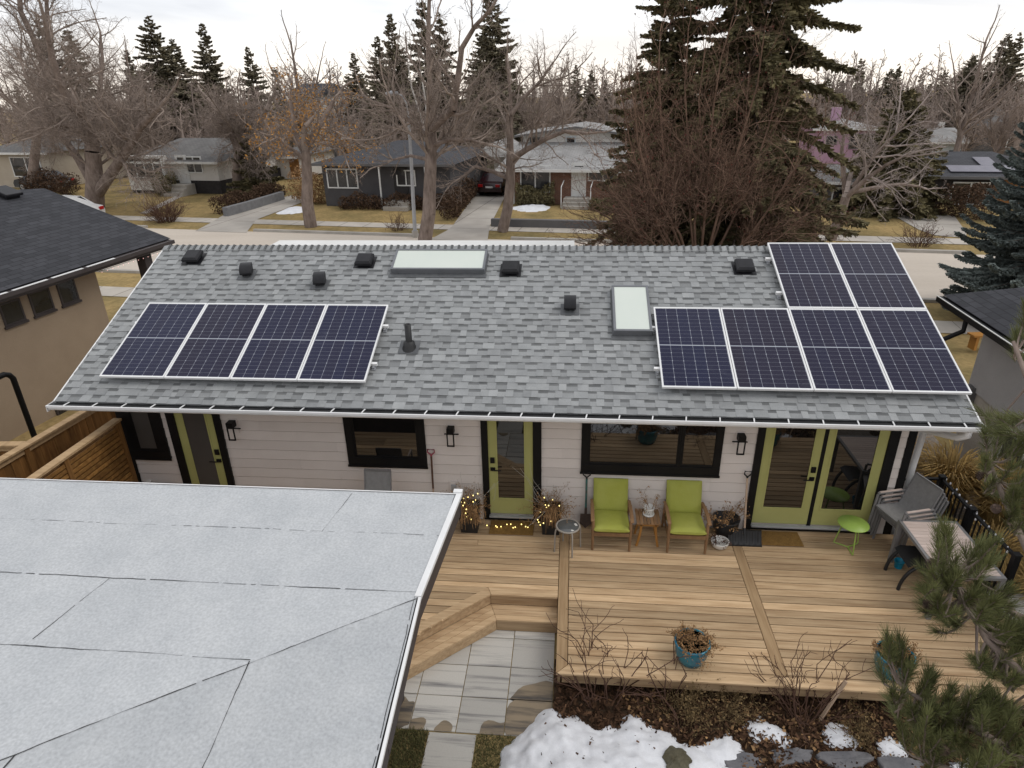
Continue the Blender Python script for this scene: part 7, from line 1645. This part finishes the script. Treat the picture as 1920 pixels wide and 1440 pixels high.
a = arm[-1]; mb = MB(); mb.tube([a+Vector((.1, 0, 0)), a+Vector((-.2, 0, .0)), a+Vector((-.5, 0, -.03))], [.08, .13, .07], 10); mb.build('lamp_head', M['galv'], t)
def hedge(name, label, pts, w_, h, m, n, seed, size=.09):
    """clipped or loose hedge as a volume of twiggy leaf-sized faces along a line"""
    r = np.random.default_rng(seed); pts = [np.array(p) for p in pts]; t = thing(name, label, 'hedge', tuple(pts[0])); C = []
    L = [np.linalg.norm(pts[i+1]-pts[i]) for i in range(len(pts)-1)]; k = r.choice(len(L), n, p=np.array(L)/sum(L)); f = r.uniform(0, 1, n)[:, None]; P = np.array(pts)[k]*(1-f)+np.array(pts)[k+1]*f; th = r.uniform(0, 6.28, n); q = r.uniform(0, 1, n)**.35
    d = np.array([pts[i+1]-pts[i] for i in range(len(L))])[k]; d /= np.linalg.norm(d, axis=1, keepdims=True); sd = np.stack([-d[:, 1], d[:, 0], 0*d[:, 0]], 1)
    wob = 1+.18*np.sin(P[:, 0]*2.3+P[:, 1]*1.7)+.1*np.sin(P[:, 0]*5.1)
    C = P+sd*(np.cos(th)*q*w_/2)[:, None]+np.array([0, 0, 1.])*((.5+.5*np.sin(th)*q)*h*wob)[:, None]-pts[0]
    leafcloud('foliage', m, t, C, n, size, seed, spread=.03, asp=.35); return t
g3 = lambda u, v, z=GZ: tuple(A(u, v, z))
hedge('hedge', 'long brown clipped hedge climbing beside the left driveway', [g3(410, 402), g3(470, 386), g3(525, 368)], 1.4, 1.1, 'hedge', 7000, 131)
hedge('hedge', 'brown hedge along the left side of the middle driveway', [g3(842, 414), g3(862, 392), g3(884, 366)], 1.3, 1.5, 'hedge', 6000, 132)
hedge('shrub', 'dark evergreen foundation shrub under the brick house window', [g3(968, 384), g3(1040, 384)], 1.3, 1.25, 'needle', 4000, 133)
hedge('shrub', 'evergreen shrub left of the white house steps', [g3(300, 366), g3(330, 366)], 1.6, 1.7, 'needle', 3000, 134)
hedge('shrub', 'low dark shrubs along the front of the charcoal house', [g3(640, 392), g3(840, 392)], 1.2, .9, 'hedge', 5000, 135)
hedge('shrub', 'tangled orange-brown shrub at the left corner of the charcoal house', [g3(560, 376), g3(610, 382)], 2.0, 1.9, 'dried', 4000, 136)
hedge('shrub', 'dark shrubs in front of the beige house at the left edge', [g3(60, 358), g3(140, 366)], 1.8, 1.6, 'hedge', 5000, 137)
hedge('shrub', 'brown shrubs beside the charcoal house with panels', [g3(1760, 400), g3(1850, 415)], 2.2, 1.5, 'hedge', 4000, 138)
hedge('shrub', 'low green juniper in front of the right end of the brick house', [g3(1110, 392), g3(1175, 398)], 1.2, .8, 'needle', 2500, 139)
def twig_bush(label, u, v, rad, h, seed, n, m='stem', name='bush'):
    p = A(u, v); t = thing(name, label, 'bush', tuple(p)); twigs('stems', m, t, n, (0, 0, 0), rad*.5, h, seed, .012, lean=.9, fork=2, jit=.25); return t
twig_bush('round brown twiggy bush on the boulevard left of the first driveway', 313, 416, 1.0, 1.3, 141, 130)
twig_bush('small reddish bare bush beside the street lamp', 745, 432, .6, .8, 142, 30)
twig_bush('small bare bush on the right boulevard', 1722, 462, .8, 1.0, 143, 50)
# low garden walls
def low_wall(label, pts, h, w_, m='w_grey'):
    t = thing('garden_wall', label, 'garden wall', tuple(pts[0])); mb = MB(); o = Vector(pts[0])
    for i in range(len(pts)-1): a, b = Vector(pts[i])-o, Vector(pts[i+1])-o; mb.bar(a+Vector((0, 0, h/2)), b+Vector((0, 0, h/2)), w_, h)
    mb.build('blocks', M[m], t); return t
M['block'] = mat('grey_block', (.14, .14, .145), (.19, .19, .195), scale=4, rough=.9)
low_wall('dark grey block retaining wall between the hedge and the left driveway', [g3(424, 406), g3(470, 393), g3(530, 374)], .55, .35, 'block')
low_wall('long low dark retaining wall in front of the brick house lawn', [g3(922, 424), g3(1060, 427), g3(1240, 433)], .42, .35, 'w_grey')
# old snow across the street
def flat_snow(label, u0, v0, u1, v1, seed):
    r_ = random.Random(seed); c = A((u0+u1)/2, (v0+v1)/2); rx = (A(u1, (v0+v1)/2)-A(u0, (v0+v1)/2)).length/2; ry = (A((u0+u1)/2, v0)-A((u0+u1)/2, v1)).length/2
    pts = [(c.x+rx*math.cos(a)*(1+.18*math.sin(3*a+seed))-0, c.y+ry*math.sin(a)*(1+.2*math.sin(2*a+seed))) for a in [2*math.pi*i/14 for i in range(14)]]
    snow_mesh('snow', label, pts, .14, GZ+.01, res=.18, seed=seed, soft=.4, hole=.2)
flat_snow('thin patch of old snow on the lawn in front of the brick house', 958, 385, 1034, 396, 5); flat_snow('old snow heap beside the trunk of the orange-leaved tree', 526, 387, 574, 402, 8)
# things glimpsed between our house and the tan house
t = thing('garbage_bin', 'black wheeled bin in the gap between the tan house and the grey shingle roof', 'bin', (-10.4, 8.2, -.55)); mb = MB()
mb.add([(-.26, -.3, .08), (.26, -.3, .08), (.26, .3, .08), (-.26, .3, .08), (-.3, -.36, 1.0), (.3, -.36, 1.0), (.3, .36, 1.0), (-.3, .36, 1.0)], [(3, 2, 1, 0), (4, 5, 6, 7), (0, 1, 5, 4), (1, 2, 6, 5), (2, 3, 7, 6), (3, 0, 4, 7)]); mb.build('body', M['black_plastic'], t, bevel=.03)
mb = MB(); mb.add([(-.32, -.38, 1.01), (.32, -.38, 1.01), (.32, .4, 1.05), (-.32, .4, 1.05), (-.3, -.36, 1.06), (.3, -.36, 1.06), (.3, .38, 1.12), (-.3, .38, 1.12)], [(3, 2, 1, 0), (4, 5, 6, 7), (0, 1, 5, 4), (1, 2, 6, 5), (2, 3, 7, 6), (3, 0, 4, 7)]); mb.build('lid', M['black_plastic'], t, bevel=.02)
for sx in (-1, 1): mb = MB(); mb.tube([(sx*.24, .34, .1), (sx*.30, .34, .1)], .1, 12); mb.build('wheel', M['tyre'], t)

# ------------------------------------------------------------------ pine in the garden, right foreground
pine = thing('pine_tree', 'pine with long tufted needles and cones leaning in from the lower right corner', 'pine', (4.95, -5.0, -.4)); PO = Vector((4.95, -5.0, -.4))
rp = np.random.default_rng(151)
def pl(pts): return [at_dist(u, v, d)-PO for u, v, d in pts]
limbs = [   # (u, v, distance from the viewpoint) along each limb
    pl([(2150, 1520, 5.6), (1990, 1330, 5.4), (1915, 1262, 5.2), (1850, 1200, 5.1), (1805, 1120, 5.0), (1780, 1060, 4.95)]),
    pl([(2120, 1450, 5.6), (2000, 1200, 5.6), (1930, 1040, 5.7), (1880, 930, 5.8), (1850, 850, 5.9)]),
    pl([(2150, 1560, 5.6), (1960, 1450, 5.3), (1850, 1380, 5.2), (1760, 1330, 5.2), (1690, 1290, 5.2)]),
    pl([(2060, 1330, 5.5), (1960, 1180, 5.3), (1900, 1150, 5.2), (1880, 1110, 5.2)]),
    pl([(2100, 1000, 5.6), (2000, 820, 5.7), (1930, 720, 5.9), (1900, 640, 6.0)]),
    pl([(2050, 1550, 5.5), (1900, 1480, 5.2), (1800, 1450, 5.1), (1720, 1420, 5.1)])]
mb = MB(); trunk_top = (at_dist(2180, 1100, 5.6)-PO); mb.tube([(0.35, -.1, 0), Vector((.35, -.1, 0)).lerp(trunk_top, .5), trunk_top], [.10, .075, .05], 10); mb.build('trunk', M['bark_grey'], pine)
wood = []
for L in limbs:
    for i in range(len(L)-1): wood.append((*L[i], *L[i+1], .028*(1-i/len(L))+.006, .028*(1-(i+1)/len(L))+.006))
shoots = []
def shoot_at(u, v, d, L=.17, dirn=None): shoots.append((at_dist(u, v, d)-PO, L, dirn))
regions = [  # ellipses of foliage (u, v, half width, half height, distance, count)
    (1772, 1050, 22, 36, 4.95, 9), (1838, 1062, 26, 34, 5.0, 9), (1772, 1115, 32, 40, 4.95, 11), (1835, 1130, 38, 36, 5.0, 12), (1880, 1185, 40, 36, 5.15, 9), (1768, 1170, 30, 30, 5.0, 8), (1745, 1120, 14, 30, 4.95, 4),
    (1885, 890, 42, 50, 5.8, 12), (1915, 950, 30, 50, 5.7, 10), (1862, 815, 20, 30, 5.9, 6), (1905, 820, 35, 40, 5.9, 9), (1918, 640, 16, 50, 6.0, 7),
    (1680, 1260, 28, 45, 5.2, 10), (1720, 1320, 55, 45, 5.2, 18), (1790, 1360, 70, 55, 5.2, 22), (1880, 1300, 50, 60, 5.25, 16), (1880, 1400, 60, 50, 5.2, 18), (1800, 1425, 70, 35, 5.1, 12), (1900, 1215, 40, 40, 5.2, 9), (1850, 1240, 35, 30, 5.15, 6), (1740, 1390, 50, 40, 5.2, 10)]
LP = [(np.array(L[i])*(1-f)+np.array(L[i+1])*f) for L in limbs for i in range(len(L)-1) for f in (0, .2, .4, .6, .8)]
LP = np.array(LP)
NV, NF, NT_ = [], [], []; cnt = 0
for (u, v, du, dv, d, n) in regions:
    for i in range(n):
        a = rp.uniform(0, 6.28); q = rp.uniform(0, 1)**.5; tip = np.array(at_dist(u+du*q*math.cos(a), v+dv*q*math.sin(a), d+rp.normal(0, .16))-PO)
        dd = np.linalg.norm(LP-tip-np.array([0, 0, .10]), axis=1)+.25*np.maximum(0, LP[:, 2]-tip[2]); src = LP[np.argmin(dd)]
        mid_ = (src+tip)/2+np.array([0, 0, -.05]); L = rp.uniform(.11, .2)
        ax = nrm(nrm(tip-mid_)+np.array([0, 0, rp.uniform(.5, 1.1)])+rp.normal(0, .2, 3)); b0 = tip-ax*L*.4; e0 = tip+ax*L*.6
        wood += [(*src, *mid_, .009, .007), (*mid_, *b0, .007, .006), (*b0, *e0, .006, .004)]
        nn = rp.integers(150, 210); f = rp.uniform(-.1, 1, nn); B = b0+(e0-b0)*f[:, None]
        th = rp.uniform(0, 6.283, nn); x = nrm(np.cross(ax, [0.3, .2, 1])); y = np.cross(ax, x); open_ = rp.uniform(.45, 1.0, nn)*(1-.5*np.clip(f, 0, 1))
        D = ax*np.cos(open_)[:, None]+(x*np.cos(th)[:, None]+y*np.sin(th)[:, None])*np.sin(open_)[:, None]+np.array([0, 0, .12]); D /= np.linalg.norm(D, axis=1, keepdims=True)
        ln = rp.uniform(.065, .115, nn)[:, None]; w_ = np.cross(D, rp.normal(0, 1, (nn, 3))); w_ = w_/np.linalg.norm(w_, axis=1, keepdims=True)*.0014
        V = np.stack([B-w_, B+w_, B+D*ln+w_*.4, B+D*ln-w_*.4], 1).reshape(-1, 3); NV.append(V); NF.append(np.arange(4*nn).reshape(-1, 4)+cnt); cnt += 4*nn; NT_.append(np.clip(rp.normal(.5, .2, nn)+rp.normal(0, .12), 0, 1))
W, G_ = seg_arrays(wood, 5); fast_mesh('branches', W, G_, M['bark_grey'], pine, smooth=True)
fast_mesh('needles', np.concatenate(NV), np.concatenate(NF), M['needle_pine'], pine, tone=np.concatenate(NT_))
for (u, v, d) in ((1746, 1056, 4.87), (1742, 1132, 4.9), (1822, 1124, 4.9), (1838, 890, 5.7), (1868, 953, 5.6), (1770, 1405, 5.0), (1845, 1350, 5.05)):
    c = at_dist(u, v, d)-PO; mb = MB(); r = random.Random(u); ax = Vector((r.uniform(-.4, .4), r.uniform(-.4, .2), -.6)).normalized(); mb.M = Matrix.Translation(c) @ ax.to_track_quat('Z', 'Y').to_matrix().to_4x4()
    for k in range(9):
        f = k/8; rad = .027*math.sin(math.pi*(.18+.78*f))+.004; nscale = 9
        for j in range(nscale): a = 2*math.pi*(j+.5*(k % 2))/nscale; mb.tone = r.random(); x, y = math.cos(a), math.sin(a); z = -.03+.062*f; mb.add([(x*rad*.5-y*.006, y*rad*.5+x*.006, z), (x*rad*.5+y*.006, y*rad*.5-x*.006, z), (x*rad*1.15+y*.005, y*rad*1.15-x*.005, z+.008), (x*rad*1.15-y*.005, y*rad*1.15+x*.005, z+.008)], [(0, 1, 2, 3)])
    mb.lathe([(.004, -.03), (.016, -.01), (.014, .02), (.003, .034)], 8); mb.build('pine_cone', M['cone'], pine)
